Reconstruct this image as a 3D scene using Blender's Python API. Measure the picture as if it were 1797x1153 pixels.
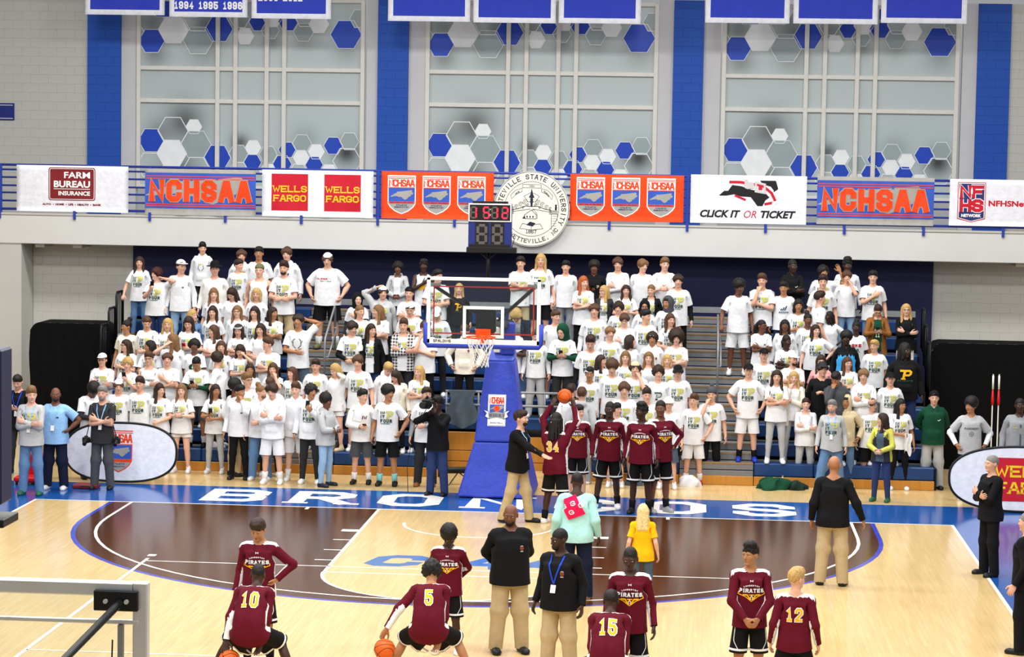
import bpy, math, random
import numpy as np
from mathutils import Vector, Matrix
from mathutils.geometry import tessellate_polygon

for o in list(bpy.data.objects):
    bpy.data.objects.remove(o, do_unlink=True)
SC = bpy.context.scene
COL = SC.collection
rnd = random.Random(7)

# ------------------------------------------------------------------ camera, world, light, exposure
CAM = (3.3119, -38.0414, 6.0633)
YAW, PITCH, ROLL, FOC = -.0773, -.0782, .0164, 4070.67
fw = Vector((math.sin(YAW) * math.cos(PITCH), math.cos(YAW) * math.cos(PITCH), math.sin(PITCH)))
rt = Vector((math.cos(YAW), -math.sin(YAW), 0))
up = rt.cross(fw)
r2 = rt * math.cos(ROLL) + up * math.sin(ROLL)
u2 = -rt * math.sin(ROLL) + up * math.cos(ROLL)
cd = bpy.data.cameras.new('camera')
cam = bpy.data.objects.new('camera', cd)
COL.objects.link(cam)
cd.sensor_fit = 'HORIZONTAL'
cd.sensor_width = 36.0
cd.lens = 36.0 * FOC / 1797.0
cd.clip_start, cd.clip_end = .1, 300
cam.matrix_world = Matrix(((r2.x, u2.x, -fw.x, CAM[0]), (r2.y, u2.y, -fw.y, CAM[1]), (r2.z, u2.z, -fw.z, CAM[2]), (0, 0, 0, 1)))
SC.camera = cam

wd = bpy.data.worlds.new('gym_air')
SC.world = wd
wd.use_nodes = True
bg = wd.node_tree.nodes['Background']
bg.inputs[0].default_value = (.95, .97, 1, 1)
bg.inputs[1].default_value = .34


def lamp(x, y, z, sx, sy, watts, aim=None):
    d = bpy.data.lights.new('gym_light', 'AREA')
    d.shape = 'RECTANGLE'
    d.size, d.size_y, d.energy = sx, sy, watts
    d.color = (1, .985, .95)
    o = bpy.data.objects.new('gym_light', d)
    COL.objects.link(o)
    o.location = (x, y, z)
    if aim:
        o.rotation_euler = (Vector(aim) - Vector((x, y, z))).to_track_quat('-Z', 'Y').to_euler()
    return o


for ly in (-28, -20, -12, -4, 4):
    for lx in (-9, -3, 3, 9):
        lamp(lx, ly, 11.5, 1.6, 1.6, 480)
SC.view_settings.view_transform = 'Standard'
SC.view_settings.look = 'None'
SC.view_settings.gamma = 1
SC.view_settings.use_curve_mapping = False
SC.view_settings.exposure = .0


# ------------------------------------------------------------------ materials
def lin(c):
    if isinstance(c, str):
        c = [int(c[i:i + 2], 16) / 255 for i in (0, 2, 4)]
    return tuple(v / 12.92 if v <= .04045 else ((v + .055) / 1.055) ** 2.4 for v in c)


MATS = {}


def mat(key, col, rough=.6, kind='plain', metal=0, spec=.3, emit=0):
    """Procedural material: colour with a little noise variation and a fine bump."""
    if key in MATS:
        return MATS[key]
    m = bpy.data.materials.new(key)
    m.use_nodes = True
    nt = m.node_tree
    b = nt.nodes['Principled BSDF']
    c = lin(col)
    b.inputs['Roughness'].default_value = rough
    b.inputs['Metallic'].default_value = metal
    b.inputs['Specular IOR Level'].default_value = spec
    tc = nt.nodes.new('ShaderNodeTexCoord')
    nz = nt.nodes.new('ShaderNodeTexNoise')
    nz.inputs['Scale'].default_value = {'cloth': 9, 'hair': 60, 'skin': 25, 'wall': 1.3, 'metal': 12}.get(kind, 5)
    nz.inputs['Detail'].default_value = 3
    nt.links.new(tc.outputs['Object'], nz.inputs['Vector'])
    rp = nt.nodes.new('ShaderNodeValToRGB')
    amp = {'cloth': .07, 'hair': .3, 'skin': .05, 'wall': .03}.get(kind, .04)
    rp.color_ramp.elements[0].position, rp.color_ramp.elements[1].position = .3, .7
    rp.color_ramp.elements[0].color = tuple(v * (1 - amp) for v in c) + (1,)
    rp.color_ramp.elements[1].color = tuple(min(1, v * (1 + amp)) for v in c) + (1,)
    nt.links.new(nz.outputs['Fac'], rp.inputs['Fac'])
    nt.links.new(rp.outputs['Color'], b.inputs['Base Color'])
    if kind in ('cloth', 'hair', 'wall'):
        bp = nt.nodes.new('ShaderNodeBump')
        bp.inputs['Strength'].default_value = {'cloth': .35, 'hair': .5, 'wall': .15}[kind]
        bp.inputs['Distance'].default_value = {'cloth': .02, 'hair': .012, 'wall': .004}[kind]
        n2 = nt.nodes.new('ShaderNodeTexNoise')
        n2.inputs['Scale'].default_value = {'cloth': 14, 'hair': 90, 'wall': 60}[kind]
        nt.links.new(tc.outputs['Object'], n2.inputs['Vector'])
        nt.links.new(n2.outputs['Fac'], bp.inputs['Height'])
        nt.links.new(bp.outputs['Normal'], b.inputs['Normal'])
    if emit:
        nt.links.new(rp.outputs['Color'], b.inputs['Emission Color'])
        b.inputs['Emission Strength'].default_value = emit
    MATS[key] = m
    return m


def paint_mat(key, rough=.5):
    """Printed surface: colour comes from the mesh's own print colours."""
    if key in MATS:
        return MATS[key]
    m = bpy.data.materials.new(key)
    m.use_nodes = True
    nt = m.node_tree
    b = nt.nodes['Principled BSDF']
    a = nt.nodes.new('ShaderNodeVertexColor')
    a.layer_name = 'print'
    nt.links.new(a.outputs['Color'], b.inputs['Base Color'])
    b.inputs['Roughness'].default_value = rough
    MATS[key] = m
    return m


CLOTH = dict(white='e6e7ea', cream='e9e2d2', offwhite='e6e4e0', grey='8f9296', lgrey='b4b6b8', dgrey='4a4c50', charcoal='2d2e31', black='131316',
             navy='171d33', den='5d7fa8', ldenim='8fb0d0', ddenim='2c3a63', khaki='b9a47f', green='12432f', maroon='5c0d20', blue='1f3fb8', sky='8db9e6',
             teal='a9dcdc', brown='8a5a2c', pink='e3a9a6', tan='d2c09a', yellow='f3b410', lime='c9c65a', red='b91c24', royal='2348c8', slate='4a5a6a',
             hotpink='e0124f', olive='6b6a4a', shoegreen='1d5a40', aqua='7fc9cc', lightblue='3fa6e8', purple='4a2a6a', rust='8a3a20')


def cl(c):
    if c == 'plaid':
        m = mat('cloth_plaid', '8a8a8a', .85)
        if 'chk' not in m:
            nt = m.node_tree
            b = nt.nodes['Principled BSDF']
            tc = nt.nodes.new('ShaderNodeTexCoord')
            out = []
            for ax in ('X', 'Z'):
                w = nt.nodes.new('ShaderNodeTexWave')
                w.bands_direction = ax
                w.inputs['Scale'].default_value = 5.5
                nt.links.new(tc.outputs['Object'], w.inputs['Vector'])
                g = nt.nodes.new('ShaderNodeMath')
                g.operation = 'GREATER_THAN'
                g.inputs[1].default_value = .5
                nt.links.new(w.outputs['Fac'], g.inputs[0])
                out.append(g)
            s = nt.nodes.new('ShaderNodeMath')
            s.operation = 'ADD'
            nt.links.new(out[0].outputs[0], s.inputs[0])
            nt.links.new(out[1].outputs[0], s.inputs[1])
            dv = nt.nodes.new('ShaderNodeMath')
            dv.operation = 'MULTIPLY'
            dv.inputs[1].default_value = .4
            nt.links.new(s.outputs[0], dv.inputs[0])
            nt.links.new(dv.outputs[0], b.inputs['Base Color'])
            m['chk'] = 1
        return m
    return mat('cloth_' + c, CLOTH[c], .85, 'cloth', spec=.15)


SKIN = dict(L='d6a48a', P='deae98', T='ab7753', B='6f4530', D='3d251b')
HAIRC = dict(k='15110f', n='2e1e15', b='4d3220', w='7a5836', y='b8955a', r='a8552a', d='3e150f', g='7d7a76', Y='ddc389', s='b8b4ac')


def sk(c):
    return mat('skin_' + c, SKIN[c], .5, 'skin', spec=.35)


def hr(c):
    return mat('hair_' + c, HAIRC[c], .55, 'hair', spec=.3)


# ------------------------------------------------------------------ mesh and object helpers
def tri_mesh(name, V, T, mats, mi=None, smooth=True):
    me = bpy.data.meshes.new(name)
    V = np.asarray(V, np.float32)
    T = np.asarray(T, np.int32)
    me.vertices.add(len(V))
    me.vertices.foreach_set('co', V.ravel())
    k = T.shape[1]
    me.loops.add(T.size)
    me.loops.foreach_set('vertex_index', T.ravel())
    me.polygons.add(len(T))
    me.polygons.foreach_set('loop_start', np.arange(0, T.size, k, dtype=np.int32))
    for m in mats:
        me.materials.append(m)
    if mi is not None:
        me.polygons.foreach_set('material_index', np.asarray(mi, np.int32))
    me.update(calc_edges=True)
    me.polygons.foreach_set('use_smooth', np.full(len(T), smooth, bool))
    return me


def link(name, me, parent=None, loc=(0, 0, 0), rot=(0, 0, 0), **props):
    o = bpy.data.objects.new(name, me)
    COL.objects.link(o)
    o.location = loc
    o.rotation_euler = rot
    if parent is not None:
        o.parent = parent
    for k, v in props.items():
        o[k] = v
    return o


def thing(name, label, cat, loc=(0, 0, 0), group=None, me=None, rot=(0, 0, 0)):
    o = link(name, me, None, loc, rot, label=label, category=cat)
    if group:
        o['group'] = group
    return o


class MB:
    """Collects shapes into one mesh."""
    def __init__(s):
        s.v, s.f, s.m, s.mats = [], [], [], []

    def mid(s, m):
        if m not in s.mats:
            s.mats.append(m)
        return s.mats.index(m)

    def add(s, vs, fs, m):
        b = len(s.v)
        s.v += [tuple(v) for v in vs]
        i = s.mid(m)
        for f in fs:
            s.f.append(tuple(b + k for k in f))
            s.m.append(i)
        return s

    def box(s, c, h, m, bev=0, R=None):
        """box centred on c with half sizes h, its vertical and horizontal edges chamfered by bev"""
        cx, cy, cz = c
        hx, hy, hz = h
        if bev <= 0:
            vs = [(x, y, z) for x in (-hx, hx) for y in (-hy, hy) for z in (-hz, hz)]
            fs = [(0, 1, 3, 2), (4, 6, 7, 5), (0, 4, 5, 1), (2, 3, 7, 6), (0, 2, 6, 4), (1, 5, 7, 3)]
        else:
            e = min(bev, hx * .95, hy * .95, hz * .95)
            vs, key = [], {}
            for sx in (-1, 1):
                for sy in (-1, 1):
                    for sz in (-1, 1):
                        for a in range(3):
                            p = [sx * (hx - e), sy * (hy - e), sz * (hz - e)]
                            p[a] = (sx * hx, sy * hy, sz * hz)[a]
                            key[sx, sy, sz, a] = len(vs)
                            vs.append(tuple(p))
            fs = []
            for a in range(3):
                b_, c_ = [(1, 2), (2, 0), (0, 1)][a]
                for sa in (-1, 1):
                    q = []
                    for sb, sc_ in ((-1, -1), (1, -1), (1, 1), (-1, 1)):
                        k = [0, 0, 0]
                        k[a], k[b_], k[c_] = sa, sb, sc_
                        q.append(key[k[0], k[1], k[2], a])
                    fs.append(tuple(q) if sa > 0 else tuple(q[::-1]))
            for a in range(3):
                b_, c_ = [(1, 2), (2, 0), (0, 1)][a]
                for sb in (-1, 1):
                    for sc_ in (-1, 1):
                        k0, k1 = [0, 0, 0], [0, 0, 0]
                        k0[a], k1[a] = -1, 1
                        for k in (k0, k1):
                            k[b_], k[c_] = sb, sc_
                        q = (key[tuple(k0) + (b_,)], key[tuple(k1) + (b_,)], key[tuple(k1) + (c_,)], key[tuple(k0) + (c_,)])
                        fs.append(q if sb * sc_ < 0 else q[::-1])
            for sx in (-1, 1):
                for sy in (-1, 1):
                    for sz in (-1, 1):
                        q = (key[sx, sy, sz, 0], key[sx, sy, sz, 1], key[sx, sy, sz, 2])
                        fs.append(q if sx * sy * sz > 0 else q[::-1])
        if R is not None:
            vs = [tuple(R @ Vector(v)) for v in vs]
        return s.add([(x + cx, y + cy, z + cz) for x, y, z in vs], fs, m)

    def tube(s, pts, r, m, n=8, closed=False, cap=True):
        pts = [Vector(p) for p in pts]
        N = len(pts)
        rr = r if isinstance(r, (list, tuple)) else [r] * N
        vs, fs = [], []
        ref = None
        for i, p in enumerate(pts):
            a = pts[(i - 1) % N] if (closed or i > 0) else p
            b = pts[(i + 1) % N] if (closed or i < N - 1) else p
            d = (b - a).normalized()
            if ref is None:
                ref = Vector((0, 0, 1)) if abs(d.z) < .9 else Vector((1, 0, 0))
            u = (ref - d * ref.dot(d)).normalized()
            ref = u
            w = d.cross(u)
            for k in range(n):
                t = 2 * math.pi * k / n
                vs.append(tuple(p + (u * math.cos(t) + w * math.sin(t)) * rr[i]))
        for i in range(N if closed else N - 1):
            j = (i + 1) % N
            for k in range(n):
                fs.append((i * n + k, i * n + (k + 1) % n, j * n + (k + 1) % n, j * n + k))
        if cap and not closed:
            fs.append(tuple(range(n))[::-1])
            fs.append(tuple((N - 1) * n + k for k in range(n)))
        return s.add(vs, fs, m)

    def prism(s, poly, y0, y1, m, axis='y'):
        """outline in x,z (or x,y for axis z) given depth between y0 and y1"""
        n = len(poly)
        A = sum(poly[i][0] * poly[(i + 1) % n][1] - poly[(i + 1) % n][0] * poly[i][1] for i in range(n))
        if A < 0:
            poly = poly[::-1]
        f = (lambda p, d: (p[0], d, p[1])) if axis == 'y' else ((lambda p, d: (p[0], p[1], d)) if axis == 'z' else (lambda p, d: (d, p[0], p[1])))
        vs = [f(p, y0) for p in poly] + [f(p, y1) for p in poly]
        fs = [tuple(range(n)), tuple(range(2 * n - 1, n - 1, -1))] + [(i, n + i, n + (i + 1) % n, (i + 1) % n) for i in range(n)]
        if axis == 'z':
            fs = [q[::-1] for q in fs]
        return s.add(vs, fs, m)

    def flat(s, polys, m, f):
        """flat print: list of 2-D polygons placed by f(u, v) -> point"""
        for i, q in enumerate(polys):
            pts = [Vector(f(*p)) for p in q]
            n = (pts[1] - pts[0]).cross(pts[2] - pts[0])
            n = n.normalized() if n.length > 1e-12 else Vector()
            s.add([p + n * (i % 12) * 3e-5 for p in pts], [tuple(range(len(q)))], m)
        return s

    def mesh(s, name, smooth=False):
        me = bpy.data.meshes.new(name)
        me.from_pydata(s.v, [], s.f)
        for m in s.mats:
            me.materials.append(m)
        if s.m:
            me.polygons.foreach_set('material_index', s.m)
        if smooth:
            me.polygons.foreach_set('use_smooth', [True] * len(s.f))
        me.update()
        return me

    def obj(s, name, parent=None, loc=(0, 0, 0), smooth=False, **props):
        return link(name, s.mesh(name, smooth), parent, loc, **props)


# ------------------------------------------------------------------ stroke lettering
def _o(a=.27, b=.18):
    return [(a, 0), (1 - a, 0), (1, b), (1, 1 - b), (1 - a, 1), (a, 1), (0, 1 - b), (0, b), (a, 0)]


GL = {
    'A': [[(0, 0), (.4, 1), (.6, 1), (1, 0)], [(.16, .32), (.84, .32)]],
    'B': [[(0, 0), (0, 1), (.75, 1), (1, .86), (1, .64), (.8, .52), (0, .52)], [(.8, .52), (1, .4), (1, .14), (.75, 0), (0, 0)]],
    'C': [[(1, .76), (1, .84), (.75, 1), (.25, 1), (0, .84), (0, .16), (.25, 0), (.75, 0), (1, .16), (1, .24)]],
    'D': [[(0, 0), (0, 1), (.7, 1), (1, .8), (1, .2), (.7, 0), (0, 0)]], 'E': [[(1, 1), (0, 1), (0, 0), (1, 0)], [(0, .5), (.8, .5)]],
    'F': [[(1, 1), (0, 1), (0, 0)], [(0, .5), (.8, .5)]],
    'G': [[(1, .78), (1, .84), (.73, 1), (.27, 1), (0, .82), (0, .18), (.27, 0), (.73, 0), (1, .18), (1, .45), (.55, .45)]],
    'H': [[(0, 0), (0, 1)], [(1, 0), (1, 1)], [(0, .5), (1, .5)]], 'I': [[(.5, 0), (.5, 1)]], 'J': [[(1, 1), (1, .18), (.73, 0), (.27, 0), (0, .18), (0, .3)]],
    'K': [[(0, 0), (0, 1)], [(1, 1), (0, .4)], [(.35, .6), (1, 0)]], 'L': [[(0, 1), (0, 0), (1, 0)]], 'M': [[(0, 0), (0, 1), (.5, .4), (1, 1), (1, 0)]],
    'N': [[(0, 0), (0, 1), (1, 0), (1, 1)]], 'O': [_o()], 'P': [[(0, 0), (0, 1), (.75, 1), (1, .84), (1, .6), (.75, .44), (0, .44)]],
    'Q': [_o(), [(.6, .3), (1, 0)]], 'R': [[(0, 0), (0, 1), (.75, 1), (1, .84), (1, .62), (.75, .47), (0, .47)], [(.5, .47), (1, 0)]],
    'S': [[(1, .78), (1, .84), (.73, 1), (.27, 1), (0, .84), (0, .66), (.25, .54), (.75, .46), (1, .34), (1, .16), (.73, 0), (.27, 0), (0, .16), (0, .22)]],
    'T': [[(0, 1), (1, 1)], [(.5, 1), (.5, 0)]], 'U': [[(0, 1), (0, .18), (.27, 0), (.73, 0), (1, .18), (1, 1)]], 'V': [[(0, 1), (.5, 0), (1, 1)]],
    'W': [[(0, 1), (.25, 0), (.5, .7), (.75, 0), (1, 1)]], 'X': [[(0, 0), (1, 1)], [(0, 1), (1, 0)]], 'Y': [[(0, 1), (.5, .45), (1, 1)], [(.5, .45), (.5, 0)]],
    'Z': [[(0, 1), (1, 1), (0, 0), (1, 0)]], '0': [_o(.27, .18)], '1': [[(.15, .8), (.5, 1), (.5, 0)], [(.1, 0), (.9, 0)]],
    '2': [[(0, .72), (0, .84), (.27, 1), (.73, 1), (1, .84), (1, .6), (0, .08), (0, 0), (1, 0)]],
    '3': [[(0, .75), (0, .84), (.27, 1), (.73, 1), (1, .84), (1, .64), (.8, .52), (.4, .52)], [(.8, .52), (1, .38), (1, .16), (.73, 0), (.27, 0), (0, .16), (0, .25)]],
    '4': [[(.72, 0), (.72, 1), (0, .3), (1, .3)]], '5': [[(1, 1), (0, 1), (0, .56), (.75, .6), (1, .45), (1, .16), (.73, 0), (.27, 0), (0, .16), (0, .25)]],
    '6': [[(1, .8), (.73, 1), (.27, 1), (0, .84), (0, .16), (.27, 0), (.73, 0), (1, .16), (1, .42), (.73, .56), (0, .52)]], '7': [[(0, 1), (1, 1), (.4, 0)]],
    '8': [[(.25, .52), (0, .66), (0, .86), (.27, 1), (.73, 1), (1, .86), (1, .66), (.75, .52), (.25, .52), (0, .38), (0, .14), (.27, 0), (.73, 0), (1, .14), (1, .38), (.75, .52)]],
    '9': [[(0, .2), (.27, 0), (.73, 0), (1, .16), (1, .84), (.73, 1), (.27, 1), (0, .84), (0, .58), (.27, .44), (1, .48)]],
    '.': [[(.5, 0), (.5, .06)]], ',': [[(.5, .08), (.35, -.12)]], '-': [[(.15, .5), (.85, .5)]], ':': [[(.5, .2), (.5, .3)], [(.5, .7), (.5, .8)]], '+': [[(.5, .45), (.5, .55)]]}
NARROW = {'I': .5, '.': .4, ',': .4, ':': .4, ' ': .6, '1': .85, 'M': 1.2, 'W': 1.25, '+': .7}


def ribbon(pts, t, seg=None):
    """quads following a polyline with mitred corners"""
    closed = len(pts) > 2 and abs(pts[0][0] - pts[-1][0]) + abs(pts[0][1] - pts[-1][1]) < 1e-6
    P = [np.array(p, float) for p in pts]
    if closed:
        P = P[:-1]
    n = len(P)
    L, R = [], []
    for i in range(n):
        a = P[i - 1] if (closed or i > 0) else None
        b = P[(i + 1) % n] if (closed or i < n - 1) else None
        d0 = (P[i] - a) if a is not None else (b - P[i])
        d1 = (b - P[i]) if b is not None else d0
        d0 = d0 / (np.linalg.norm(d0) + 1e-9)
        d1 = d1 / (np.linalg.norm(d1) + 1e-9)
        nn = np.array([-(d0 + d1)[1], (d0 + d1)[0]])
        nn = nn / (np.linalg.norm(nn) + 1e-9)
        c = max(.69, nn @ np.array([-d0[1], d0[0]]))
        L.append(P[i] + nn * t / 2 / c)
        R.append(P[i] - nn * t / 2 / c)
    out = []
    for i in range(n if closed else n - 1):
        j = (i + 1) % n
        k = 1 if not seg else max(1, int(math.ceil(np.linalg.norm(P[j] - P[i]) / seg)))
        for q in range(k):
            f0, f1 = q / k, (q + 1) / k
            out.append([tuple(R[i] + (R[j] - R[i]) * f0), tuple(R[i] + (R[j] - R[i]) * f1), tuple(L[i] + (L[j] - L[i]) * f1), tuple(L[i] + (L[j] - L[i]) * f0)])
    return out


def letters(txt, h, w, t, gap=None, x=0, y=0, align='c', shear=0, serif=0, seg=None, t2=None, f=None):
    """block lettering: cap height h, letter width w, stroke t; returns 2-D polygons"""
    gap = t * .7 if gap is None else gap
    out, cx = [], 0
    for ch in txt:
        ww = w * NARROW.get(ch, 1)
        for st in GL.get(ch, []):
            p = [(cx + t / 2 + u * (ww - t), t / 2 + v * (h - t)) for u, v in st]
            e0, e1 = p[0], p[-1]
            cl_ = abs(e0[0] - e1[0]) + abs(e0[1] - e1[1]) < 1e-6
            if not cl_:   # square ends
                for a, b in ((0, 1), (-1, -2)):
                    d = np.array(p[a]) - np.array(p[b])
                    d = d / (np.linalg.norm(d) + 1e-9) * t / 2
                    if abs(d[1]) > abs(d[0]) * 1.2 or abs(d[1]) < 1e-9:
                        p[a] = (p[a][0] + d[0], p[a][1] + d[1])
            out += ribbon(p, t2 or t, seg)
            if serif and not cl_:
                for e, q in ((p[0], p[1]), (p[-1], p[-2])):
                    if (e[1] < t * .6 or e[1] > h - t * .6) and abs(e[1] - q[1]) > abs(e[0] - q[0]) * .8:
                        yy = t * .25 if e[1] < h / 2 else h - t * .25
                        out += ribbon([(e[0] - serif, yy), (e[0] + serif, yy)], t * .5, seg)
        cx += ww + gap
    tw = cx - gap
    ox = x - (tw / 2 if align == 'c' else (tw if align == 'r' else 0))
    res = []
    for q in out:
        q2 = [(ox + u + shear * v, y + v) for u, v in q]
        res.append([f(*p) for p in q2] if f else q2)
    return res


def font_mesh(txt, size, bold=0, shear=0, align='CENTER'):
    """lettering in the built-in font, as flat polygons"""
    cu = bpy.data.curves.new('lettering', 'FONT')
    cu.body, cu.size, cu.offset, cu.shear, cu.align_x = txt, size, bold, shear, align
    cu.resolution_u = 3
    o = bpy.data.objects.new('lettering', cu)
    COL.objects.link(o)
    dg = bpy.context.evaluated_depsgraph_get()
    me = o.evaluated_get(dg).to_mesh()
    vs = [tuple(v.co) for v in me.vertices]
    fs = [[(vs[i][0], vs[i][1]) for i in p.vertices] for p in me.polygons]
    o.evaluated_get(dg).to_mesh_clear()
    bpy.data.objects.remove(o)
    bpy.data.curves.remove(cu)
    return fs


def fit(polys, x0, x1, y0, y1):
    """stretch polygons into a box"""
    X = [p[0] for q in polys for p in q]
    Y = [p[1] for q in polys for p in q]
    a, b, c, d = min(X), max(X), min(Y), max(Y)
    return [[(x0 + (p[0] - a) / (b - a) * (x1 - x0), y0 + (p[1] - c) / (d - c) * (y1 - y0)) for p in q] for q in polys]


def rect(x0, x1, y0, y1):
    return [(x0, y0), (x1, y0), (x1, y1), (x0, y1)]


def ring(cx, cy, r0, r1, n=48, a0=0, a1=360):
    out = []
    for i in range(n):
        t0, t1 = math.radians(a0 + (a1 - a0) * i / n), math.radians(a0 + (a1 - a0) * (i + 1) / n)
        out.append([(cx + r0 * math.cos(t0), cy + r0 * math.sin(t0)), (cx + r1 * math.cos(t0), cy + r1 * math.sin(t0)),
                    (cx + r1 * math.cos(t1), cy + r1 * math.sin(t1)), (cx + r0 * math.cos(t1), cy + r0 * math.sin(t1))])
    return out


NC = [(0, .30), (.06, .42), (.13, .50), (.20, .62), (.30, .72), (.28, .82), (.45, .84), (.70, .92), (.93, 1.0), (.96, .88), (.93, .80), (1.0, .70), (.97, .55),
      (.90, .50), (.88, .38), (.80, .30), (.74, .12), (.66, .02), (.60, .06), (.48, .30), (.36, .30), (.30, .38), (.18, .36), (.10, .30)]


def ncmap(x0, x1, y0, y1):
    return [[(x0 + a * (x1 - x0), y0 + b * (y1 - y0)) for a, b in NC]]


# ------------------------------------------------------------------ people: implicit surfaces meshed once, then posed joint by joint
def _d(kind, p, X, Y, Z):
    if kind == 'cone':
        a, b, ra, rb = p
        bx, by, bz = b[0] - a[0], b[1] - a[1], b[2] - a[2]
        px, py, pz = X - a[0], Y - a[1], Z - a[2]
        t = np.clip((px * bx + py * by + pz * bz) / (bx * bx + by * by + bz * bz), 0, 1)
        return np.sqrt((px - bx * t) ** 2 + (py - by * t) ** 2 + (pz - bz * t) ** 2) - (ra + (rb - ra) * t)
    if kind == 'ell':
        c, r = p
        x, y, z = X - c[0], Y - c[1], Z - c[2]
        k0 = np.sqrt((x / r[0]) ** 2 + (y / r[1]) ** 2 + (z / r[2]) ** 2)
        k1 = np.sqrt((x / r[0] ** 2) ** 2 + (y / r[1] ** 2) ** 2 + (z / r[2] ** 2) ** 2)
        return k0 * (k0 - 1) / (k1 + 1e-6)
    if kind == 'ecyl':   # elliptical tube between two heights
        (cx, cy), z0, z1, (rx0, ry0), (rx1, ry1) = p
        t = np.clip((Z - z0) / (z1 - z0), 0, 1)
        rx, ry = rx0 + (rx1 - rx0) * t, ry0 + (ry1 - ry0) * t
        d = ((np.abs((X - cx) / rx) ** 2.4 + np.abs((Y - cy) / ry) ** 2.4) ** (1 / 2.4) - 1) * np.minimum(rx, ry)
        dz = np.maximum(z0 - Z, Z - z1)
        return np.maximum(d, dz)
    if kind == 'box':
        c, h, r = p
        x, y, z = np.abs(X - c[0]) - h[0] + r, np.abs(Y - c[1]) - h[1] + r, np.abs(Z - c[2]) - h[2] + r
        return np.sqrt(np.maximum(x, 0) ** 2 + np.maximum(y, 0) ** 2 + np.maximum(z, 0) ** 2) + np.minimum(np.maximum(x, np.maximum(y, z)), 0) - r
    if kind == 'below':   # everything under a tilted plane
        z0, sl = p
        return Z - (z0 + sl * Y)


def _bb(kind, p):
    if kind == 'cone':
        a, b, ra, rb = p
        r = max(ra, rb)
        return [(min(a[i], b[i]) - r, max(a[i], b[i]) + r) for i in range(3)]
    if kind == 'ell':
        return [(p[0][i] - p[1][i], p[0][i] + p[1][i]) for i in range(3)]
    if kind == 'ecyl':
        (cx, cy), z0, z1, a, b = p
        rx, ry = max(a[0], b[0]), max(a[1], b[1])
        return [(cx - rx, cx + rx), (cy - ry, cy + ry), (z0, z1)]
    if kind == 'box':
        return [(p[0][i] - p[1][i], p[0][i] + p[1][i]) for i in range(3)]
    return [(-9, 9)] * 3


def _comb(F, d, op, k):
    if op == 'u':
        h = np.maximum(k - np.abs(F - d), 0) / k
        return np.minimum(F, d) - h * h * k * .25
    h = np.maximum(k - np.abs(F + d), 0) / k
    return np.maximum(F, -d) + h * h * k * .25


def sdf_at(prims, P):
    F = np.full(len(P), 1.0)
    X, Y, Z = np.abs(P[:, 0]), P[:, 1], P[:, 2]
    for op, k, kind, p in prims:
        F = _comb(F, _d(kind, p, X, Y, Z), op, k)
    return F


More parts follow.
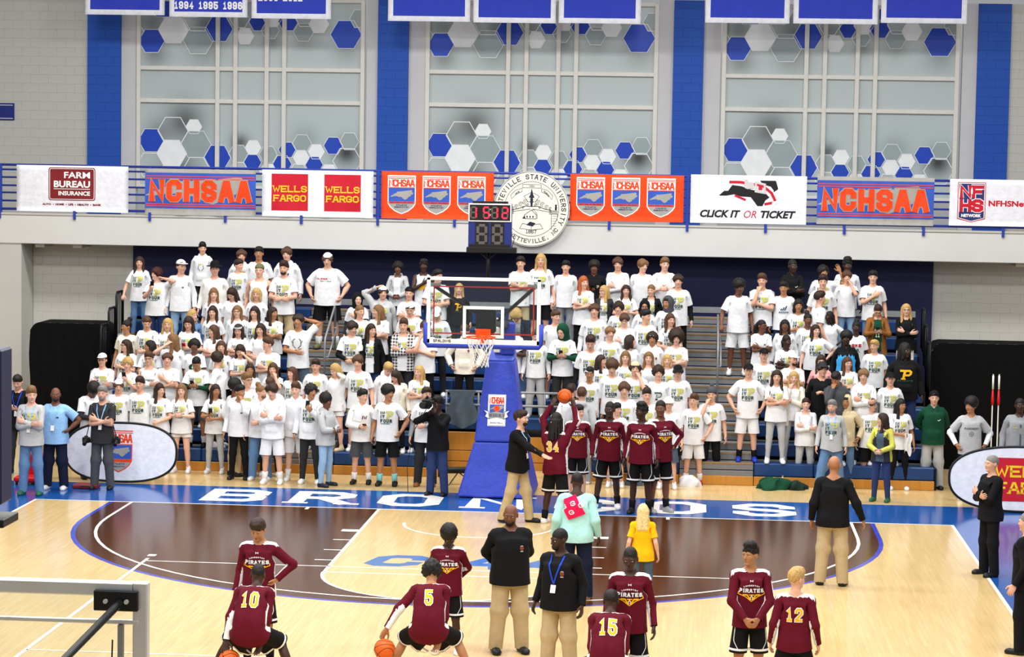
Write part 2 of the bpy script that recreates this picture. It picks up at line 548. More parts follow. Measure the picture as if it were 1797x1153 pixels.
def surfnet(prims, xs, ys, zs, noise=None):
    """surface nets over a rectilinear grid of the half x >= 0, mirrored"""
    F = np.full((len(xs), len(ys), len(zs)), .5, np.float32)
    for op, k, kind, p in prims:
        bb = _bb(kind, p)
        m = k + .03
        sl = []
        for g, (a, b) in zip((xs, ys, zs), bb):
            i0, i1 = np.searchsorted(g, a - m), np.searchsorted(g, b + m)
            sl.append(slice(max(0, i0 - 1), min(len(g), i1 + 1)))
        sl = tuple(sl)
        X, Y, Z = np.meshgrid(xs[sl[0]], ys[sl[1]], zs[sl[2]], indexing='ij', sparse=True)
        if 0 in F[sl].shape:
            continue
        F[sl] = _comb(F[sl], _d(kind, p, X, Y, Z).astype(np.float32), op, k)
    if xs[0] == 0:
        F = np.concatenate([F[:0:-1], F], 0)
        xs = np.concatenate([-xs[:0:-1], xs])
    if noise:
        X, Y, Z = np.meshgrid(xs, ys, zs, indexing='ij', sparse=True)
        a, s = noise
        F = F + a * (np.sin(X * s + 1.3 * np.sin(Y * s * .7)) * np.sin(Y * s * 1.1 + 1) * np.sin(Z * s * .9 + 2)).astype(np.float32)
    F[0], F[-1] = .5, .5
    F[:, 0], F[:, -1] = .5, .5
    F[:, :, 0], F[:, :, -1] = .5, .5
    S = F < 0
    G = (xs, ys, zs)
    c = S[:-1, :-1, :-1].astype(np.int8)
    c = sum(S[i:S.shape[0] - 1 + i, j:S.shape[1] - 1 + j, k:S.shape[2] - 1 + k].astype(np.int8) for i in (0, 1) for j in (0, 1) for k in (0, 1))
    I = np.argwhere((c > 0) & (c < 8))
    idx = np.full(c.shape, -1, np.int64)
    idx[tuple(I.T)] = np.arange(len(I))
    acc, cnt = np.zeros((len(I), 3)), np.zeros(len(I))
    corners = [(i, j, k) for i in (0, 1) for j in (0, 1) for k in (0, 1)]
    for a in corners:
        for ax in range(3):
            if a[ax]:
                continue
            b = list(a)
            b[ax] = 1
            fa, fb = F[tuple((I + a).T)], F[tuple((I + b).T)]
            m = (fa < 0) != (fb < 0)
            t = fa[m] / (fa[m] - fb[m])
            for q in range(3):
                ga = G[q][I[m, q] + a[q]]
                acc[m, q] += ga + ((G[q][I[m, q] + 1] - ga) * t if q == ax else 0)
            cnt[m] += 1
    V = acc / cnt[:, None]
    quads = []
    for ax in range(3):
        o1, o2 = [(1, 2), (2, 0), (0, 1)][ax]
        A = S
        sl0 = [slice(None)] * 3
        sl1 = [slice(None)] * 3
        sl0[ax], sl1[ax] = slice(0, -1), slice(1, None)
        D = np.argwhere(A[tuple(sl0)] != A[tuple(sl1)])
        D = D[(D[:, o1] > 0) & (D[:, o2] > 0) & (D[:, o1] < A.shape[o1] - 1) & (D[:, o2] < A.shape[o2] - 1)]
        ins = A[tuple(D.T)]
        e1, e2 = np.zeros(3, int), np.zeros(3, int)
        e1[o1], e2[o2] = 1, 1
        q = np.stack([idx[tuple((D - e1 - e2).T)], idx[tuple((D - e2).T)], idx[tuple(D.T)], idx[tuple((D - e1).T)]], 1)
        q[~ins] = q[~ins][:, ::-1]
        quads.append(q)
    return V, np.concatenate(quads)


def reduce_mesh(V, Q, target):
    """triangulate and simplify; returns V, T"""
    me = bpy.data.meshes.new('tmp')
    me.from_pydata(V.tolist(), [], Q.tolist())
    o = bpy.data.objects.new('tmp', me)
    COL.objects.link(o)
    n = len(Q) * (2 if Q.shape[1] == 4 else 1)
    md = o.modifiers.new('t', 'TRIANGULATE')
    if n > target:
        md = o.modifiers.new('d', 'DECIMATE')
        md.ratio = target / n
    dg = bpy.context.evaluated_depsgraph_get()
    ev = o.evaluated_get(dg)
    m2 = ev.to_mesh()
    v = np.empty(len(m2.vertices) * 3, np.float32)
    m2.vertices.foreach_get('co', v)
    m2.calc_loop_triangles()
    t = np.empty(len(m2.loop_triangles) * 3, np.int32)
    m2.loop_triangles.foreach_get('vertices', t)
    ev.to_mesh_clear()
    bpy.data.objects.remove(o)
    bpy.data.meshes.remove(me)
    return v.reshape(-1, 3).astype(float), t.reshape(-1, 3)


def ss(x, a, b):
    t = np.clip((x - a) / (b - a), 0, 1)
    return t * t * (3 - 2 * t)


def weights(V, head=False):
    x, z = V[:, 0], V[:, 2]
    ax = np.abs(x)
    W = {}
    zf = ss(z, 1.22, 1.34)
    arm = ss(ax, .115, .235) * np.where(ax > .235, 1, zf) * (z > 1.0)
    W['neck'] = np.ones(len(V)) if head else ss(z, 1.465, 1.545) * (ax < .16)
    for s, n in ((1, 'L'), (-1, 'R')):
        on = (x * s > 0)
        W['sh' + n] = arm * on * (0 if head else 1)
        W['el' + n] = ss(ax, .425, .505) * on * (z > 1.0)
        W['ro' + n] = np.clip((ax - .48) / .22, 0, 1) * on * (z > 1.0)
        W['wr' + n] = ss(ax, .70, .745) * on * (z > 1.0)
        W['f1' + n] = ss(ax, .80, .83) * on * (z > 1.0) * (V[:, 1] > -.055)
        W['f2' + n] = ss(ax, .85, .872) * on * (z > 1.0) * (V[:, 1] > -.055)
        side = ss(x * s, -.02, .03)
        W['hi' + n] = ss(-z, -1.0, -.84) * side * (ax < .3)
        W['kn' + n] = ss(-z, -.54, -.44) * side * (ax < .3)
        W['an' + n] = ss(-z, -.125, -.075) * side * (ax < .3)
    W['sp1'] = ss(z, .95, 1.12)
    W['sp2'] = ss(z, 1.14, 1.34)
    return W


class Base:
    def __init__(s, V, T, mi=None, head=False):
        s.V, s.T, s.mi = V, T, mi
        s.W = weights(V, head)
        s.head = head


def grid(lo, hi, d):
    return np.arange(lo, hi + d * .5, d)


def gcat(*segs):
    """graded grid: (start, end, step) pieces joined"""
    out = []
    for a, b, d in segs:
        n = max(1, int(round((b - a) / d)))
        out.append(np.linspace(a, b, n + 1)[:-1])
    out.append(np.array([segs[-1][1]]))
    return np.concatenate(out)


U = 'u'
BODY = [
    (U, .05, 'ell', ((0, .005, .94), (.160, .112, .14))), (U, .06, 'ell', ((0, .0, 1.09), (.142, .100, .18))),
    (U, .06, 'ell', ((0, .0, 1.28), (.160, .112, .18))), (U, .05, 'cone', ((0, .012, 1.39), (.145, .012, 1.39), .07, .052)),
    (U, .03, 'cone', ((0, .018, 1.42), (0, .004, 1.57), .060, .053)), (U, .04, 'cone', ((.03, .025, 1.475), (.14, .016, 1.415), .03, .03)),
    (U, .04, 'ell', ((.075, .055, .91), (.085, .075, .10))), (U, .04, 'cone', ((.086, .0, .90), (.090, -.004, .50), .086, .056)),
    (U, .03, 'cone', ((.090, .0, .50), (.093, .018, .09), .053, .036)), (U, .03, 'ell', ((.093, .03, .36), (.048, .048, .12))),
    (U, .03, 'cone', ((.095, .03, .045), (.108, -.11, .032), .038, .03)),
    (U, .04, 'ell', ((.180, .01, 1.39), (.046, .050, .048))), (U, .03, 'cone', ((.17, .01, 1.4), (.465, .01, 1.4), .050, .039)),
    (U, .03, 'ell', ((.31, .0, 1.4), (.11, .044, .044))), (U, .02, 'cone', ((.465, .01, 1.4), (.72, .0, 1.4), .040, .0255)),
    (U, .02, 'ell', ((.545, .005, 1.4), (.1, .042, .039))), (U, .02, 'ell', ((.775, .0, 1.398), (.062, .043, .018))),
    # head
    (U, .03, 'ell', ((0, .012, 1.663), (.077, .096, .092))), (U, .04, 'ell', ((0, -.030, 1.603), (.057, .062, .084))),
    (U, .02, 'ell', ((.035, -.055, 1.612), (.03, .03, .03))), (U, .015, 'ell', ((0, -.078, 1.540), (.026, .016, .016))),
    ('s', .014, 'ell', ((.030, -.106, 1.640), (.018, .016, .012))), (U, .012, 'ell', ((.028, -.083, 1.660), (.03, .012, .008))),
    (U, .010, 'cone', ((0, -.090, 1.645), (0, -.108, 1.608), .008, .011)), (U, .006, 'ell', ((.011, -.100, 1.604), (.008, .009, .007))),
    (U, .008, 'ell', ((0, -.088, 1.575), (.022, .011, .010))), (U, .008, 'ell', ((.080, .014, 1.630), (.010, .022, .032)))]
for _y, _l, _r in ((-.033, .082, .0090), (-.0115, .094, .0094), (.0105, .088, .0090), (.031, .066, .0080)):
    BODY += [(U, .008, 'cone', ((.80, _y * .9, 1.398), (.80 + _l * .5, _y * 1.1, 1.395), _r * 1.15, _r)),
             (U, .004, 'cone', ((.80 + _l * .5, _y * 1.1, 1.395), (.80 + _l, _y * 1.12, 1.384), _r, _r * .8))]
BODY += [(U, .012, 'cone', ((.745, -.030, 1.392), (.782, -.066, 1.38), .015, .0125)), (U, .005, 'cone', ((.782, -.066, 1.38), (.818, -.080, 1.372), .012, .0095))]

SHOULD = [(U, .05, 'cone', ((0, .012, 1.39), (.15, .012, 1.39), .083, .058)), (U, .04, 'cone', ((.02, .02, 1.462), (.15, .014, 1.41), .040, .036))]
TORSO = [(U, .06, 'ecyl', ((0, .0), .70, 1.36, (.204, .154), (.176, .130))), (U, .07, 'ell', ((0, -.004, 1.27), (.172, .136, .17))), (U, .05, 'ell', ((.078, .062, .90), (.10, .096, .13)))]
TEE = TORSO + SHOULD + [(U, .05, 'cone', ((.15, .01, 1.397), (.43, .01, 1.392), .060, .082))]
LONG = TORSO + SHOULD + [(U, .05, 'cone', ((.15, .01, 1.397), (.46, .01, 1.399), .062, .056)), (U, .03, 'cone', ((.46, .01, 1.399), (.74, .0, 1.40), .055, .039)),
                         (U, .012, 'cone', ((.70, .0, 1.40), (.735, .0, 1.40), .039, .039))]
UNDER = [(U, .05, 'cone', ((.15, .01, 1.397), (.46, .01, 1.399), .056, .054)), (U, .03, 'cone', ((.46, .01, 1.399), (.74, .0, 1.40), .053, .039))]
BULK = [(U, .06, 'ecyl', ((0, .0), .66, 1.36, (.200, .158), (.190, .145))), (U, .07, 'ell', ((0, -.004, 1.27), (.186, .150, .17))), (U, .05, 'ell', ((.078, .062, .90), (.10, .10, .13)))]
SLEEVE = [(U, .05, 'cone', ((.15, .01, 1.397), (.46, .01, 1.399), .070, .066)), (U, .03, 'cone', ((.46, .01, 1.399), (.70, .0, 1.40), .066, .053)), (U, .012, 'cone', ((.69, .0, 1.40), (.735, .0, 1.40), .040, .038))]
COLLAR = [(U, .04, 'ell', ((0, .085, 1.475), (.105, .06, .06))), (U, .03, 'cone', ((.06, .03, 1.505), (.035, -.075, 1.44), .028, .022))]
HOOD = TORSO + [(U, .02, 'ecyl', ((0, 0), .80, .86, (.176, .134), (.186, .142)))] + SHOULD + SLEEVE + COLLAR + [(U, .03, 'box', ((0, -.13, 1.0), (.10, .03, .07), .03))]
JACK = BULK + [(U, .05, 'cone', ((0, .012, 1.39), (.15, .012, 1.39), .092, .066))] + SLEEVE + COLLAR
TANK = TORSO + [(U, .05, 'cone', ((0, .012, 1.385), (.13, .012, 1.385), .083, .052)), (U, .04, 'cone', ((.04, .02, 1.455), (.12, .016, 1.415), .034, .034))]
PELV = [(U, .05, 'ell', ((0, .005, .95), (.168, .124, .15))), (U, .04, 'ell', ((.078, .058, .91), (.09, .078, .10)))]
TROU = PELV + [(U, .05, 'cone', ((.086, .0, .88), (.092, -.002, .50), .092, .078)), (U, .05, 'cone', ((.092, -.002, .50), (.096, .012, .06), .078, .070))]
SLIM = PELV + [(U, .05, 'cone', ((.087, .0, .90), (.091, -.002, .50), .094, .066)), (U, .04, 'cone', ((.091, -.002, .50), (.094, .018, .08), .064, .050)), (U, .03, 'ell', ((.093, .03, .36), (.056, .056, .12)))]
LEGG = [(U, .05, 'ell', ((0, .005, .95), (.166, .118, .14))), (U, .04, 'ell', ((.076, .058, .91), (.087, .078, .10))), (U, .04, 'cone', ((.086, .0, .90), (.090, -.004, .50), .090, .060)),
        (U, .03, 'cone', ((.090, .0, .50), (.093, .018, .08), .057, .041)), (U, .03, 'ell', ((.093, .03, .36), (.052, .052, .12)))]
SHOR = PELV + [(U, .04, 'cone', ((.086, .0, .88), (.110, -.004, .46), .092, .099))]
SHOE = [(U, .03, 'cone', ((.095, .035, .042), (.107, -.115, .034), .047, .042)), (U, .03, 'cone', ((.107, -.115, .034), (.109, -.145, .03), .040, .034)), (U, .03, 'cone', ((.095, .024, .05), (.095, .02, .115), .046, .043))]
SOCK = [(U, .02, 'cone', ((.095, .02, .07), (.093, .022, .20), .045, .055)), ('s', .004, 'ell', ((.093, .022, .30), (.2, .2, .075)))]
# hair, worn on the rest head
FACE = ('s', .010, 'ell', ((0, -.125, 1.600), (.076, .092, .088)))
FACEL = ('s', .012, 'ell', ((0, -.135, 1.598), (.072, .085, .088)))
HAIR = {
    's': ([(U, .02, 'ell', ((0, .014, 1.678), (.087, .107, .098))), (U, .03, 'ell', ((0, -.025, 1.725), (.072, .085, .056))), FACE, ('s', .012, 'below', (1.635, -.55))], 620, (.0055, 75)),
    'x': ([(U, .02, 'ell', ((0, .013, 1.669), (.081, .101, .093))), ('s', .010, 'ell', ((0, -.125, 1.604), (.074, .090, .092))), ('s', .01, 'below', (1.640, -.55))], 420, (.0025, 110)),
    'm': ([(U, .02, 'ell', ((0, .014, 1.676), (.096, .114, .103))), (U, .03, 'ell', ((.06, -.045, 1.685), (.05, .05, .05))), FACEL, ('s', .012, 'below', (1.605, -.35))], 520, (.006, 70)),
    'c': ([(U, .02, 'ell', ((0, .014, 1.682), (.104, .118, .108))), (U, .03, 'ell', ((.07, .0, 1.66), (.05, .06, .07))), FACEL, ('s', .012, 'below', (1.575, -.3))], 800, (.014, 85)),
    'a': ([(U, .02, 'ell', ((0, .018, 1.70), (.118, .132, .118))), FACE, ('s', .012, 'below', (1.60, -.4))], 700, (.008, 110)),
    'A': ([(U, .02, 'ell', ((0, .02, 1.69), (.165, .165, .155))), ('s', .012, 'ell', ((0, -.165, 1.60), (.095, .13, .11))), ('s', .012, 'below', (1.52, -.2))], 1000, (.014, 90)),
    'l': ([(U, .02, 'ell', ((0, .014, 1.676), (.088, .106, .096))), (U, .05, 'cone', ((.03, .05, 1.63), (.045, .115, 1.36), .075, .055)), (U, .03, 'cone', ((.074, .0, 1.64), (.098, -.03, 1.40), .026, .030)),
           (U, .03, 'cone', ((.098, -.03, 1.40), (.095, -.115, 1.30), .030, .018)), FACE], 900, (.006, 80)),
    'B': ([(U, .02, 'ell', ((0, .014, 1.676), (.090, .108, .096))), (U, .04, 'cone', ((.03, .05, 1.63), (.035, .07, 1.52), .078, .06)), (U, .03, 'cone', ((.078, -.01, 1.64), (.088, -.025, 1.52), .030, .032)), FACE], 700, (.006, 80)),
    'p': ([(U, .02, 'ell', ((0, .014, 1.674), (.082, .102, .092))), (U, .02, 'cone', ((0, .10, 1.69), (0, .15, 1.62), .030, .038)), (U, .03, 'cone', ((0, .15, 1.62), (0, .15, 1.40), .038, .018)), FACE, ('s', .01, 'below', (1.60, -.6))], 500, (.004, 80)),
    'u': ([(U, .02, 'ell', ((0, .014, 1.674), (.082, .102, .092))), (U, .015, 'ell', ((0, .075, 1.775), (.05, .05, .045))), FACE, ('s', .01, 'below', (1.60, -.5))], 480, (.006, 90)),
    'h': ([(U, .02, 'ell', ((0, .014, 1.676), (.088, .106, .098))), (U, .02, 'ell', ((0, -.01, 1.755), (.075, .085, .05))), FACE, ('s', .012, 'below', (1.635, -.5))], 700, (.014, 120)),
}
_dr = [(U, .02, 'ell', ((0, .014, 1.676), (.086, .105, .096)))]
for _i in range(7):
    _a = math.radians(15 + _i * 26)
    _x, _y2 = .082 * math.sin(_a), .02 - .10 * math.cos(_a)
    _dr += [(U, .008, 'cone', ((abs(_x), _y2, 1.66), (abs(_x) * 1.25, _y2 * 1.25 + .02, 1.50 if _i < 2 else 1.36), .022, .017))]
HAIR['d'] = (_dr + [('s', .012, 'ell', ((0, -.13, 1.59), (.07, .09, .11)))], 1000, (.003, 120))
HAIR['b'] = ([(U, .01, 'ell', ((0, -.055, 1.563), (.054, .048, .048))), ('s', .006, 'ell', ((0, -.095, 1.592), (.036, .04, .026))), ('s', .01, 'ell', ((0, -.02, 1.68), (.1, .2, .085)))], 260, None)   # beard
HATS = {
    'cap': [(U, .01, 'ell', ((0, .012, 1.690), (.089, .109, .088))), ('s', .004, 'below', (1.690, .05)), (U, .012, 'ell', ((0, -.125, 1.698), (.072, .078, .011)))],
    'beanie': [(U, .01, 'ell', ((0, .014, 1.695), (.094, .112, .105))), ('s', .006, 'below', (1.668, -.15)), (U, .012, 'ell', ((0, .016, 1.822), (.04, .04, .036)))],
    'skull': [(U, .01, 'ell', ((0, .014, 1.690), (.090, .110, .088))), ('s', .006, 'below', (1.672, -.25))],
    'cowboy': [(U, .01, 'ell', ((0, .012, 1.735), (.088, .108, .085))), ('s', .004, 'below', (1.695, 0)), (U, .015, 'ell', ((0, .01, 1.702), (.165, .20, .014))), ('s', .02, 'ell', ((0, .01, 1.835), (.02, .10, .04)))],
    'bucket': [(U, .01, 'ell', ((0, .012, 1.70), (.092, .112, .088))), ('s', .004, 'below', (1.69, 0)), (U, .02, 'ecyl', ((0, .012), 1.665, 1.705, (.135, .155), (.098, .118)))],
    'band': [(U, .01, 'ecyl', ((0, .012), 1.682, 1.722, (.089, .109), (.085, .104)))],
    'hoodup': [(U, .02, 'ell', ((0, .03, 1.66), (.115, .122, .135))), (U, .05, 'cone', ((0, .05, 1.60), (0, .05, 1.48), .10, .115)), ('s', .012, 'ell', ((0, -.13, 1.605), (.078, .13, .118)))],
    'mask': [(U, .01, 'ell', ((0, -.05, 1.585), (.060, .056, .05))), ('s', .004, 'ell', ((0, .03, 1.58), (.2, .06, .2)))],
}
CLIPS = dict(tee=dict(zlo=.80, x=.385, zhi=1.60), long=dict(zlo=.82, x=.722, zhi=1.6), hoodie=dict(zlo=.81, x=.725, zhi=1.7), tank=dict(zlo=.82, x=.168, zhi=1.6), jersey=dict(zlo=.80, x=.185, zhi=1.6),
             trousers=dict(zlo=.055, zhi=1.03), slim=dict(zlo=.085, zhi=1.03), leggings=dict(zlo=.10, zhi=1.05), shorts=dict(zlo=.52, zhi=1.03), hotpants=dict(zlo=.72, zhi=1.03), sock=dict(zlo=.06, zhi=.215), dress=dict(zlo=.71, x=.385, zhi=1.6))
GARM = dict(tee=TEE, long=LONG, hoodie=HOOD, tank=TANK, jersey=TANK, trousers=TROU, slim=SLIM, leggings=LEGG, shorts=SHOR, hotpants=SHOR, sock=SOCK, dress=TEE, jacket=JACK, coat=JACK, under=UNDER)
CLIPS['jacket'] = CLIPS['hoodie']
CLIPS['under'] = dict(zlo=.82, x=.722, xlo=.30, zhi=1.6)
CLIPS['coat'] = dict(zlo=.71, x=.725, zhi=1.7)
GT = dict(under=420, tee=640, long=1000, hoodie=1300, tank=500, jersey=500, trousers=700, slim=700, leggings=650, shorts=420, hotpants=300, sock=120, dress=700, jacket=1300, coat=1300)
BASES = {}


def body_base(lod):
    k = ('body', lod)
    if k in BASES:
        return BASES[k]
    h = .0062 if lod else .0085
    hz = .0062 if lod else .0085
    xs = gcat((0, .096, h), (.096, .72, .018), (.72, .912, h * .95))
    ys = gcat((-.20, -.13, .014), (-.13, .06, h), (.06, .17, .014))
    zs = gcat((-.012, 1.34, .018), (1.34, 1.78, hz))
    V, Q = surfnet(BODY, xs, ys, zs)
    V, T = reduce_mesh(V, Q, 15000 if lod else 3600)
    mi = np.zeros(len(T), int)
    parts = [(V, T, mi)]

    def blob(c, r, m, n=6, rings=3):
        v, t = [], []
        v.append((c[0], c[1] - r[1], c[2]))
        for i in range(1, rings + 1):
            a = math.pi / 2 * i / rings
            for j in range(n):
                b = 2 * math.pi * j / n
                v.append((c[0] + r[0] * math.sin(a) * math.cos(b), c[1] - r[1] * math.cos(a), c[2] + r[2] * math.sin(a) * math.sin(b)))
        for j in range(n):
            t.append((0, 1 + j, 1 + (j + 1) % n))
        for i in range(rings - 1):
            for j in range(n):
                a0, a1 = 1 + i * n + j, 1 + i * n + (j + 1) % n
                t += [(a0, a0 + n, a1 + n), (a0, a1 + n, a1)]
        parts.append((np.array(v), np.array(t), np.full(len(t), m)))
    n = 10 if lod else 6
    for s in (-1, 1):
        e = 1.0 if lod else 1.15
        blob((.031 * s, -.078, 1.640), (.0145 * e, .0125, .0085 * e), 1, n)      # eye white
        blob((.031 * s, -.0832, 1.640), (.0075 * e, .0095, .0078 * e), 2, n)    # iris
        for q in range(3):   # lashes
            blob(((.020 + .011 * q) * s, -.0868 + .002 * q, 1.6475), (.008, .005, .0024), 2, 5, 2)
        for q in range(3):
            blob(((.018 + .012 * q) * s, -.0905 + .003 * q, 1.6610 + (.002 if q == 1 else 0)), (.0088, .0065, .0048), 3, 5, 2)   # brow
        blob((.0085 * s, -.0975, 1.5785), (.0095, .005, .003), 4, 5, 2)   # upper lip
    blob((0, -.0975, 1.5715), (.013, .005, .0038), 4, 6, 2)
    Vs, Ts, Ms, o = [], [], [], 0
    for v, t, m in parts:
        Vs.append(v)
        Ts.append(t + o)
        Ms.append(m)
        o += len(v)
    b = Base(np.concatenate(Vs), np.concatenate(Ts), np.concatenate(Ms))
    # vertex normals, for tucking the body in under its clothes
    N = np.zeros_like(b.V)
    fn = np.cross(b.V[b.T[:, 1]] - b.V[b.T[:, 0]], b.V[b.T[:, 2]] - b.V[b.T[:, 0]])
    for i in range(3):
        np.add.at(N, b.T[:, i], fn)
    b.N = N / (np.linalg.norm(N, axis=1, keepdims=True) + 1e-12)
    BASES[k] = b
    return b


def clip_mesh(V, Q, c):
    C = V[Q].mean(1)
    k = (C[:, 2] > c['zlo']) & (C[:, 2] < c.get('zhi', 9))
    if 'x' in c:
        k &= np.abs(C[:, 0]) < c['x']
    if 'xlo' in c:
        k &= np.abs(C[:, 0]) > c['xlo']
    if c.get('open'):
        k &= ~((np.abs(C[:, 0]) < c['open']) & (C[:, 1] < 0) & (C[:, 2] < 1.5))
    Q = Q[k]
    u, inv = np.unique(Q, return_inverse=True)
    return V[u], inv.reshape(Q.shape)


def garment(name, lod):
    k = (name, lod)
    if k in BASES:
        return BASES[k]
    c = dict(CLIPS[name])
    if name in ('jacket', 'coat'):
        c['open'] = .085
    h = .0125 if lod else .017
    armx = c.get('x', .2) + .05
    xs = grid(0, max(.26, armx), h)
    ys = grid(-.24, .24, h)
    zs = grid(c['zlo'] - .06, min(c.get('zhi', 1.6), 1.66) + .05, h)
    V, Q = surfnet(GARM[name], xs, ys, zs)
    V, Q = clip_mesh(V, Q, c)
    V, T = reduce_mesh(V, Q, GT[name] * (4 if lod else 1))
    BASES[k] = Base(V, T)
    return BASES[k]


def head_base(name, lod, table=HAIR):
    k = ('head' + name, lod)
    if k in BASES:
        return BASES[k]
    if table is HAIR:
        prims, tg, nz = HAIR[name]
    else:
        prims, tg, nz = HATS[name], 380, None
    h = .0075 if lod else .010
    V, Q = surfnet(prims, grid(0, .24, h), grid(-.25, .25, h), grid(1.24, 1.90, h), nz)
    V, T = reduce_mesh(V, Q, tg * (3 if lod else 1))
    BASES[k] = Base(V, T, head=True)
    return BASES[k]


def simple_base(name, prims, target, lo=-.02, hi=.3):
    if name in BASES:
        return BASES[name]
    V, Q = surfnet(prims, grid(0, .2, .009), grid(-.22, .12, .009), grid(lo, hi, .009))
    V[:, 2] = np.maximum(V[:, 2], 0)
    V, T = reduce_mesh(V, Q, target * 2)
    BASES[name] = Base(V, T)
    return BASES[name]


# joints of the rest figure
S0 = np.array([.165, .01, 1.395])
LA, LF = .30, .255


def arc(a, b):
    """rotation vector of the shortest turn from a to b"""
    a, b = a / np.linalg.norm(a), b / np.linalg.norm(b)
    c = np.cross(a, b)
    s, d = np.linalg.norm(c), float(a @ b)
    if s < 1e-8:
        return np.zeros(3)
    return c / s * math.atan2(s, d)


def rotv(v, r):
    t = np.linalg.norm(r)
    if t < 1e-9:
        return v
    k = r / t
    return v * math.cos(t) + np.cross(k, v) * math.sin(t) + k * (k @ v) * (1 - math.cos(t))


# arm poses: wrist target, elbow direction, palm direction, finger curl (own side +x, figure facing -y)
ARMS = {
    'down': ((.265, -.02, .885), (.1, 1, 0), (-1, 0, 0), .35), 'rel': ((.275, -.10, .90), (.4, 1, 0), (-1, .2, 0), .4),
    'out': ((.36, -.03, .91), (.3, 1, 0), (-1, 0, 0), .3),
    'pocket': ((.245, -.075, .965), (1, .8, 0), (-1, 0, 0), .5), 'hip': ((.215, -.03, 1.03), (1, .35, -.1), (-.6, -.3, -.6), .6),
    'crossa': ((-.085, -.205, 1.165), (1, -.2, -1.2), (0, 1, .3), .3), 'crossb': ((-.06, -.185, 1.20), (1, -.2, -1.2), (0, 1, 0), .6),
    'clasp': ((.045, -.225, 1.03), (1, .3, -.6), (-.5, .8, 0), .7), 'clasph': ((.05, -.25, 1.16), (1, .1, -1), (-.5, .8, 0), .8),
    'back': ((.07, .185, .97), (1, .5, 0), (0, .8, .3), .4), 'phone': ((.06, -.30, 1.17), (.7, .1, -1), (-.3, .3, 1), .9),
    'phoneh': ((.05, -.30, 1.33), (.6, .1, -1), (-.2, .8, .3), .9), 'chin': ((.075, -.175, 1.435), (.35, -.2, -1), (-.6, .6, 0), .9),
    'mouth': ((.085, -.165, 1.49), (.5, -.2, -1), (-.7, .6, 0), .8), 'face': ((.10, -.15, 1.56), (.8, -.2, -.8), (-.7, .6, 0), .4),
    'ear': ((.14, -.06, 1.56), (1, -.2, -.5), (-1, .2, 0), .5), 'head': ((.13, .02, 1.735), (1, .1, .1), (-.5, .1, -1), .3),
    'hback': ((.12, .12, 1.66), (1, .2, .3), (-.5, -1, 0), .3),
    'chest': ((-.02, -.195, 1.27), (1, 0, -.9), (0, 1, 0), .15), 'belly': ((.0, -.215, 1.09), (1, .2, -.6), (0, 1, 0), .25),
    'point': ((.02, -.34, 1.25), (.8, .1, -1), (0, 0, -1), .6), 'raise': ((.20, -.22, 1.85), (.6, -.1, 0), (0, -1, 0), .1), 'wave': ((.34, -.10, 1.66), (.4, 0, -1), (0, -1, 0), .15),
    'fwd': ((.13, -.42, 1.20), (.5, .2, -1), (-1, 0, 0), .4), 'rail': ((.30, -.20, .93), (.6, 1, 0), (0, 0, -1), .9), 'cam': ((.03, -.24, 1.50), (.6, -.2, -1), (-.3, .5, .6), .9),
    'cam2': ((.14, -.14, 1.48), (1, .0, -1), (-1, 0, .2), .8), 'reach': ((.18, -.42, 1.62), (.6, .1, -1), (0, -.6, -.8), .15), 'reachlow': ((.16, -.50, 1.18), (.8, .2, -.7), (0, -1, 0), .1),
    'shirt': ((.075, -.215, .935), (1, .25, 0), (-.8, .5, 0), .9), 'knee': ((.25, -.30, .82), (.7, .6, 0), (-.5, .2, -.8), .4), 'dribble': ((.40, -.28, .72), (.6, .7, 0), (0, -.2, -1), .25), 'low': ((.10, -.42, .66), (.7, .5, 0), (-.2, .8, 0), .2),
    'dribbleh': ((.50, -.22, .99), (.6, .7, 0), (0, -.2, -1), .25), 'lowb': ((.30, -.34, .80), (.6, .7, 0), (0, -.2, -1), .25),
    'lean': ((.34, .02, .93), (.5, 1, 0), (0, 0, -1), .8),
}


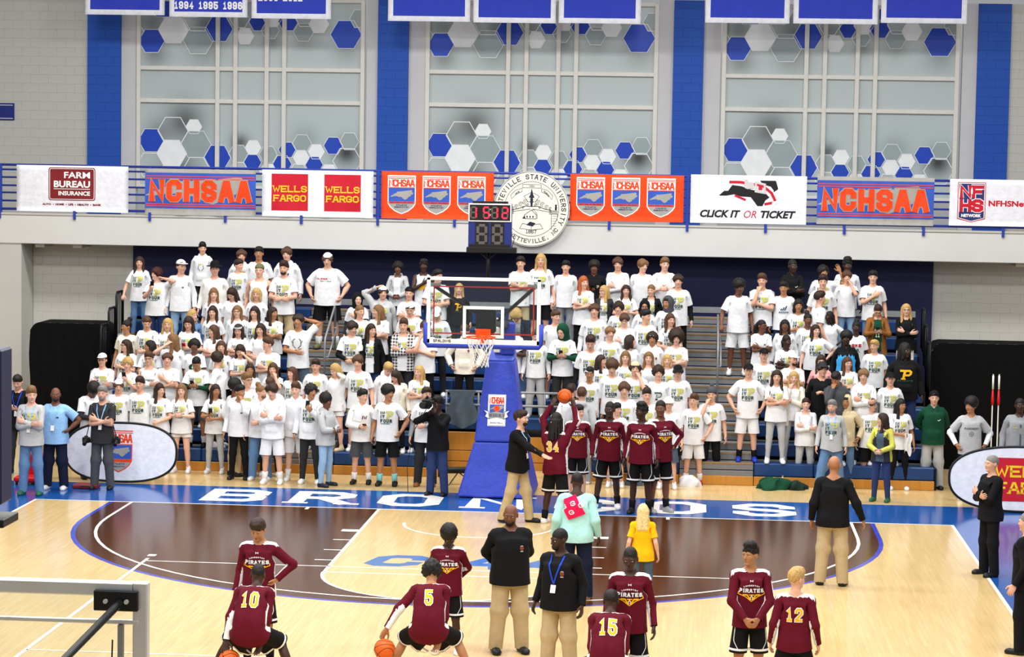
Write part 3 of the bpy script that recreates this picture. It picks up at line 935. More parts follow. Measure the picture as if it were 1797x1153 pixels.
def person_pose(p):
    """joint turns for a figure, worked out from the pose words"""
    J = {}
    fs = p['fem']
    S = S0.copy()
    S[0] *= .92 if fs else 1.0
    S[0] *= 1 + (p['w'] - 1) * .5
    for s, n in ((1, 'L'), (-1, 'R')):
        spec = p['arm' + n]
        tgt, pole, palm, curl = ARMS[spec] if isinstance(spec, str) else spec
        m = np.array([s, 1, 1.0])
        Sx = S * m
        T = np.array(tgt, float) * m
        if p['w'] > 1.04 or p['w'] < .96:
            T = T * np.array([1 + (p['w'] - 1) * .6, 1 + (p['w'] - 1) * .9, 1])
        pole = np.array(pole, float) * m
        palm = np.array(palm, float) * m
        v = T - Sx
        d = min(np.linalg.norm(v), (LA + LF) * .995)
        dn = v / np.linalg.norm(v)
        a = (LA * LA - LF * LF + d * d) / (2 * d)
        hh = math.sqrt(max(0, LA * LA - a * a))
        pp = pole - dn * (pole @ dn)
        pp = pp / (np.linalg.norm(pp) + 1e-9)
        E_ = Sx + dn * a + pp * hh
        T = Sx + dn * d
        ud, fd = (E_ - Sx) / LA, (T - E_) / LF
        x0 = np.array([s, 0, 0.0])
        rs = arc(x0, ud)
        fl = rotv(fd, -rs)
        re = arc(x0, fl)
        # forearm roll that turns the palm the wanted way
        pn = rotv(rotv(np.array([0, 0, -1.0]), re), rs)
        pw = palm - fd * (palm @ fd)
        if np.linalg.norm(pw) > .05:
            pw /= np.linalg.norm(pw)
            pn2 = pn - fd * (pn @ fd)
            pn2 /= np.linalg.norm(pn2) + 1e-9
            ang = math.atan2(float(np.cross(pn2, pw) @ fd), float(pn2 @ pw))
        else:
            ang = 0
        J['sh' + n], J['el' + n] = rs, re
        J['ro' + n] = np.array([s * ang, 0, 0.0])
        J['wr' + n] = np.array([0, 0, 0.0])
        J['f1' + n] = np.array([0, s * curl, 0.0])
        J['f2' + n] = np.array([0, s * curl * 1.2, 0.0])
    J['S'] = S
    R = math.radians
    J['neck'] = np.array([R(p['hp']), R(p['ht']), R(p['hy'])])
    J['sp1'] = np.array([R(p['b1']), R(p['lean']), R(p['tw'] * .5)])
    J['sp2'] = np.array([R(p['b2']), R(p['lean'] * .5), R(p['tw'] * .5)])
    for n, s in (('L', 1), ('R', -1)):
        hf, ho, kf = p['leg' + n]
        J['hi' + n] = np.array([-R(hf), -s * R(ho), 0.0])
        J['kn' + n] = np.array([R(kf), 0, 0.0])
        J['an' + n] = np.array([R(hf - kf) * .95, s * R(ho) * .9, 0.0])
    return J


def warp(V, p, head=False):
    V = V.copy()
    w = p['w']
    x, z = V[:, 0], V[:, 2]
    ax, sg = np.abs(x), np.sign(x)
    hd = ss(z, 1.46, 1.52) * (ax < .16) if not head else np.ones(len(V))
    if head:
        return V
    y0 = V[:, 1].copy()
    if p['fem']:
        g = 1 - .08 * ss(z, 1.2, 1.36) - .10 * ss(z, 1.0, 1.10) * (1 - ss(z, 1.14, 1.26)) + .03 * ss(-z, -1.0, -.9)
        trunk = np.minimum(ax, .2)
        V[:, 0] = np.where(hd > .5, x, sg * (ax - trunk + trunk * g))
        arm = (ax > .2) & (z > 1.2)
        V[arm, 1] = (V[arm, 1] - .01) * .88 + .01
        V[arm, 2] = (V[arm, 2] - 1.398) * .88 + 1.398
        b = np.exp(-(((ax - .072) / .05) ** 2 + ((z - 1.275) / .055) ** 2)) * (y0 < -.03)
        V[:, 1] -= b * .030
    if abs(w - 1) > .01:
        wb = 1 + (w - 1) * (1 - hd)
        belly = 1 + (w - 1) * .8 * np.exp(-((z - 1.08) / .16) ** 2) * (y0 < 0)
        arm = (ax > .2) & (z > 1.2)
        V[:, 1] = np.where(arm, V[:, 1], V[:, 1] * wb * belly)
        trunk = np.minimum(np.abs(V[:, 0]), .2)
        r = np.abs(V[:, 0]) - trunk
        half = np.where(z > 1.36, 1 + (w - 1) * .5, w)
        half = 1 + (half - 1) * (1 - hd)
        V[:, 0] = sg * (r + trunk * half)
        aw = 1 + (w - 1) * .8 * (1 - ss(ax, .6, .74))
        V[:, 2] = np.where(arm, (V[:, 2] - 1.398) * aw + 1.398, V[:, 2])
        V[:, 1] = np.where(arm, (V[:, 1] - .01) * aw + .01, V[:, 1])
    return V


def turn(P, w, J, r):
    t = np.linalg.norm(r)
    if t < 1e-6:
        return
    i = np.nonzero(w > 1e-4)[0]
    if not len(i):
        return
    k = r / t
    v = P[i] - J
    a = (w[i] * t)[:, None]
    c, s = np.cos(a), np.sin(a)
    P[i] = J + v * c + np.cross(k[None], v) * s + k[None] * (v @ k)[:, None] * (1 - c)


def posed(V, W, J, p, head=False):
    P = warp(V, p, head)
    S = J['S']
    dx = S[0] - S0[0]
    for s, n in ((1, 'L'), (-1, 'R')):
        m = np.array([s, 1, 1])
        for j, q in (('f2', (.858, 0, 1.395)), ('f1', (.812, 0, 1.395)), ('wr', (.72, 0, 1.40)), ('ro', (.5, .004, 1.40)), ('el', (.465, .01, 1.40))):
            qq = np.array(q) + np.array([dx, 0, 0])
            turn(P, W[j + n], qq * m, J[j + n])
        turn(P, W['sh' + n], S * m, J['sh' + n])
    turn(P, W['neck'], np.array([0, .012, 1.51]), J['neck'])
    turn(P, W['sp2'], np.array([0, .02, 1.24]), J['sp2'])
    turn(P, W['sp1'], np.array([0, .02, 1.03]), J['sp1'])
    for s, n in ((1, 'L'), (-1, 'R')):
        turn(P, W['an' + n], np.array([.093 * s, .018, .09]), J['an' + n])
        turn(P, W['kn' + n], np.array([.090 * s, .0, .49]), J['kn' + n])
        turn(P, W['hi' + n], np.array([.086 * s, .0, .91]), J['hi' + n])
    return P


def front_y(prims, x, z, back=False):
    """where the garment's front (or back) lies at rest"""
    s = -1 if not back else 1
    P = np.stack([x, np.full(len(x), .40 * s), z], 1)
    for _ in range(26):
        d = sdf_at(prims, P)
        P[:, 1] -= s * np.clip(d, -.02, .2) * .8
    return P[:, 1]


def print_base(key, polys, prims, back=False, off=.0075, step=0):
    """flat print laid on a garment: polys is a list of (polygon list, material slot, layer)"""
    if key in BASES:
        return BASES[key]
    V, T, M = [], [], []
    for ps, m, layer in polys:
        for qi, q in enumerate(ps):
            b = len(V)
            for u, v in q:
                V.append((u if not back else -u, layer + (qi % 10) * .02, v))
            for i in range(1, len(q) - 1):
                T.append((b, b + i, b + i + 1))
                M.append(m)
    V = np.array(V, float)
    lay = V[:, 1].copy()
    V[:, 1] = front_y(prims, V[:, 0], V[:, 2], back) + (off + lay * .002) * (1 if back else -1)
    BASES[key] = Base(V, np.array(T), np.array(M))
    return BASES[key]


# ------------------------------------------------------------------ prints worn on clothes (2-D outlines in body coordinates)
SEG = .05


def wingP(x0, x1, z0, z1, m, lay, grow=0):
    W_, H_ = x1 - x0, z1 - z0
    f = lambda a, b: (x0 + a * W_, z0 + b * H_)
    t = .22 * H_ + grow * 2
    out = []
    for st in ([(.30, .04), (.46, .90)], [(.02, .90), (.86, .90), (.98, .78), (.94, .56), (.80, .42), (.40, .42)], [(.10, .02), (.50, .02)]):
        out += ribbon([f(*q) for q in st], t if st[0][1] > .03 else t * .7, SEG)
    return (out, m, lay)


def prints(code):
    """-> polygon sets, colours, garment outline used, on the back or not"""
    L = lambda t, h, w, th, x, z, al='l', **k: letters(t, h, w, th, None, x, z, al, seg=SEG, **k)
    if code == 'P':
        return ([(L('IN', .056, .046, .015, -.112, 1.282) + L('IT', .056, .046, .015, -.112, 1.212), 0, 0), (L('FOUR', .062, .044, .0155, -.112, 1.136), 0, 0),
                 wingP(-.022, .105, 1.212, 1.338, 1, 0, .004), wingP(-.022, .105, 1.212, 1.338, 2, .8), (L('PINECREST', .019, .0165, .005, .0 - .018, 1.108, 'c'), 3, 0)],
                ['green', 'lgrey', 'lime', 'green'], TEE, False)
    if code == 'pat':
        return ([wingP(-.075, .085, 1.17, 1.325, 0, 0), (L('PATRIOTS', .03, .024, .007, 0, 1.125, 'c'), 1, 0)], ['yellow', 'shoegreen'], HOOD, False)
    if code == 'gp':
        return ([wingP(-.06, .07, 1.15, 1.29, 0, 0), wingP(-.045, .06, 1.175, 1.268, 1, .8)], ['green', 'lgrey'], TEE, False)
    if code == 'logo':
        return ([(rect2(.055, .09, 1.255, 1.275), 0, 0)], ['charcoal'], TEE, False)
    if code == 'wlogo':
        return ([(ribbon([(.055, 1.262), (.075, 1.25), (.105, 1.275)], .011), 0, 0)], ['white'], HOOD, False)
    if code == 'plogo':
        return ([wingP(.06, .11, 1.235, 1.285, 0, 0)], ['tan'], HOOD, False)
    if code == 'crest':
        return ([(ring(.085, 1.262, 0.004, .022, 10), 0, 0), (rect2(.07, .10, 1.222, 1.234) + ribbon([(.07, 1.285), (.085, 1.292), (.10, 1.285)], .008), 1, 0)], ['rust', 'lgrey'], HOOD, False)
    if code == 'three':
        return ([(ribbon([(-.055, 1.20), (-.035, 1.235)], .022) + ribbon([(-.02, 1.20), (.01, 1.262)], .022) + ribbon([(.018, 1.20), (.058, 1.29)], .022) +
                  L('ADIDAS', .035, .028, .0085, 0, 1.145, 'c'), 0, 0)], ['ddenim'], TEE, False)
    if code == 'script':
        return ([(L('OLESS', .026, .03, .007, -.065, 1.285, 'c', shear=.2), 0, 0), (rect2(-.01, .085, 1.295, 1.303), 1, 0), (L('DON T FOLD', .018, .014, .005, 0, 1.245, 'c'), 2, 0)], ['red', 'lgrey', 'green'], TEE, False)
    if code == 'antler':
        return ([(sum([ribbon([(s * .02, 1.16), (s * .075, 1.22), (s * .07, 1.31), (s * .03, 1.335)], .012, SEG) + ribbon([(s * .075, 1.25), (s * .10, 1.30)], .009) for s in (-1, 1)], []) +
                  ribbon([(-.035, 1.13), (.035, 1.13)], .014) + L('BUCK', .024, .02, .006, 0, 1.085, 'c'), 0, 0)], ['green'], TEE, False)
    if code == 'antlerh':
        return ([(sum([ribbon([(s * .015, 1.15), (s * .06, 1.20), (s * .05, 1.27)], .012, SEG) for s in (-1, 1)], []), 0, 0), (L('HUNT', .04, .022, .008, 0, 1.275, 'c'), 1, 0)], ['slate', 'lime'], HOOD, False)
    if code == 'pine':
        return ([(L('PINECREST', .034, .024, .0075, 0, 1.245, 'c') + ring(0, 1.165, .034, .040, 16) + ribbon([(-.037, 1.165), (.037, 1.165)], .005) + ribbon([(0, 1.128), (0, 1.202)], .005), 0, 0)], ['slate'], TEE, False)
    if code == 'jers':
        return ([(L('PINECREST', .045, .024, .009, 0, 1.22, 'c'), 0, 0), (L('23', .075, .045, .014, 0, 1.12, 'c'), 0, 0)], ['shoegreen'], TANK, False)
    if code == 'jersg':
        return ([(L('PINE', .045, .032, .009, 0, 1.20, 'c') + L('11', .08, .05, .016, 0, 1.08, 'c'), 0, 0)], ['cream'], HOOD, False)
    if code == 'cke':
        return ([(L('CKE', .065, .06, .02, 0, 1.25, 'c', shear=.1), 0, 0), (rect2(-.08, .08, 1.14, 1.16) + ring(.03, 1.185, 0.01, .03, 8), 1, 0)], ['red', 'slate'], TEE, False)
    if code == 'bow':
        return ([(L('OW', .055, .05, .014, .055, 1.235, 'c', serif=.012), 0, 0)], ['maroon'], HOOD, False)
    if code == 'letn':
        return ([(L('N', .05, .05, .014, .11, 1.235, 'c', serif=.010), 0, 0)], ['charcoal'], HOOD, False)
    if code == 'spal':
        return ([(ring(0, 1.22, .02, .075, 14), 0, 0), (L('P', .07, .05, .014, .02, 1.19, 'c'), 1, .6)], ['green', 'white'], TEE, False)
    if code == 'multi':
        return ([(ring(.02, 1.21, 0, .05, 7) + ring(-.05, 1.17, 0, .04, 7), 0, 0), (ring(.06, 1.13, 0, .045, 7), 1, .4)], ['yellow', 'rust'], TEE, False)
    if code == 'dots':
        return ([(ring(.06, 1.24, 0, .025, 6) + ring(.01, 1.18, 0, .02, 5), 0, 0), (ring(.09, 1.17, 0, .03, 6) + ring(.05, 1.13, 0, .02, 5), 1, 0), (L('RUN', .03, .03, .008, -.05, 1.24, 'c'), 0, 0)], ['lightblue', 'red'], LONG, False)
    if code == 'pir':
        arcs = []
        for i, ch in enumerate('LUMBERTON'):
            a = math.radians(18 - i * 4.5)
            px, pz = -math.sin(a) * .26, 1.305 - .26 + math.cos(a) * .26
            arcs += [[(px + u * math.cos(a) - v * math.sin(a), pz + u * math.sin(a) + v * math.cos(a)) for u, v in q] for q in letters(ch, .016, .014, .0045)]
        wings = []
        for s in (-1, 1):
            wings += ribbon([(s * .145, 1.245), (s * .15, 1.215), (s * .07, 1.185), (0, 1.13)], .010, SEG) + ribbon([(s * .10, 1.205), (s * .05, 1.205), (s * .012, 1.145)], .016, SEG)
        word = L('PIRATES', .046, .036, .0115, 0, 1.232, 'c', serif=.009)
        return ([(wings, 1, 0), (ring(0, 1.17, .014, .022, 12) + ribbon([(-.03, 1.205), (.03, 1.205)], .012), 1, .3), (ribbon([(0, 1.205), (-.016, 1.145)], .006) + ribbon([(0, 1.205), (.016, 1.145)], .006), 0, .6),
                 (L('PIRATES', .046, .036, .0115, 0, 1.232, 'c', serif=.009, t2=.02), 2, .5), (word, 0, 1.1), (arcs, 0, .5),
                 (ribbon([(-.014, 1.352), (-.014, 1.374)], .006) + ribbon([(.014, 1.352), (.014, 1.374)], .006) + ribbon([(-.014, 1.363), (.014, 1.363)], .007), 0, 0)],
                ['white', 'yellow', 'charcoal'], LONG, False)
    if code.startswith('n'):   # number on the back
        t = code[1:]
        k = dict(align='c', x=0, y=1.13 if t in ('10', '5', '15') else 1.17, seg=.04, gap=.03)
        base = lambda t2: letters(t, .155, .085, .026, serif=.026, t2=t2, **k)
        return ([(letters(t, .155, .085, .026, serif=.032, t2=.044, **k), 0, 0), (base(None), 1, 1)], ['white', 'yellow'], LONG, True)
    if code == 'badge':
        return ([(ring(.075, 1.27, 0, .02, 6) + rect2(-.11, -.045, 1.265, 1.275), 0, 0), (rect2(-.012, .012, .88, 1.33), 1, 0)], ['yellow', 'slate'], TEE, False)


def rect2(a, b, c, d):
    return [rect(a, b, c, d)]


PGEO = {}


def print_for(code):
    if code not in PGEO:
        sets, cols, prims, back = prints(code)
        PGEO[code] = (print_base(('print', code), sets, prims, back), [mat('print_' + c, CLOTH[c], .7) for c in cols])
    return PGEO[code]


# ------------------------------------------------------------------ one figure
EXTRA_H = dict(a=.045, A=.09, u=.045, m=.02, c=.03, h=.035)
HAT_H = dict(cap=.02, beanie=.09, cowboy=.04, bucket=.03, skull=.02, hoodup=.035)
PRNG = random.Random(3)


def parse(spec):
    F = [f.split() for f in spec.split('|')]
    p = dict(fem=F[0][0] == 'f', skin=F[0][1], w=1.0, hy=0, hp=0, ht=0, by=0, b1=0, b2=0, lean=0, tw=0, legL=(1, 3, 2), legR=(1, 3, 2), hat=None, gl=0, beard=0, under=None, sock=None, near=0, z0=0)
    h = F[0][2].split(':')
    p['hair'], p['hc'] = h[0], (h[1] if len(h) > 1 else 'n')
    p['top'] = F[1]
    p['bot'] = F[2]
    p['shoe'] = F[3][0] if F[3] else 'white'
    p['armR'], p['armL'] = F[4][0], F[4][1]
    for o in (F[5] if len(F) > 5 else []):
        k, _, v = o.partition('=')
        if k in ('legL', 'legR'):
            p[k] = tuple(float(a) for a in v.split(','))
        elif k in ('hat', 'under', 'sock', 'extra', 'duo'):
            p[k] = v
        else:
            p[k] = float(v) if v else 1
    return p


def tall(p):
    return 1.757 + max(EXTRA_H.get(p['hair'], .012) if p['hair'] != 'n' else 0, HAT_H.get((p['hat'] or '').split(':')[0], 0))


def make_person(X, Y, Z, height, spec, label, lod=0, group=None):
    p = parse(spec)
    sc = height / 1.757
    J = person_pose(p)
    by = math.radians(p['by'])
    cb, sb = math.cos(by), math.sin(by)
    pose_state = {'dz': 0}

    def place(P):
        P = P * sc
        P[:, 2] += pose_state['dz']
        return np.stack([P[:, 0] * cb - P[:, 1] * sb, P[:, 0] * sb + P[:, 1] * cb, P[:, 2]], 1)

    def put(b, name, mats, mi=None, parent=None, head=False, V=None):
        P = place(posed(b.V if V is None else V, b.W, J, p, head or b.head))
        me = tri_mesh(name, P, b.T, mats, b.mi if mi is None else mi)
        return link(name, me, parent)

    shoe = simple_base('shoe', SHOE, 150, 0)
    SP = posed(shoe.V, shoe.W, J, p)
    pose_state['dz'] = -SP[:, 2].min() * sc
    bb = body_base(lod)
    top, bot = p['top'][0], p['bot'][0]
    # tuck the body in where clothes cover it
    V = bb.V.copy()
    ax, z = np.abs(V[:, 0]), V[:, 2]
    reach = {'tee': .36, 'dress': .36, 'tank': .13, 'jersey': .13}.get(top, .70)
    reach = .70 if p['under'] else reach
    m = (z > .84) & (z < 1.455) & (ax < reach) & ((ax > .07) | (z < 1.42))
    lo = dict(shorts=.56, hotpants=.76).get(bot, .14)
    m |= (z < .98) & (z > lo) & (ax < .3)
    m |= (z < .105)
    sh = (z > 1.32) & (z < 1.47) & (ax > .085) & (ax < (.30 if reach > .2 else .12))
    V -= bb.N * (m * .010 + sh * .016)[:, None]
    hairm = hr(p['hc'])
    root = put(bb, 'person', [sk(p['skin']), mat('eye_white', 'e8e4de', .3), mat('eye_iris', '22150f', .25), hr('g' if p['hc'] == 'g' else ('k' if p['hc'] == 'k' else 'n')),
                              mat('lip_' + p['skin'], dict(L='b8685c', P='c0655f', T='98584a', B='6a3a30', D='4a2722')[p['skin']], .45)], V=V)
    root.location = (X, Y, Z)
    root['label'], root['category'] = label, 'person'
    if group:
        root['group'] = group
    # clothes
    if p['under']:
        put(garment('under', lod), 'undershirt', [cl(p['under'])], parent=root)
    col = p['top'][1]
    pr = p['top'][2] if len(p['top']) > 2 else '-'
    gname = dict(tee='tee_shirt', long='long_sleeved_shirt', hoodie='hooded_sweatshirt', tank='tank_top', jersey='basketball_jersey', jacket='open_jacket', warm='warm_up_shirt', dress='long_tee_shirt', coat='coat')[top]
    if top == 'warm':
        g = garment('long', lod)
        C = g.V[g.T].mean(1)
        axc = np.abs(C[:, 0])
        wht = ((C[:, 2] > 1.445) & (axc > .055) & (axc < .19)) | ((axc > .36) & (C[:, 2] < 1.372)) | ((axc > .48) & (C[:, 2] < 1.388) & (C[:, 1] > -.02)) | ((C[:, 1] > .04) & (C[:, 2] > 1.44) & (axc < .19))
        wht |= (np.abs(C[:, 1] - .01) < .035) & (C[:, 2] < 1.33) & (axc > .14) & (axc < .25)
        put(g, gname, [cl('maroon'), cl('white')], mi=wht.astype(int), parent=root)
    elif top in ('jacket', 'coat'):
        put(garment('tank', lod), 'tee_shirt', [cl(p['top'][3] if len(p['top']) > 3 else 'white')], parent=root)
        put(garment(top, lod), gname, [cl(col), cl(p['duo'].split(':')[0])] if p.get('duo') else [cl(col)], mi=duo(garment(top, lod), p), parent=root)
    else:
        put(garment(top, lod), gname, [cl(col), cl(p['duo'].split(':')[0])] if p.get('duo') else [cl(col)], mi=duo(garment(top, lod), p), parent=root)
    for code in pr.split('+'):
        if code not in ('-', ''):
            b, ms = print_for(code)
            put(b, 'back_number' if (code[0] == 'n') else 'shirt_print', ms, parent=root)
    if top == 'warm':
        bt = garment('shorts', lod)
    elif bot not in ('-',):
        bt = garment(bot, lod)
    put(bt if bot != '-' else garment('slim', lod), dict(shorts='shorts', hotpants='short_shorts', leggings='leggings').get(bot, 'trousers'), [cl(p['bot'][1])], parent=root)
    if top == 'warm':
        put(trim_base(), 'shorts_trim', [cl('white')], parent=root)
    if p['sock']:
        sb_ = simple_base('sock', SOCK, 110, .05, )
        for s in (1, -1):
            put(half(sb_, s, 'sock'), 'sock', [cl(p['sock'])], parent=root)
    for s in (1, -1):
        put(half(shoe, s, 'shoe'), 'shoe', [mat('shoe_' + p['shoe'], CLOTH[p['shoe']], .5, 'cloth')], parent=root)
    # head
    if p['hair'] != 'n':
        hb = head_base(p['hair'], lod)
        hv = hb.V.copy()
        a, sx = math.radians(PRNG.uniform(-9, 9)), PRNG.uniform(.97, 1.05)
        xx, yy = hv[:, 0].copy(), hv[:, 1] - .014
        hv[:, 0], hv[:, 1] = (xx * math.cos(a) - yy * math.sin(a)) * sx, xx * math.sin(a) + yy * math.cos(a) + .014
        up_ = np.maximum(hv[:, 2] - 1.665, 0)
        if p['hat'] and not p['hat'].startswith(('band', 'mask')):
            f_ = 1 - .13 * ss(hv[:, 2], 1.655, 1.70)
            hv[:, 0] *= f_
            hv[:, 1] = (hv[:, 1] - .014) * f_ + .014
            hv[:, 2] -= up_ * .28
        else:
            hv[:, 2] += up_ * PRNG.uniform(-.06, .16)
        put(hb, 'hair', [hairm], parent=root, V=hv)
    if p['beard']:
        put(head_base('b', lod), 'beard', [hairm], parent=root)
    if p['hat']:
        hs = p['hat'].split(':')
        hb = head_base('cap' if hs[0] == 'capback' else hs[0], lod, HATS)
        hv = hb.V
        if hs[0] == 'capback':
            hv = hv.copy()
            hv[:, 0] *= -1
            hv[:, 1] = .024 - hv[:, 1]
        put(hb, dict(cap='cap', capback='cap', beanie='knit_hat', skull='beanie', cowboy='cowboy_hat', bucket='bucket_hat', band='headband', hoodup='hood', mask='face_mask')[hs[0]], [cl(hs[1])], parent=root, V=hv)
    if p['gl']:
        put(glasses_base(), 'eyeglasses', [mat('glasses_frame', '241c1a', .3)], parent=root)
    for e in p.get('extra', '').split('+'):
        if e in ('lanyard', 'lanyardb'):
            put(lanyard_base(), 'lanyard', [cl('sky' if e == 'lanyard' else 'royal'), cl('white')], parent=root)
        if e == 'legsleeve':
            lg = garment('leggings', lod)
            hb = half(lg, 1, 'leg%d' % lod)
            k = hb.V[hb.T].mean(1)[:, 2] < .62
            put(Base(hb.V, hb.T[k]), 'leg_sleeve', [cl('black')], parent=root)
    # a few points worth knowing, in world coordinates
    pts = {}
    for s, n in ((1, 'L'), (-1, 'R')):
        q = np.array([[.80 * s, -.01, 1.355], [.72 * s, 0, 1.40], [.165 * s, .0, 1.48]])
        bq = Base(q, np.zeros((1, 3), int))
        w = place(posed(q, bq.W, J, p)) + np.array([X, Y, Z])
        pts['hand' + n], pts['wrist' + n], pts['shoulder' + n] = w
    q = np.array([[0, -.02, 1.757], [0, -.14, 1.58]])
    bq = Base(q, np.zeros((1, 3), int))
    w = place(posed(q, bq.W, J, p)) + np.array([X, Y, Z])
    pts['top'], pts['mouth'] = w
    pts['root'], pts['by'], pts['put'] = root, by, put
    return pts


def duo(g, p):
    if not p.get('duo'):
        return None
    C = g.V[g.T].mean(1)
    arm = (np.abs(C[:, 0]) > .185) | (C[:, 2] > 1.32)
    return (arm if p['duo'].endswith(':s') else ~arm).astype(int)


HALF = {}


def half(b, s, key):
    if (key, s) not in HALF:
        c = b.V[b.T].mean(1)[:, 0] * s > 0
        T = b.T[c]
        u, inv = np.unique(T, return_inverse=True)
        HALF[key, s] = Base(b.V[u], inv.reshape(T.shape))
    return HALF[key, s]


def strip_base(key, rows, closed=False):
    """band between two rows of points"""
    a, b = rows
    n = len(a)
    V = np.array(list(a) + list(b), float)
    T = []
    for i in range(n if closed else n - 1):
        j = (i + 1) % n
        T += [(i, j, n + j), (i, n + j, n + i)]
    return V, np.array(T)


def trim_base():
    if 'trim' in BASES:
        return BASES['trim']
    Vs, Ts, Ms, o = [], [], [], 0

    def push(V, T):
        nonlocal o
        Vs.append(V)
        Ts.append(T + o)
        o += len(V)
    for s in (1, -1):
        ang = np.linspace(0, 2 * math.pi, 25)[:-1]
        c = np.array([.10 * s, -.004])

        def edge(z, ang=ang, c=c):
            P = np.stack([c[0] + .22 * np.cos(ang), c[1] + .22 * np.sin(ang), np.full(len(ang), z)], 1)
            for _ in range(20):
                d = np.clip(sdf_leg(P, s), -.02, .1)
                P[:, 0] -= np.cos(ang) * d * .8
                P[:, 1] -= np.sin(ang) * d * .8
            P[:, 0] += np.cos(ang) * .006
            P[:, 1] += np.sin(ang) * .006
            return P
        push(*strip_base('t', (edge(.545), edge(.570)), True))
        # zig up the outside seam
        zz = np.linspace(.57, .86, 12)
        for off in (0,):
            A = []
            B = []
            for k, zq in enumerate(zz):
                aa = -math.pi / 2 + s * math.radians(48 - 34 * max(0, (.66 - zq)) / .09 * (zq < .66))
                aa = aa if s > 0 else aa
                e = edge(zq, np.array([aa, aa + .10]))
                A.append(e[0])
                B.append(e[1])
            push(*strip_base('s', (A, B)))
    BASES['trim'] = Base(np.concatenate(Vs), np.concatenate(Ts))
    return BASES['trim']


def sdf_leg(P, s):
    X, Y, Z = P[:, 0] * s, P[:, 1], P[:, 2]
    F = np.full(len(P), 1.0)
    for op, k, kind, q in SHOR:
        F = _comb(F, _d(kind, q, X, Y, Z), op, k)
    return F


def glasses_base():
    if 'gl' in BASES:
        return BASES['gl']
    V, T, o = [], [], 0
    for s in (-1, 1):
        for c0, c1, y0 in ((.012, .056, -.104),):
            out = [(c0, 1.624), (c1, 1.624), (c1, 1.656), (c0, 1.656)]
            inn = [(c0 + .005, 1.628), (c1 - .005, 1.628), (c1 - .005, 1.651), (c0 + .005, 1.651)]
            b = len(V)
            yy = lambda x: -.112 + abs(x) * .25
            V += [(s * x, yy(x), z) for x, z in out] + [(s * x, yy(x), z) for x, z in inn]
            for i in range(4):
                j = (i + 1) % 4
                T += [(b + i, b + j, b + 4 + j), (b + i, b + 4 + j, b + 4 + i)]
        b = len(V)
        V += [(s * .056, -.098, 1.646), (s * .056, -.098, 1.652), (s * .084, .01, 1.652), (s * .084, .01, 1.646)]
        T += [(b, b + 1, b + 2), (b, b + 2, b + 3)]
    b = len(V)
    V += [(-.013, -.110, 1.644), (.013, -.110, 1.644), (.013, -.110, 1.650), (-.013, -.110, 1.650)]
    T += [(b, b + 1, b + 2), (b, b + 2, b + 3)]
    BASES['gl'] = Base(np.array(V), np.array(T), head=True)
    return BASES['gl']


def lanyard_base():
    if 'lan' in BASES:
        return BASES['lan']
    polys = []
    for s in (-1, 1):
        polys += ribbon([(s * .075, 1.46), (s * .06, 1.36), (0, 1.14)], .016, .04)
    sets = [(polys, 0, 0), (rect2(-.028, .028, 1.04, 1.13), 1, .5)]
    b = print_base(('print', 'lanyard'), sets, HOOD, False, .010)
    BASES['lan'] = b
    return b


# ------------------------------------------------------------------ the hall
def gym_wood(key, c1, c2, c3, rough, spec=.5, bw=.057):
    m = bpy.data.materials.new(key)
    m.use_nodes = True
    nt = m.node_tree
    b = nt.nodes['Principled BSDF']
    tc = nt.nodes.new('ShaderNodeTexCoord')
    mp = nt.nodes.new('ShaderNodeMapping')
    mp.inputs['Rotation'].default_value = (0, 0, math.pi / 2)
    br = nt.nodes.new('ShaderNodeTexBrick')
    br.inputs['Color1'].default_value = lin(c1) + (1,)
    br.inputs['Color2'].default_value = lin(c2) + (1,)
    br.inputs['Mortar'].default_value = lin(c3) + (1,)
    br.inputs['Scale'].default_value = 1
    br.inputs['Brick Width'].default_value = .9
    br.inputs['Row Height'].default_value = bw
    br.inputs['Mortar Size'].default_value = .0012
    nt.links.new(tc.outputs['Object'], mp.inputs['Vector'])
    nt.links.new(mp.outputs['Vector'], br.inputs['Vector'])
    nz = nt.nodes.new('ShaderNodeTexNoise')
    nz.inputs['Scale'].default_value = 2.2
    nz.inputs['Detail'].default_value = 5
    m2 = nt.nodes.new('ShaderNodeMapping')
    m2.inputs['Scale'].default_value = (9, .5, 1)
    nt.links.new(tc.outputs['Object'], m2.inputs['Vector'])
    nt.links.new(m2.outputs['Vector'], nz.inputs['Vector'])
    mx = nt.nodes.new('ShaderNodeMixRGB')
    mx.blend_type = 'MULTIPLY'
    rp = nt.nodes.new('ShaderNodeValToRGB')
    rp.color_ramp.elements[0].color = (.92, .905, .88, 1)
    rp.color_ramp.elements[1].color = (1, 1, 1, 1)
    rp.color_ramp.elements[0].position, rp.color_ramp.elements[1].position = .35, .62
    nt.links.new(nz.outputs['Fac'], rp.inputs['Fac'])
    mx.inputs['Fac'].default_value = 1
    nt.links.new(br.outputs['Color'], mx.inputs['Color1'])
    nt.links.new(rp.outputs['Color'], mx.inputs['Color2'])
    nt.links.new(mx.outputs['Color'], b.inputs['Base Color'])
    b.inputs['Roughness'].default_value = rough
    b.inputs['Specular IOR Level'].default_value = spec
    b.inputs['Specular Tint'].default_value = (1, .90, .76, 1)
    return m


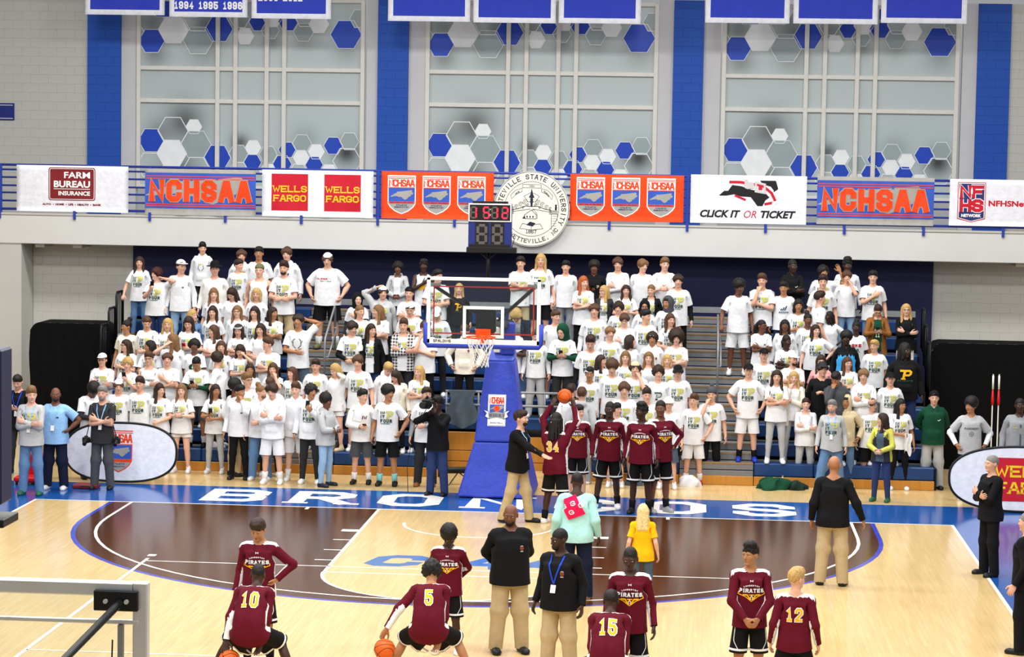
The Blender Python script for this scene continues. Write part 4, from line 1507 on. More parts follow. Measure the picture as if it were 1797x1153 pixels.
FLOOR = gym_wood('maple_floor', 'd9bd88', 'd4b67e', 'c4a56d', .17)
BROWN = gym_wood('brown_stain', '4a280b', '432207', '371a05', .16, .14)
APRON = mat('apron_blue_paint', '1b529c', .13, spec=.5)
WLINE = mat('white_line_paint', 'f0efea', .25, spec=.5)
BLINE = mat('blue_line_paint', '2f41b8', .2, spec=.5)
WALL = mat('wall_grey_paint', 'bfbeb9', .8, 'wall')
JAMB = mat('wall_pale_paint', 'c6c6ca', .8, 'wall')
MORT = mat('wall_joint_paint', 'b7b5ae', .85, 'wall')
PBLUE = mat('pilaster_blue_paint', '1d4fae', .6, 'wall')
PBLUE2 = mat('pilaster_joint_blue', '1b49a2', .65, 'wall')
FASC = mat('fascia_white_paint', 'cfcfcd', .75, 'wall')
NAVY = mat('navy_wall_paint', '161b45', .6, 'wall')
RAILB = mat('rail_blue_paint', '2c3f9e', .35)
STEEL = mat('aluminium', 'd2d3d4', .38, metal=.6)
GSTEEL = mat('painted_grey_steel', '8d8f92', .45, metal=.3)
BLACK = mat('black_plastic', '101012', .45)
WHITEP = mat('white_enamel', 'ecebe6', .4)

fl = link('floor', MB().box((0, -13, -.06), (15, 25, .06), FLOOR).mesh('floor'), kind='structure')


def court(name, polys, m, z, **k):
    b = MB()
    for i, q in enumerate(polys):
        n = len(q)
        if n == 4 and (q[1][0] - q[0][0]) * (q[2][1] - q[0][1]) - (q[1][1] - q[0][1]) * (q[2][0] - q[0][0]) < 0:
            q = q[::-1]
        b.add([(x, y, z + (i % 12) * 4e-5) for x, y in q], [tuple(range(n))], m)
    o = b.obj(name, fl)
    for a, v in k.items():
        o[a] = v
    return o


def arcpts(r, a0, a1, cy=-1.6, n=40):
    return [(r * math.cos(math.radians(a0 + (a1 - a0) * i / n)), cy + r * math.sin(math.radians(a0 + (a1 - a0) * i / n))) for i in range(n + 1)]


# stained area inside the three-point arc, apron and lines, each thin paint on the boards
court('brown_stain', [[(-6.32, 0)] + arcpts(6.32, 180, 360) + [(6.32, 0)]], BROWN, .0010)
court('lane_wood', [[(-1.83, 0), (-1.83, -5.79)] + arcpts(1.83, 180, 360, -5.79, 24) + [(1.83, -5.79), (1.83, 0)]], FLOOR, .0016)
court('apron_paint', [rect(-10.5, 10.5, .05, 2.06)], APRON, .0010)
court('apron_paint', [rect(-10.5, -7.67, -30, .05)], APRON, .0010)
court('apron_paint', [rect(7.67, 10.5, -30, .05)], APRON, .0010)
T5 = .05
for nm, pts, m, t in (
        ('baseline', [(-7.67, .025), (7.67, .025)], WLINE, T5), ('sideline', [(-7.645, 0), (-7.645, -29)], WLINE, T5), ('sideline', [(7.645, 0), (7.645, -29)], WLINE, T5),
        ('arc_stripe', [(-6.345, 0)] + arcpts(6.345, 180, 360) + [(6.345, 0)], BLINE, .07), ('three_point_line', [(-6.0, 0)] + arcpts(6.0, 180, 360) + [(6.0, 0)], WLINE, T5),
        ('lane_line', [(-1.81, 0), (-1.81, -5.79)] + arcpts(1.81, 180, 360, -5.79, 24) + [(1.81, -5.79), (1.81, 0)], WLINE, T5), ('free_throw_line', [(-1.81, -5.77), (1.81, -5.77)], WLINE, .04),
        ('restricted_arc', arcpts(1.22, 180, 360, -1.3, 24), WLINE, T5), ('volleyball_end_line', [(-4.5, -5.33), (4.5, -5.33)], WLINE, .04),
        ('volleyball_side_line', [(-4.5, -5.13), (-4.5, -24)], WLINE, T5), ('volleyball_side_line', [(4.5, -5.13), (4.5, -24)], WLINE, T5),
        ('volleyball_attack_line', [(-4.5, -11.33), (4.5, -11.33)], WLINE, .04)):
    court(nm, ribbon(pts, t), m, .0026 if m is WLINE else .0021)
for s in (-1, 1):
    for y, w in ((-2.1, .20), (-3.05, .05), (-3.95, .05), (-4.8, .05)):
        court('lane_mark', [rect(min(s * 1.835, s * 2.10), max(s * 1.835, s * 2.10), y - w, y)], WLINE, .0026)
for x in (-3.0, 3.0):
    court('hash_mark', [rect(x - .03, x + .03, -.22, .0)], WLINE, .0026)
court('serve_mark', [rect(-4.56, -4.44, -4.95, -4.80)], WLINE, .0026)
for i, ch in enumerate('BRONCOS'):
    x = -4.42 + i * 1.505
    base = letters(ch, 1.36, 1.06, .27, x=0, y=0, serif=.22 if ch in 'RN' else 0)
    court('court_letter', [[(x + u, .40 + v) for u, v in q] for q in base], WLINE, .0026)
BLUEL = mat('court_blue_letter', '2f66a8', .2, spec=.5)
for ch, x in (('C', -1.0), ('I', -.30), ('A', .28), ('A', 1.12)):
    court('court_letter', letters(ch, .92, .80, .24, x=x, y=-5.18, shear=.25), BLUEL, .0022)

# ---- upper wall: grey block, blue pilasters, windows with a printed hexagon film
WY = 13.0
wall = link('wall_back', MB().box((-11.35, WY + .112, 6.8), (1.15, .12, 2.5), MORT).box((10.6, WY + .112, 6.8), (.56, .12, 2.5), MORT).mesh('w'), kind='structure')
BLK = {}


def block_wall(x0, x1, z0, z1, y, m, parent, bw=.40, bh=.20, gap=.0014):
    r = 0
    z = z0
    while z < z1 - .02:
        x = x0 - (bw / 2 if r % 2 else 0)
        while x < x1 - .01:
            a, b = max(x, x0), min(x + bw, x1)
            if b - a > .05:
                k = (round(b - a, 3), m.name)
                if k not in BLK:
                    BLK[k] = MB().box((0, 0, 0), ((b - a - gap) / 2, .02, (bh - gap) / 2), m, .002).mesh('block')
                o = link('block', BLK[k], parent, ((a + b) / 2, y + rnd.uniform(-.0006, .0006), z + bh / 2))
            x += bw
        z += bh
        r += 1


block_wall(-12.5, -10.2, 4.3, 9.1, WY + .005, WALL, wall)
block_wall(10.04, 11.0, 4.3, 9.1, WY + .005, WALL, wall)
for i, (a, b) in enumerate(((-10.2, -9.45), (-3.70, -3.02), (2.79, 3.45), (9.34, 10.04))):
    t = link('trim_%d' % (i + 1), MB().box(((a + b) / 2, WY + .025, 6.8), ((b - a) / 2 - .004, .10, 2.5), PBLUE2).mesh('pil'), kind='structure')
    block_wall(a, b, 4.3, 9.1, WY - .06, PBLUE, t, .40)
for i, (a, b) in enumerate(((-9.45, -9.12), (-3.95, -3.70), (-3.02, -2.65), (2.47, 2.79), (3.45, 3.82), (9.03, 9.34))):
    link('trim_%d' % (i + 5), MB().box(((a + b) / 2, WY + .10, 6.8), ((b - a) / 2, .10, 2.5), JAMB).mesh('jamb'), kind='structure')

HEX = [('blue', 445, 650, 60), ('line', 545, 605, 70), ('white', 642, 585, 37), ('grey', 652, 665, 70), ('white', 540, 708, 70), ('line', 440, 762, 62), ('line', 655, 778, 62), ('blue', 752, 722, 62),
       ('grey', 848, 705, 46), ('white', 916, 675, 37), ('blue', 913, 743, 42), ('line', 850, 783, 46), ('grey', 985, 705, 42), ('white', 985, 782, 40), ('blue', 1072, 683, 40), ('grey', 1140, 652, 44),
       ('white', 1137, 717, 38), ('white', 1206, 689, 38), ('blue', 1196, 748, 42), ('blue', 1050, 748, 44), ('blue', 1283, 661, 44), ('grey', 1357, 640, 44), ('line', 1348, 730, 66), ('line', 1125, 783, 42),
       ('white', 1265, 783, 42), ('line', 440, 102, 64), ('white', 545, 148, 70), ('blue', 445, 200, 60), ('grey', 660, 195, 70), ('line', 657, 95, 66), ('blue', 755, 142, 64), ('white', 875, 173, 42),
       ('line', 850, 95, 46), ('blue', 938, 108, 46), ('grey', 990, 146, 42), ('white', 1000, 92, 44), ('blue', 1072, 106, 46), ('grey', 1142, 152, 46), ('line', 1148, 88, 44), ('white', 1213, 114, 46),
       ('blue', 1337, 160, 72), ('grey', 1398, 88, 46), ('blue', 1040, 40, 50), ('white', 620, 30, 70), ('blue', 500, 30, 70)]
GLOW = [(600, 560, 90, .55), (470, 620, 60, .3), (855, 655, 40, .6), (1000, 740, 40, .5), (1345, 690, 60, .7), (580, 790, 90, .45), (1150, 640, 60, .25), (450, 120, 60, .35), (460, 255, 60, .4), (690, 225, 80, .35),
        (860, 120, 40, .3), (1340, 215, 70, .3), (1000, 190, 40, .4), (700, 110, 60, .35), (1145, 185, 50, .25)]
HCOL = dict(blue=mat('film_blue', '2347b8', .35), white=mat('film_white', 'eceff2', .35), grey=mat('film_grey', '98a5a8', .35), line=mat('film_outline', 'e8ecee', .35))


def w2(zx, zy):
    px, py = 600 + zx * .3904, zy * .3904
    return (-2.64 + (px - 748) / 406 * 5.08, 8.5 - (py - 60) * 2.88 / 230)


def cliprect(q, x0, x1, z0, z1):
    for ax, lim, s in ((0, x0, 1), (0, x1, -1), (1, z0, 1), (1, z1, -1)):
        out = []
        for i in range(len(q)):
            a, b = q[i - 1], q[i]
            ia, ib = s * (a[ax] - lim) >= 0, s * (b[ax] - lim) >= 0
            if ia != ib:
                t = (lim - a[ax]) / (b[ax] - a[ax])
                out.append((a[0] + t * (b[0] - a[0]), a[1] + t * (b[1] - a[1])))
            if ib:
                out.append(b)
        q = out
        if not q:
            return None
    return q


FRAMEM = mat('window_frame_paint', 'd9d7d1', .5)
FILM = paint_mat('printed_window_film', .3)
vx = [-2.60, -.82, -.42, .28, .67, 2.42]
hz = [5.05, 6.96, 7.68, 9.2]
for wi, cx in enumerate((-6.46, 0, 6.50)):
    win = link('window_%d' % (wi + 1), None, kind='structure', loc=(cx, WY, 0))
    win['label'] = 'tall gridded window with hexagon film'
    bars = MB()
    for x in vx:
        bars.box((x, .02, 7.12), (.048, .05, 2.1), FRAMEM, .008)
    for z in hz:
        bars.box(((vx[0] + vx[-1]) / 2, .025, z), ((vx[-1] - vx[0]) / 2, .045, .045), FRAMEM, .008)
    bars.obj('window_frame', win)
    for i in range(5):
        for j in range(3):
            x0, x1, z0, z1 = vx[i] + .048, vx[i + 1] - .048, hz[j] + .045, hz[j + 1] - .045
            nx, nz_ = max(4, int((x1 - x0) / .08)), max(4, int((z1 - z0) / .08))
            X, Z = np.meshgrid(np.linspace(x0, x1, nx + 1), np.linspace(z0, z1, nz_ + 1), indexing='ij')
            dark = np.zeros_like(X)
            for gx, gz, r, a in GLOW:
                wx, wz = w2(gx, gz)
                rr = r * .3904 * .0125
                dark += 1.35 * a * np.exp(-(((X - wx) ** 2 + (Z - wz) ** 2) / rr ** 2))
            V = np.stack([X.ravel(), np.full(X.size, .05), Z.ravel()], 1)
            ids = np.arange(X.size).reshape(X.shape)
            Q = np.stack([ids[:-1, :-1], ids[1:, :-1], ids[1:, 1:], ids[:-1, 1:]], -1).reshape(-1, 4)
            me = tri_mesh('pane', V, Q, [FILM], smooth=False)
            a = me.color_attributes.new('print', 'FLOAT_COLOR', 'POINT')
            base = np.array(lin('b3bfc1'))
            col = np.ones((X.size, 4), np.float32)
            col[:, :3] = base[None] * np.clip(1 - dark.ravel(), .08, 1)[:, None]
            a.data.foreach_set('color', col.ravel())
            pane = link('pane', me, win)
            b = MB()
            for lay, (kind, hx, hy, hr_) in enumerate(HEX):
                wx, wz = w2(hx, hy)
                r = hr_ * .3904 * .01251
                pts = [(wx + r * math.cos(math.radians(60 * k)), wz + r * math.sin(math.radians(60 * k))) for k in range(6)]
                if kind == 'line':
                    sets = ribbon(pts + [pts[0]], .018)
                else:
                    sets = [pts]
                    for q in ribbon(pts + [pts[0]], .012):
                        q = cliprect(q, x0, x1, z0, z1)
                        if q:
                            b.add([(u, .042 - lay * .0002, v) for u, v in q], [tuple(range(len(q)))], HCOL['line'])
                for q in sets:
                    q = cliprect(q, x0, x1, z0, z1)
                    if q:
                        b.add([(u, .044 - lay * .0002, v) for u, v in q], [tuple(range(len(q)))], HCOL[kind])
            if b.v:
                b.obj('hexagon_film', pane)
# the wall above and beside the windows' heads, out of frame
# ---- balcony
link('balcony_floor', MB().box((0, 11.35, 4.24), (13, 1.65, .10), mat('balcony_concrete', '8e8b84', .8, 'wall')).mesh('bf'), kind='structure')
link('balcony_fascia', MB().box((0, 9.60, 4.18), (13, .10, .30), FASC, .01).mesh('bfa'), kind='structure')
link('trim_20', MB().box((0, 9.54, 4.50), (13, .06, .022), mat('fascia_cap', 'bdbab3', .7, 'wall'), .006).mesh('cap'), kind='structure')
rw = link('wall_recess', MB().box((0, 10.526, 1.9), (12.5, .10, 2.2), MORT).mesh('rw'), kind='structure')
block_wall(-10.7, -8.52, .0, 3.88, 10.44, WALL, rw)
block_wall(8.27, 10.6, .0, 3.88, 10.44, WALL, rw)
link('wall_navy', MB().box((-.125, 10.40, 2.0), (8.395, .06, 1.9), NAVY).mesh('nv'), kind='structure')
link('pillar', MB().box((-11.85, 9.95, 1.94), (1.15, .42, 1.95), WALL, .01).mesh('pl'), kind='structure')
for x in (-10.35, -9.55, 9.95):
    link('ceiling_beam', MB().box((x, 10.05, 3.845), (.10, .36, .045), WALL, .01).mesh('bm'), kind='structure')

rl = thing('balcony_railing', 'blue horizontal rail fence along the balcony edge', 'railing', (0, 9.55, 4.52))
for z in (.08, .25, .42, .57, .74, .90, 1.0):
    MB().tube([(-12.8, 0, z), (12.8, 0, z)], .020 if z not in (1.0, .08) else .026, RAILB, 8).obj('rail', rl, smooth=True)
pst = MB().box((0, 0, .5), (.03, .025, .52), RAILB, .006).box((0, -.075, -.03), (.028, .012, .09), RAILB).mesh('post')
for i in range(-7, 8):
    link('post', pst, rl, (i * 1.592 - .0, 0, 0))


# ---- cloth banners on the rail
def cloth_banner(name, x0, x1, z0, z1, y, m, label, cat='banner', wav=.010, seed=0, group=None, nx=24, nz=8, loc=None):
    r = random.Random(seed)
    ph = [r.uniform(0, 6) for _ in range(4)]
    w, h = x1 - x0, z1 - z0

    def dy(u, v):
        k = (1 - .6 * v / h)
        return wav * k * (math.sin(u * 7 + ph[0] + v * 2) + .6 * math.sin(u * 15 - v * 5 + ph[1]) + .5 * math.sin(v * 8 + u * 3 + ph[2]))
    f = lambda u, v, lay=0: (u, dy(u, v) - .004 - lay * .0025, v)
    b = MB()
    vs = [f(w * i / nx, h * j / nz) for i in range(nx + 1) for j in range(nz + 1)]
    n = len(vs)
    vs2 = [(x, yy + .006, z) for x, yy, z in vs]
    fs = [(i * (nz + 1) + j, (i + 1) * (nz + 1) + j, (i + 1) * (nz + 1) + j + 1, i * (nz + 1) + j + 1) for i in range(nx) for j in range(nz)]
    b.add(vs + vs2, fs + [tuple(n + k for k in q[::-1]) for q in fs], m)
    for i in range(nx):   # close the rim
        for j in (0, nz):
            a, c = i * (nz + 1) + j, (i + 1) * (nz + 1) + j
            b.f.append((a, c, n + c, n + a))
            b.m.append(0)
    for j in range(nz):
        for i in (0, nx):
            a, c = i * (nz + 1) + j, i * (nz + 1) + j + 1
            b.f.append((a, c, n + c, n + a))
            b.m.append(0)
    o = thing(name, label, cat, (x0, y, z0), group, b.mesh(name, True))
    return o, f, w, h


def printed(o, f, sets, name='printing'):
    """lay flat artwork on the cloth, cut fine enough to follow its waves"""
    b = MB()
    for polys, m, lay in sets:
        for qi, q in enumerate(polys):
            l2 = lay + (qi % 12) * .02
            pts = [Vector((p[0], p[1], 0)) for p in q]
            tris = [tuple(tuple(pts[k][:2]) for k in t) for t in tessellate_polygon([pts])] if len(q) > 4 else [(q[0], q[i], q[i + 1]) for i in range(1, len(q) - 1)]
            vs, fs, ix = [], [], {}
            while tris:
                t = tris.pop()
                e = [math.hypot(t[i][0] - t[(i + 1) % 3][0], t[i][1] - t[(i + 1) % 3][1]) for i in range(3)]
                k = e.index(max(e))
                if e[k] > .11:
                    a_, c_, d_ = t[k], t[(k + 1) % 3], t[(k + 2) % 3]
                    h_ = ((a_[0] + c_[0]) / 2, (a_[1] + c_[1]) / 2)
                    tris += [(a_, h_, d_), (h_, c_, d_)]
                else:
                    f3 = []
                    for p in t:
                        p = (round(p[0], 6), round(p[1], 6))
                        if p not in ix:
                            ix[p] = len(vs)
                            vs.append(f(p[0], p[1], l2))
                        f3.append(ix[p])
                    fs.append(tuple(f3))
            b.add(vs, fs, m)
    return b.obj(name, o)


INK = {k: mat('ink_' + k, v, .6) for k, v in dict(maroon='7d1c22', white='f3f3f5', orange='ee4310', grey='a29f99', blue='3358b8', red='c4122c', yellow='f2c81e', black='17181a', navy='1d2a78', dred='b5152b', lgrey='c9c4c4', dkblue='24306f', royal='2338b8').items()}
BAN = {k: mat('banner_' + k, v, .75, 'cloth') for k, v in dict(white='e4e5ee', orange='ef4510', grey='9e9b96', royal='2236b4').items()}
YB = 9.47


def shift(ps, du, dv):
    return [[(u + du, v + dv) for u, v in q] for q in ps]


def rrect(x0, x1, y0, y1, r, n=5):
    out = []
    for cx, cy, a in ((x1 - r, y1 - r, 0), (x0 + r, y1 - r, 90), (x0 + r, y0 + r, 180), (x1 - r, y0 + r, 270)):
        out += [(cx + r * math.cos(math.radians(a + 90 * k / n)), cy + r * math.sin(math.radians(a + 90 * k / n))) for k in range(n + 1)]
    return out


o, f, w, h = cloth_banner('sponsor_banner', -10.78, -8.41, 4.56, 5.52, YB, BAN['white'], 'white cloth banner with a dark red insurance sign on the balcony rail', seed=1)
printed(o, f, [([rrect(.68, 1.67, .235, .92, .05)], INK['maroon'], 1), (ribbon(rrect(.705, 1.645, .26, .895, .035) + [rrect(.705, 1.645, .26, .895, .035)[0]], .012), INK['white'], 2),
               (fit(font_mesh('FARM', .2, .005), 1.01, 1.56, .70, .83), INK['white'], 2), (fit(font_mesh('BUREAU', .2, .007), .79, 1.56, .505, .645), INK['white'], 2), ([rect(.79, 1.56, .47, .482)], INK['white'], 2),
               (fit(font_mesh('INSURANCE', .2, .007), .89, 1.56, .34, .43), INK['white'], 2), (fit(font_mesh('AUTO  \u2022  HOME  \u2022  LIFE  \u2022  HEALTH  \u2022  BANK', .1, .006), .55, 1.80, .13, .175), INK['maroon'], 1)])


def nchsaa(x0, x1, z0, z1, label, seed):
    o, f, w, h = cloth_banner('league_banner', x0, x1, z0, z1, YB, BAN['grey'], label, wav=.014, seed=seed)
    sets = [([rect(0, w, .13, h - .08)], INK['blue'], 1), (ncmap(.0, w * .93, .22, .80), INK['grey'], 2)]
    for v in (.17, .21, h - .21, h - .16):
        sets.append(([rect(.02, w - .02, v, v + .018)], INK['orange'], 3))
    sets.append((letters('NCHSAA', .46, .33, .12, .035, w / 2, .27, t2=.15), INK['grey'], 4))
    sets.append((letters('NCHSAA', .46, .33, .12, .035, w / 2, .27), INK['orange'], 5))
    st = [(1.52 + .045 * math.cos(math.radians(90 + 36 * k)) * (1 if k % 2 == 0 else .4), .76 + .045 * math.sin(math.radians(90 + 36 * k)) * (1 if k % 2 == 0 else .4)) for k in range(10)]
    sets.append(([st], INK['blue'], 4))
    printed(o, f, sets)


nchsaa(-8.06, -5.73, 4.54, 5.49, 'grey and blue banner with orange block letters, between two white banners on the rail', 2)
nchsaa(5.80, 8.15, 4.60, 5.57, 'grey and blue banner with orange block letters, beside the seat belt banner', 6)
o, f, w, h = cloth_banner('sponsor_banner', -5.60, -3.28, 4.55, 5.51, YB, BAN['white'], 'white cloth banner printed with two red bank squares, hung on the rail', seed=3)
for x in (.20, 1.30):
    printed(o, f, [([rect(x, x + .76, .12, .88)], INK['red'], 1), (letters('WELLS', .135, .125, .026, .014, x + .38, .50, serif=.026), INK['yellow'], 2), (letters('FARGO', .135, .125, .026, .014, x + .38, .31, serif=.026), INK['yellow'], 2)])


def shield(f, o, x, y, s=1.0, both=True, name='shield'):
    """league shield: stripes, letters, map and lower lines"""
    S = lambda ps: [[(x + u * s, y + v * s) for u, v in q] for q in ps]
    out = [(0, .80), (0, .22), (.05, .14), (.15, .06), (.29, 0), (.43, .06), (.53, .14), (.58, .22), (.58, .80)]
    inn = [(.02, .55), (.02, .225), (.065, .155), (.16, .08), (.29, .022), (.42, .08), (.515, .155), (.56, .225), (.56, .55)]
    sets = [(S([out]), INK['white'], 1), (S([rect(.02, .56, .755, .77), rect(.02, .56, .725, .74)]), INK['orange'], 2), (S(letters('NCHSAA', .15, .10, .030, -.012, .29, .565)), INK['orange'], 2), (S([inn]), INK['grey'], 2),
            (S([[(.02, .535), (.02, .26), (.56, .26), (.56, .535)]]), INK['blue'], 3), (S([rect(.02, .56, .54, .555), rect(.022, .558, .222, .262)]), INK['orange'], 4), (S(ncmap(.05, .53, .295, .50)), INK['grey'], 4),
            (S(letters('NORTH CAROLINA HIGH SCHOOL', .022, .018, .005, .002, .29, .231)), INK['dkblue'], 5), (S(letters('ATHLETIC', .026, .026, .006, .004, .29, .175)), INK['dkblue'], 4),
            (S(letters('ASSOCIATION', .026, .026, .006, .004, .29, .135)), INK['dkblue'], 4)]
    return printed(o, f, sets, name)


for x0, x1, z0, z1, lb, sd in ((-3.11, -.79, 4.55, 5.52, 'orange cloth banner of three shields behind the shot clock', 4), (.78, 3.10, 4.58, 5.53, 'orange cloth banner of three shields beside the round seal', 5)):
    o, f, w, h = cloth_banner('shield_banner', x0, x1, z0, z1, YB, BAN['orange'], lb, wav=.008, seed=sd)
    for k in range(3):
        shield(f, o, .13 + k * .72, .09)
o, f, w, h = cloth_banner('safety_banner', 3.24, 5.59, 4.58, 5.56, YB, BAN['white'], 'white cloth banner with a seat belt emblem on the balcony rail', wav=.006, seed=8)
belt = ribbon([(.80, .84), (1.0, .84), (1.45, .78), (1.66, .62), (1.74, .46), (1.66, .40)], .075)
printed(o, f, [([[(.57, .56), (.68, .66), (.76, .66), (.84, .78), (1.02, .76), (1.20, .70), (1.38, .66), (1.52, .62), (1.60, .54), (1.52, .48), (1.46, .36), (1.36, .36), (1.22, .54), (1.02, .55), (.88, .59), (.72, .56)]], INK['black'], 1),
               ([[(1.40, .88), (1.72, .88), (1.76, .70), (1.70, .66), (1.62, .76), (1.46, .80)]], INK['black'], 1), (ribbon([(1.72, .86), (1.76, .72), (1.68, .66)], .02), INK['black'], 2), (belt, INK['white'], 2),
               (ribbon([(.78, .84), (1.0, .84), (1.45, .78), (1.64, .63), (1.72, .47)], .055), INK['red'], 3), (ribbon([(.90, .57), (1.12, .48)], .045) + ribbon([(1.50, .40), (1.70, .44)], .05), INK['red'], 2),
               ([[(1.08, .90), (1.14, .90), (1.17, .85), (1.24, .83), (1.28, .84), (1.28, .72), (1.22, .72), (1.16, .70), (1.10, .72)]], INK['lgrey'], 4), (ribbon([(1.32, .66), (1.32, .84), (1.50, .80), (1.50, .63), (1.32, .66)], .045), INK['lgrey'], 4), ([rect(1.375, 1.45, .69, .77)], INK['red'], 4),
               (fit(font_mesh('CLICK IT', .2, .008, .25), .20, 1.02, .115, .27), INK['black'], 1), (fit(font_mesh('OR', .2, 0, .25), 1.09, 1.34, .115, .265), INK['red'], 1), (fit(font_mesh('TICKET', .2, .008, .25), 1.43, 2.14, .115, .27), INK['black'], 1)])
o, f, w, h = cloth_banner('network_banner', 8.46, 10.9, 4.62, 5.56, YB, BAN['white'], 'white cloth banner with a red and blue network crest on the rail', wav=.006, seed=9)
crest = [(.16, .88), (.72, .88), (.72, .14), (.44, .07), (.16, .14)]
printed(o, f, [([crest], INK['red'], 1), ([[(.175, .865), (.705, .865), (.705, .155), (.44, .085), (.175, .155)]], INK['white'], 2), ([[(.19, .85), (.69, .85), (.69, .165), (.44, .10), (.19, .165)]], INK['dkblue'], 3),
               (letters('NF', .26, .24, .07, .0, .44, .56, t2=.10, serif=.035) + letters('HS', .26, .24, .07, .0, .44, .28, t2=.10, serif=.035), INK['white'], 4), (letters('NF', .26, .24, .07, .0, .44, .56, serif=.035) + letters('HS', .26, .24, .07, .0, .44, .28, serif=.035), INK['red'], 5),
               ([[(.425, .64), (.455, .64), (.46, .72), (.44, .79), (.42, .72)]], INK['white'], 6), (fit(font_mesh('NETWORK', .1, .006), .24, .64, .175, .24), INK['white'], 4), (fit(font_mesh('NFHSNetwork.com', .2, .008), .78, 2.32, .40, .52), INK['red'], 1)])

# ---- round university seal
sd = MB()
N = 64
cyl = [(.775 * math.cos(2 * math.pi * i / N), .775 * math.sin(2 * math.pi * i / N)) for i in range(N)]
sd.prism(cyl, -.03, .03, mat('seal_board', 'e9e7da', .5))
seal = thing('round_seal', 'round cream university seal board on the balcony front', 'sign', (0, 9.40, 4.80), me=sd.mesh('seal'))
sf = lambda u, v, lay=0: (u, -.032 - lay * .001, v)
ink = mat('seal_ink', '1d2038', .6)


def arctext(txt, r, a0, a1, hgt, wid, t, inward=False, serif=.012):
    out = []
    n = len(txt)
    for i, ch in enumerate(txt):
        a = math.radians(a0 + (a1 - a0) * (i / (n - 1)))
        px, pz = r * math.cos(a), r * math.sin(a)
        rot = a - math.pi / 2 if not inward else a + math.pi / 2
        for q in letters(ch, hgt, wid, t, serif=serif):
            out.append([(px + u * math.cos(rot) - (v - hgt / 2) * math.sin(rot), pz + u * math.sin(rot) + (v - hgt / 2) * math.cos(rot)) for u, v in q])
    return out


art = ring(0, 0, .755, .765) + ring(0, 0, .555, .563) + arctext('FAYETTEVILLE STATE UNIVERSITY', .66, 205, -25, .10, .072, .017) + arctext('FAYETTEVILLE, NC', .66, 220, 320, .085, .065, .014, True)
art += letters('1867', .075, .05, .012, x=0, y=-.50)
for s in (-1, 1):   # ironwork, pillars
    art += ribbon([(0, .05), (s * .12, .06), (s * .28, .0), (s * .40, -.02)], .014) + ribbon([(s * .40, -.02), (s * .40, -.06), (s * .02, .0)], .010)
    for cx, cz, r in ((.13, .14, .05), (.22, .10, .045), (.31, .05, .04), (.08, .08, .03), (.38, .02, .025), (.17, .03, .025)):
        art += ring(s * cx, cz, r - .008, r, 14, 0, 300) + ring(s * cx, cz, r * .35, r * .5, 8)
    art += ribbon([(s * .06, .13), (s * .16, .26), (s * .03, .33)], .008)
    art += [rect(min(s * .36, s * .54), max(s * .36, s * .54), z, z + .012) for z in (-.04, -.07, -.10)] + ribbon([(s * .41, -.10), (s * .41, -.42)], .008) + ribbon([(s * .53, -.10), (s * .53, -.24)], .008)
    art += [rect(min(s * .43, s * .51), max(s * .43, s * .51), -.14 - .05 * k, -.135 - .05 * k) for k in range(5)]
    art += [rect(s * .50 - .02, s * .50 + .02, -.02, .06)] + ring(s * .50, .08, 0, .022, 8)
    art += ribbon([(s * .20, .42), (s * .33, .38), (s * .43, .28), (s * .41, .20), (s * .32, .30), (s * .20, .35), (s * .20, .42)], .008)
art += [[(-.018, .05), (.018, .05), (.03, .20), (.015, .26), (.03, .30), (0, .42), (-.03, .30), (-.015, .26), (-.03, .20)], [(-.06, .23), (.06, .23), (.03, .29), (-.03, .29)], rect(-.05, .05, .14, .155)]
art += ribbon([(-.19, .43), (.19, .43), (.19, .50), (-.19, .50), (-.19, .43)], .008) + letters('NON', .04, .034, .007, x=0, y=.445) + arctext('RES', .44, 137, 128, .035, .03, .007, serif=.006) + arctext('VERBA', .44, 56, 38, .035, .03, .007, serif=.006)
art += ribbon([(-.14, -.20), (-.14, -.12), (0, -.02), (.10, -.12), (.10, -.20), (-.14, -.20)], .010) + ribbon([(0, -.02), (.06, -.02), (.12, -.12), (.12, -.20)], .008) + [rect(-.10 + .06 * k, -.075 + .06 * k, -.18, -.14) for k in range(3)] + [[(-.19, -.20), (-.14, -.13), (-.12, -.20)]]
art += ribbon([(-.24, -.40), (-.18, -.30), (0, -.33), (.18, -.30), (.24, -.40), (0, -.43), (-.24, -.40)], .009) + ribbon([(0, -.33), (0, -.43)], .008) + [[(-.10, -.33), (-.03, -.26), (.09, -.29), (.03, -.36)]]
MB().flat(art, ink, lambda u, v: sf(u, v, 1)).obj('seal_drawing', seal)

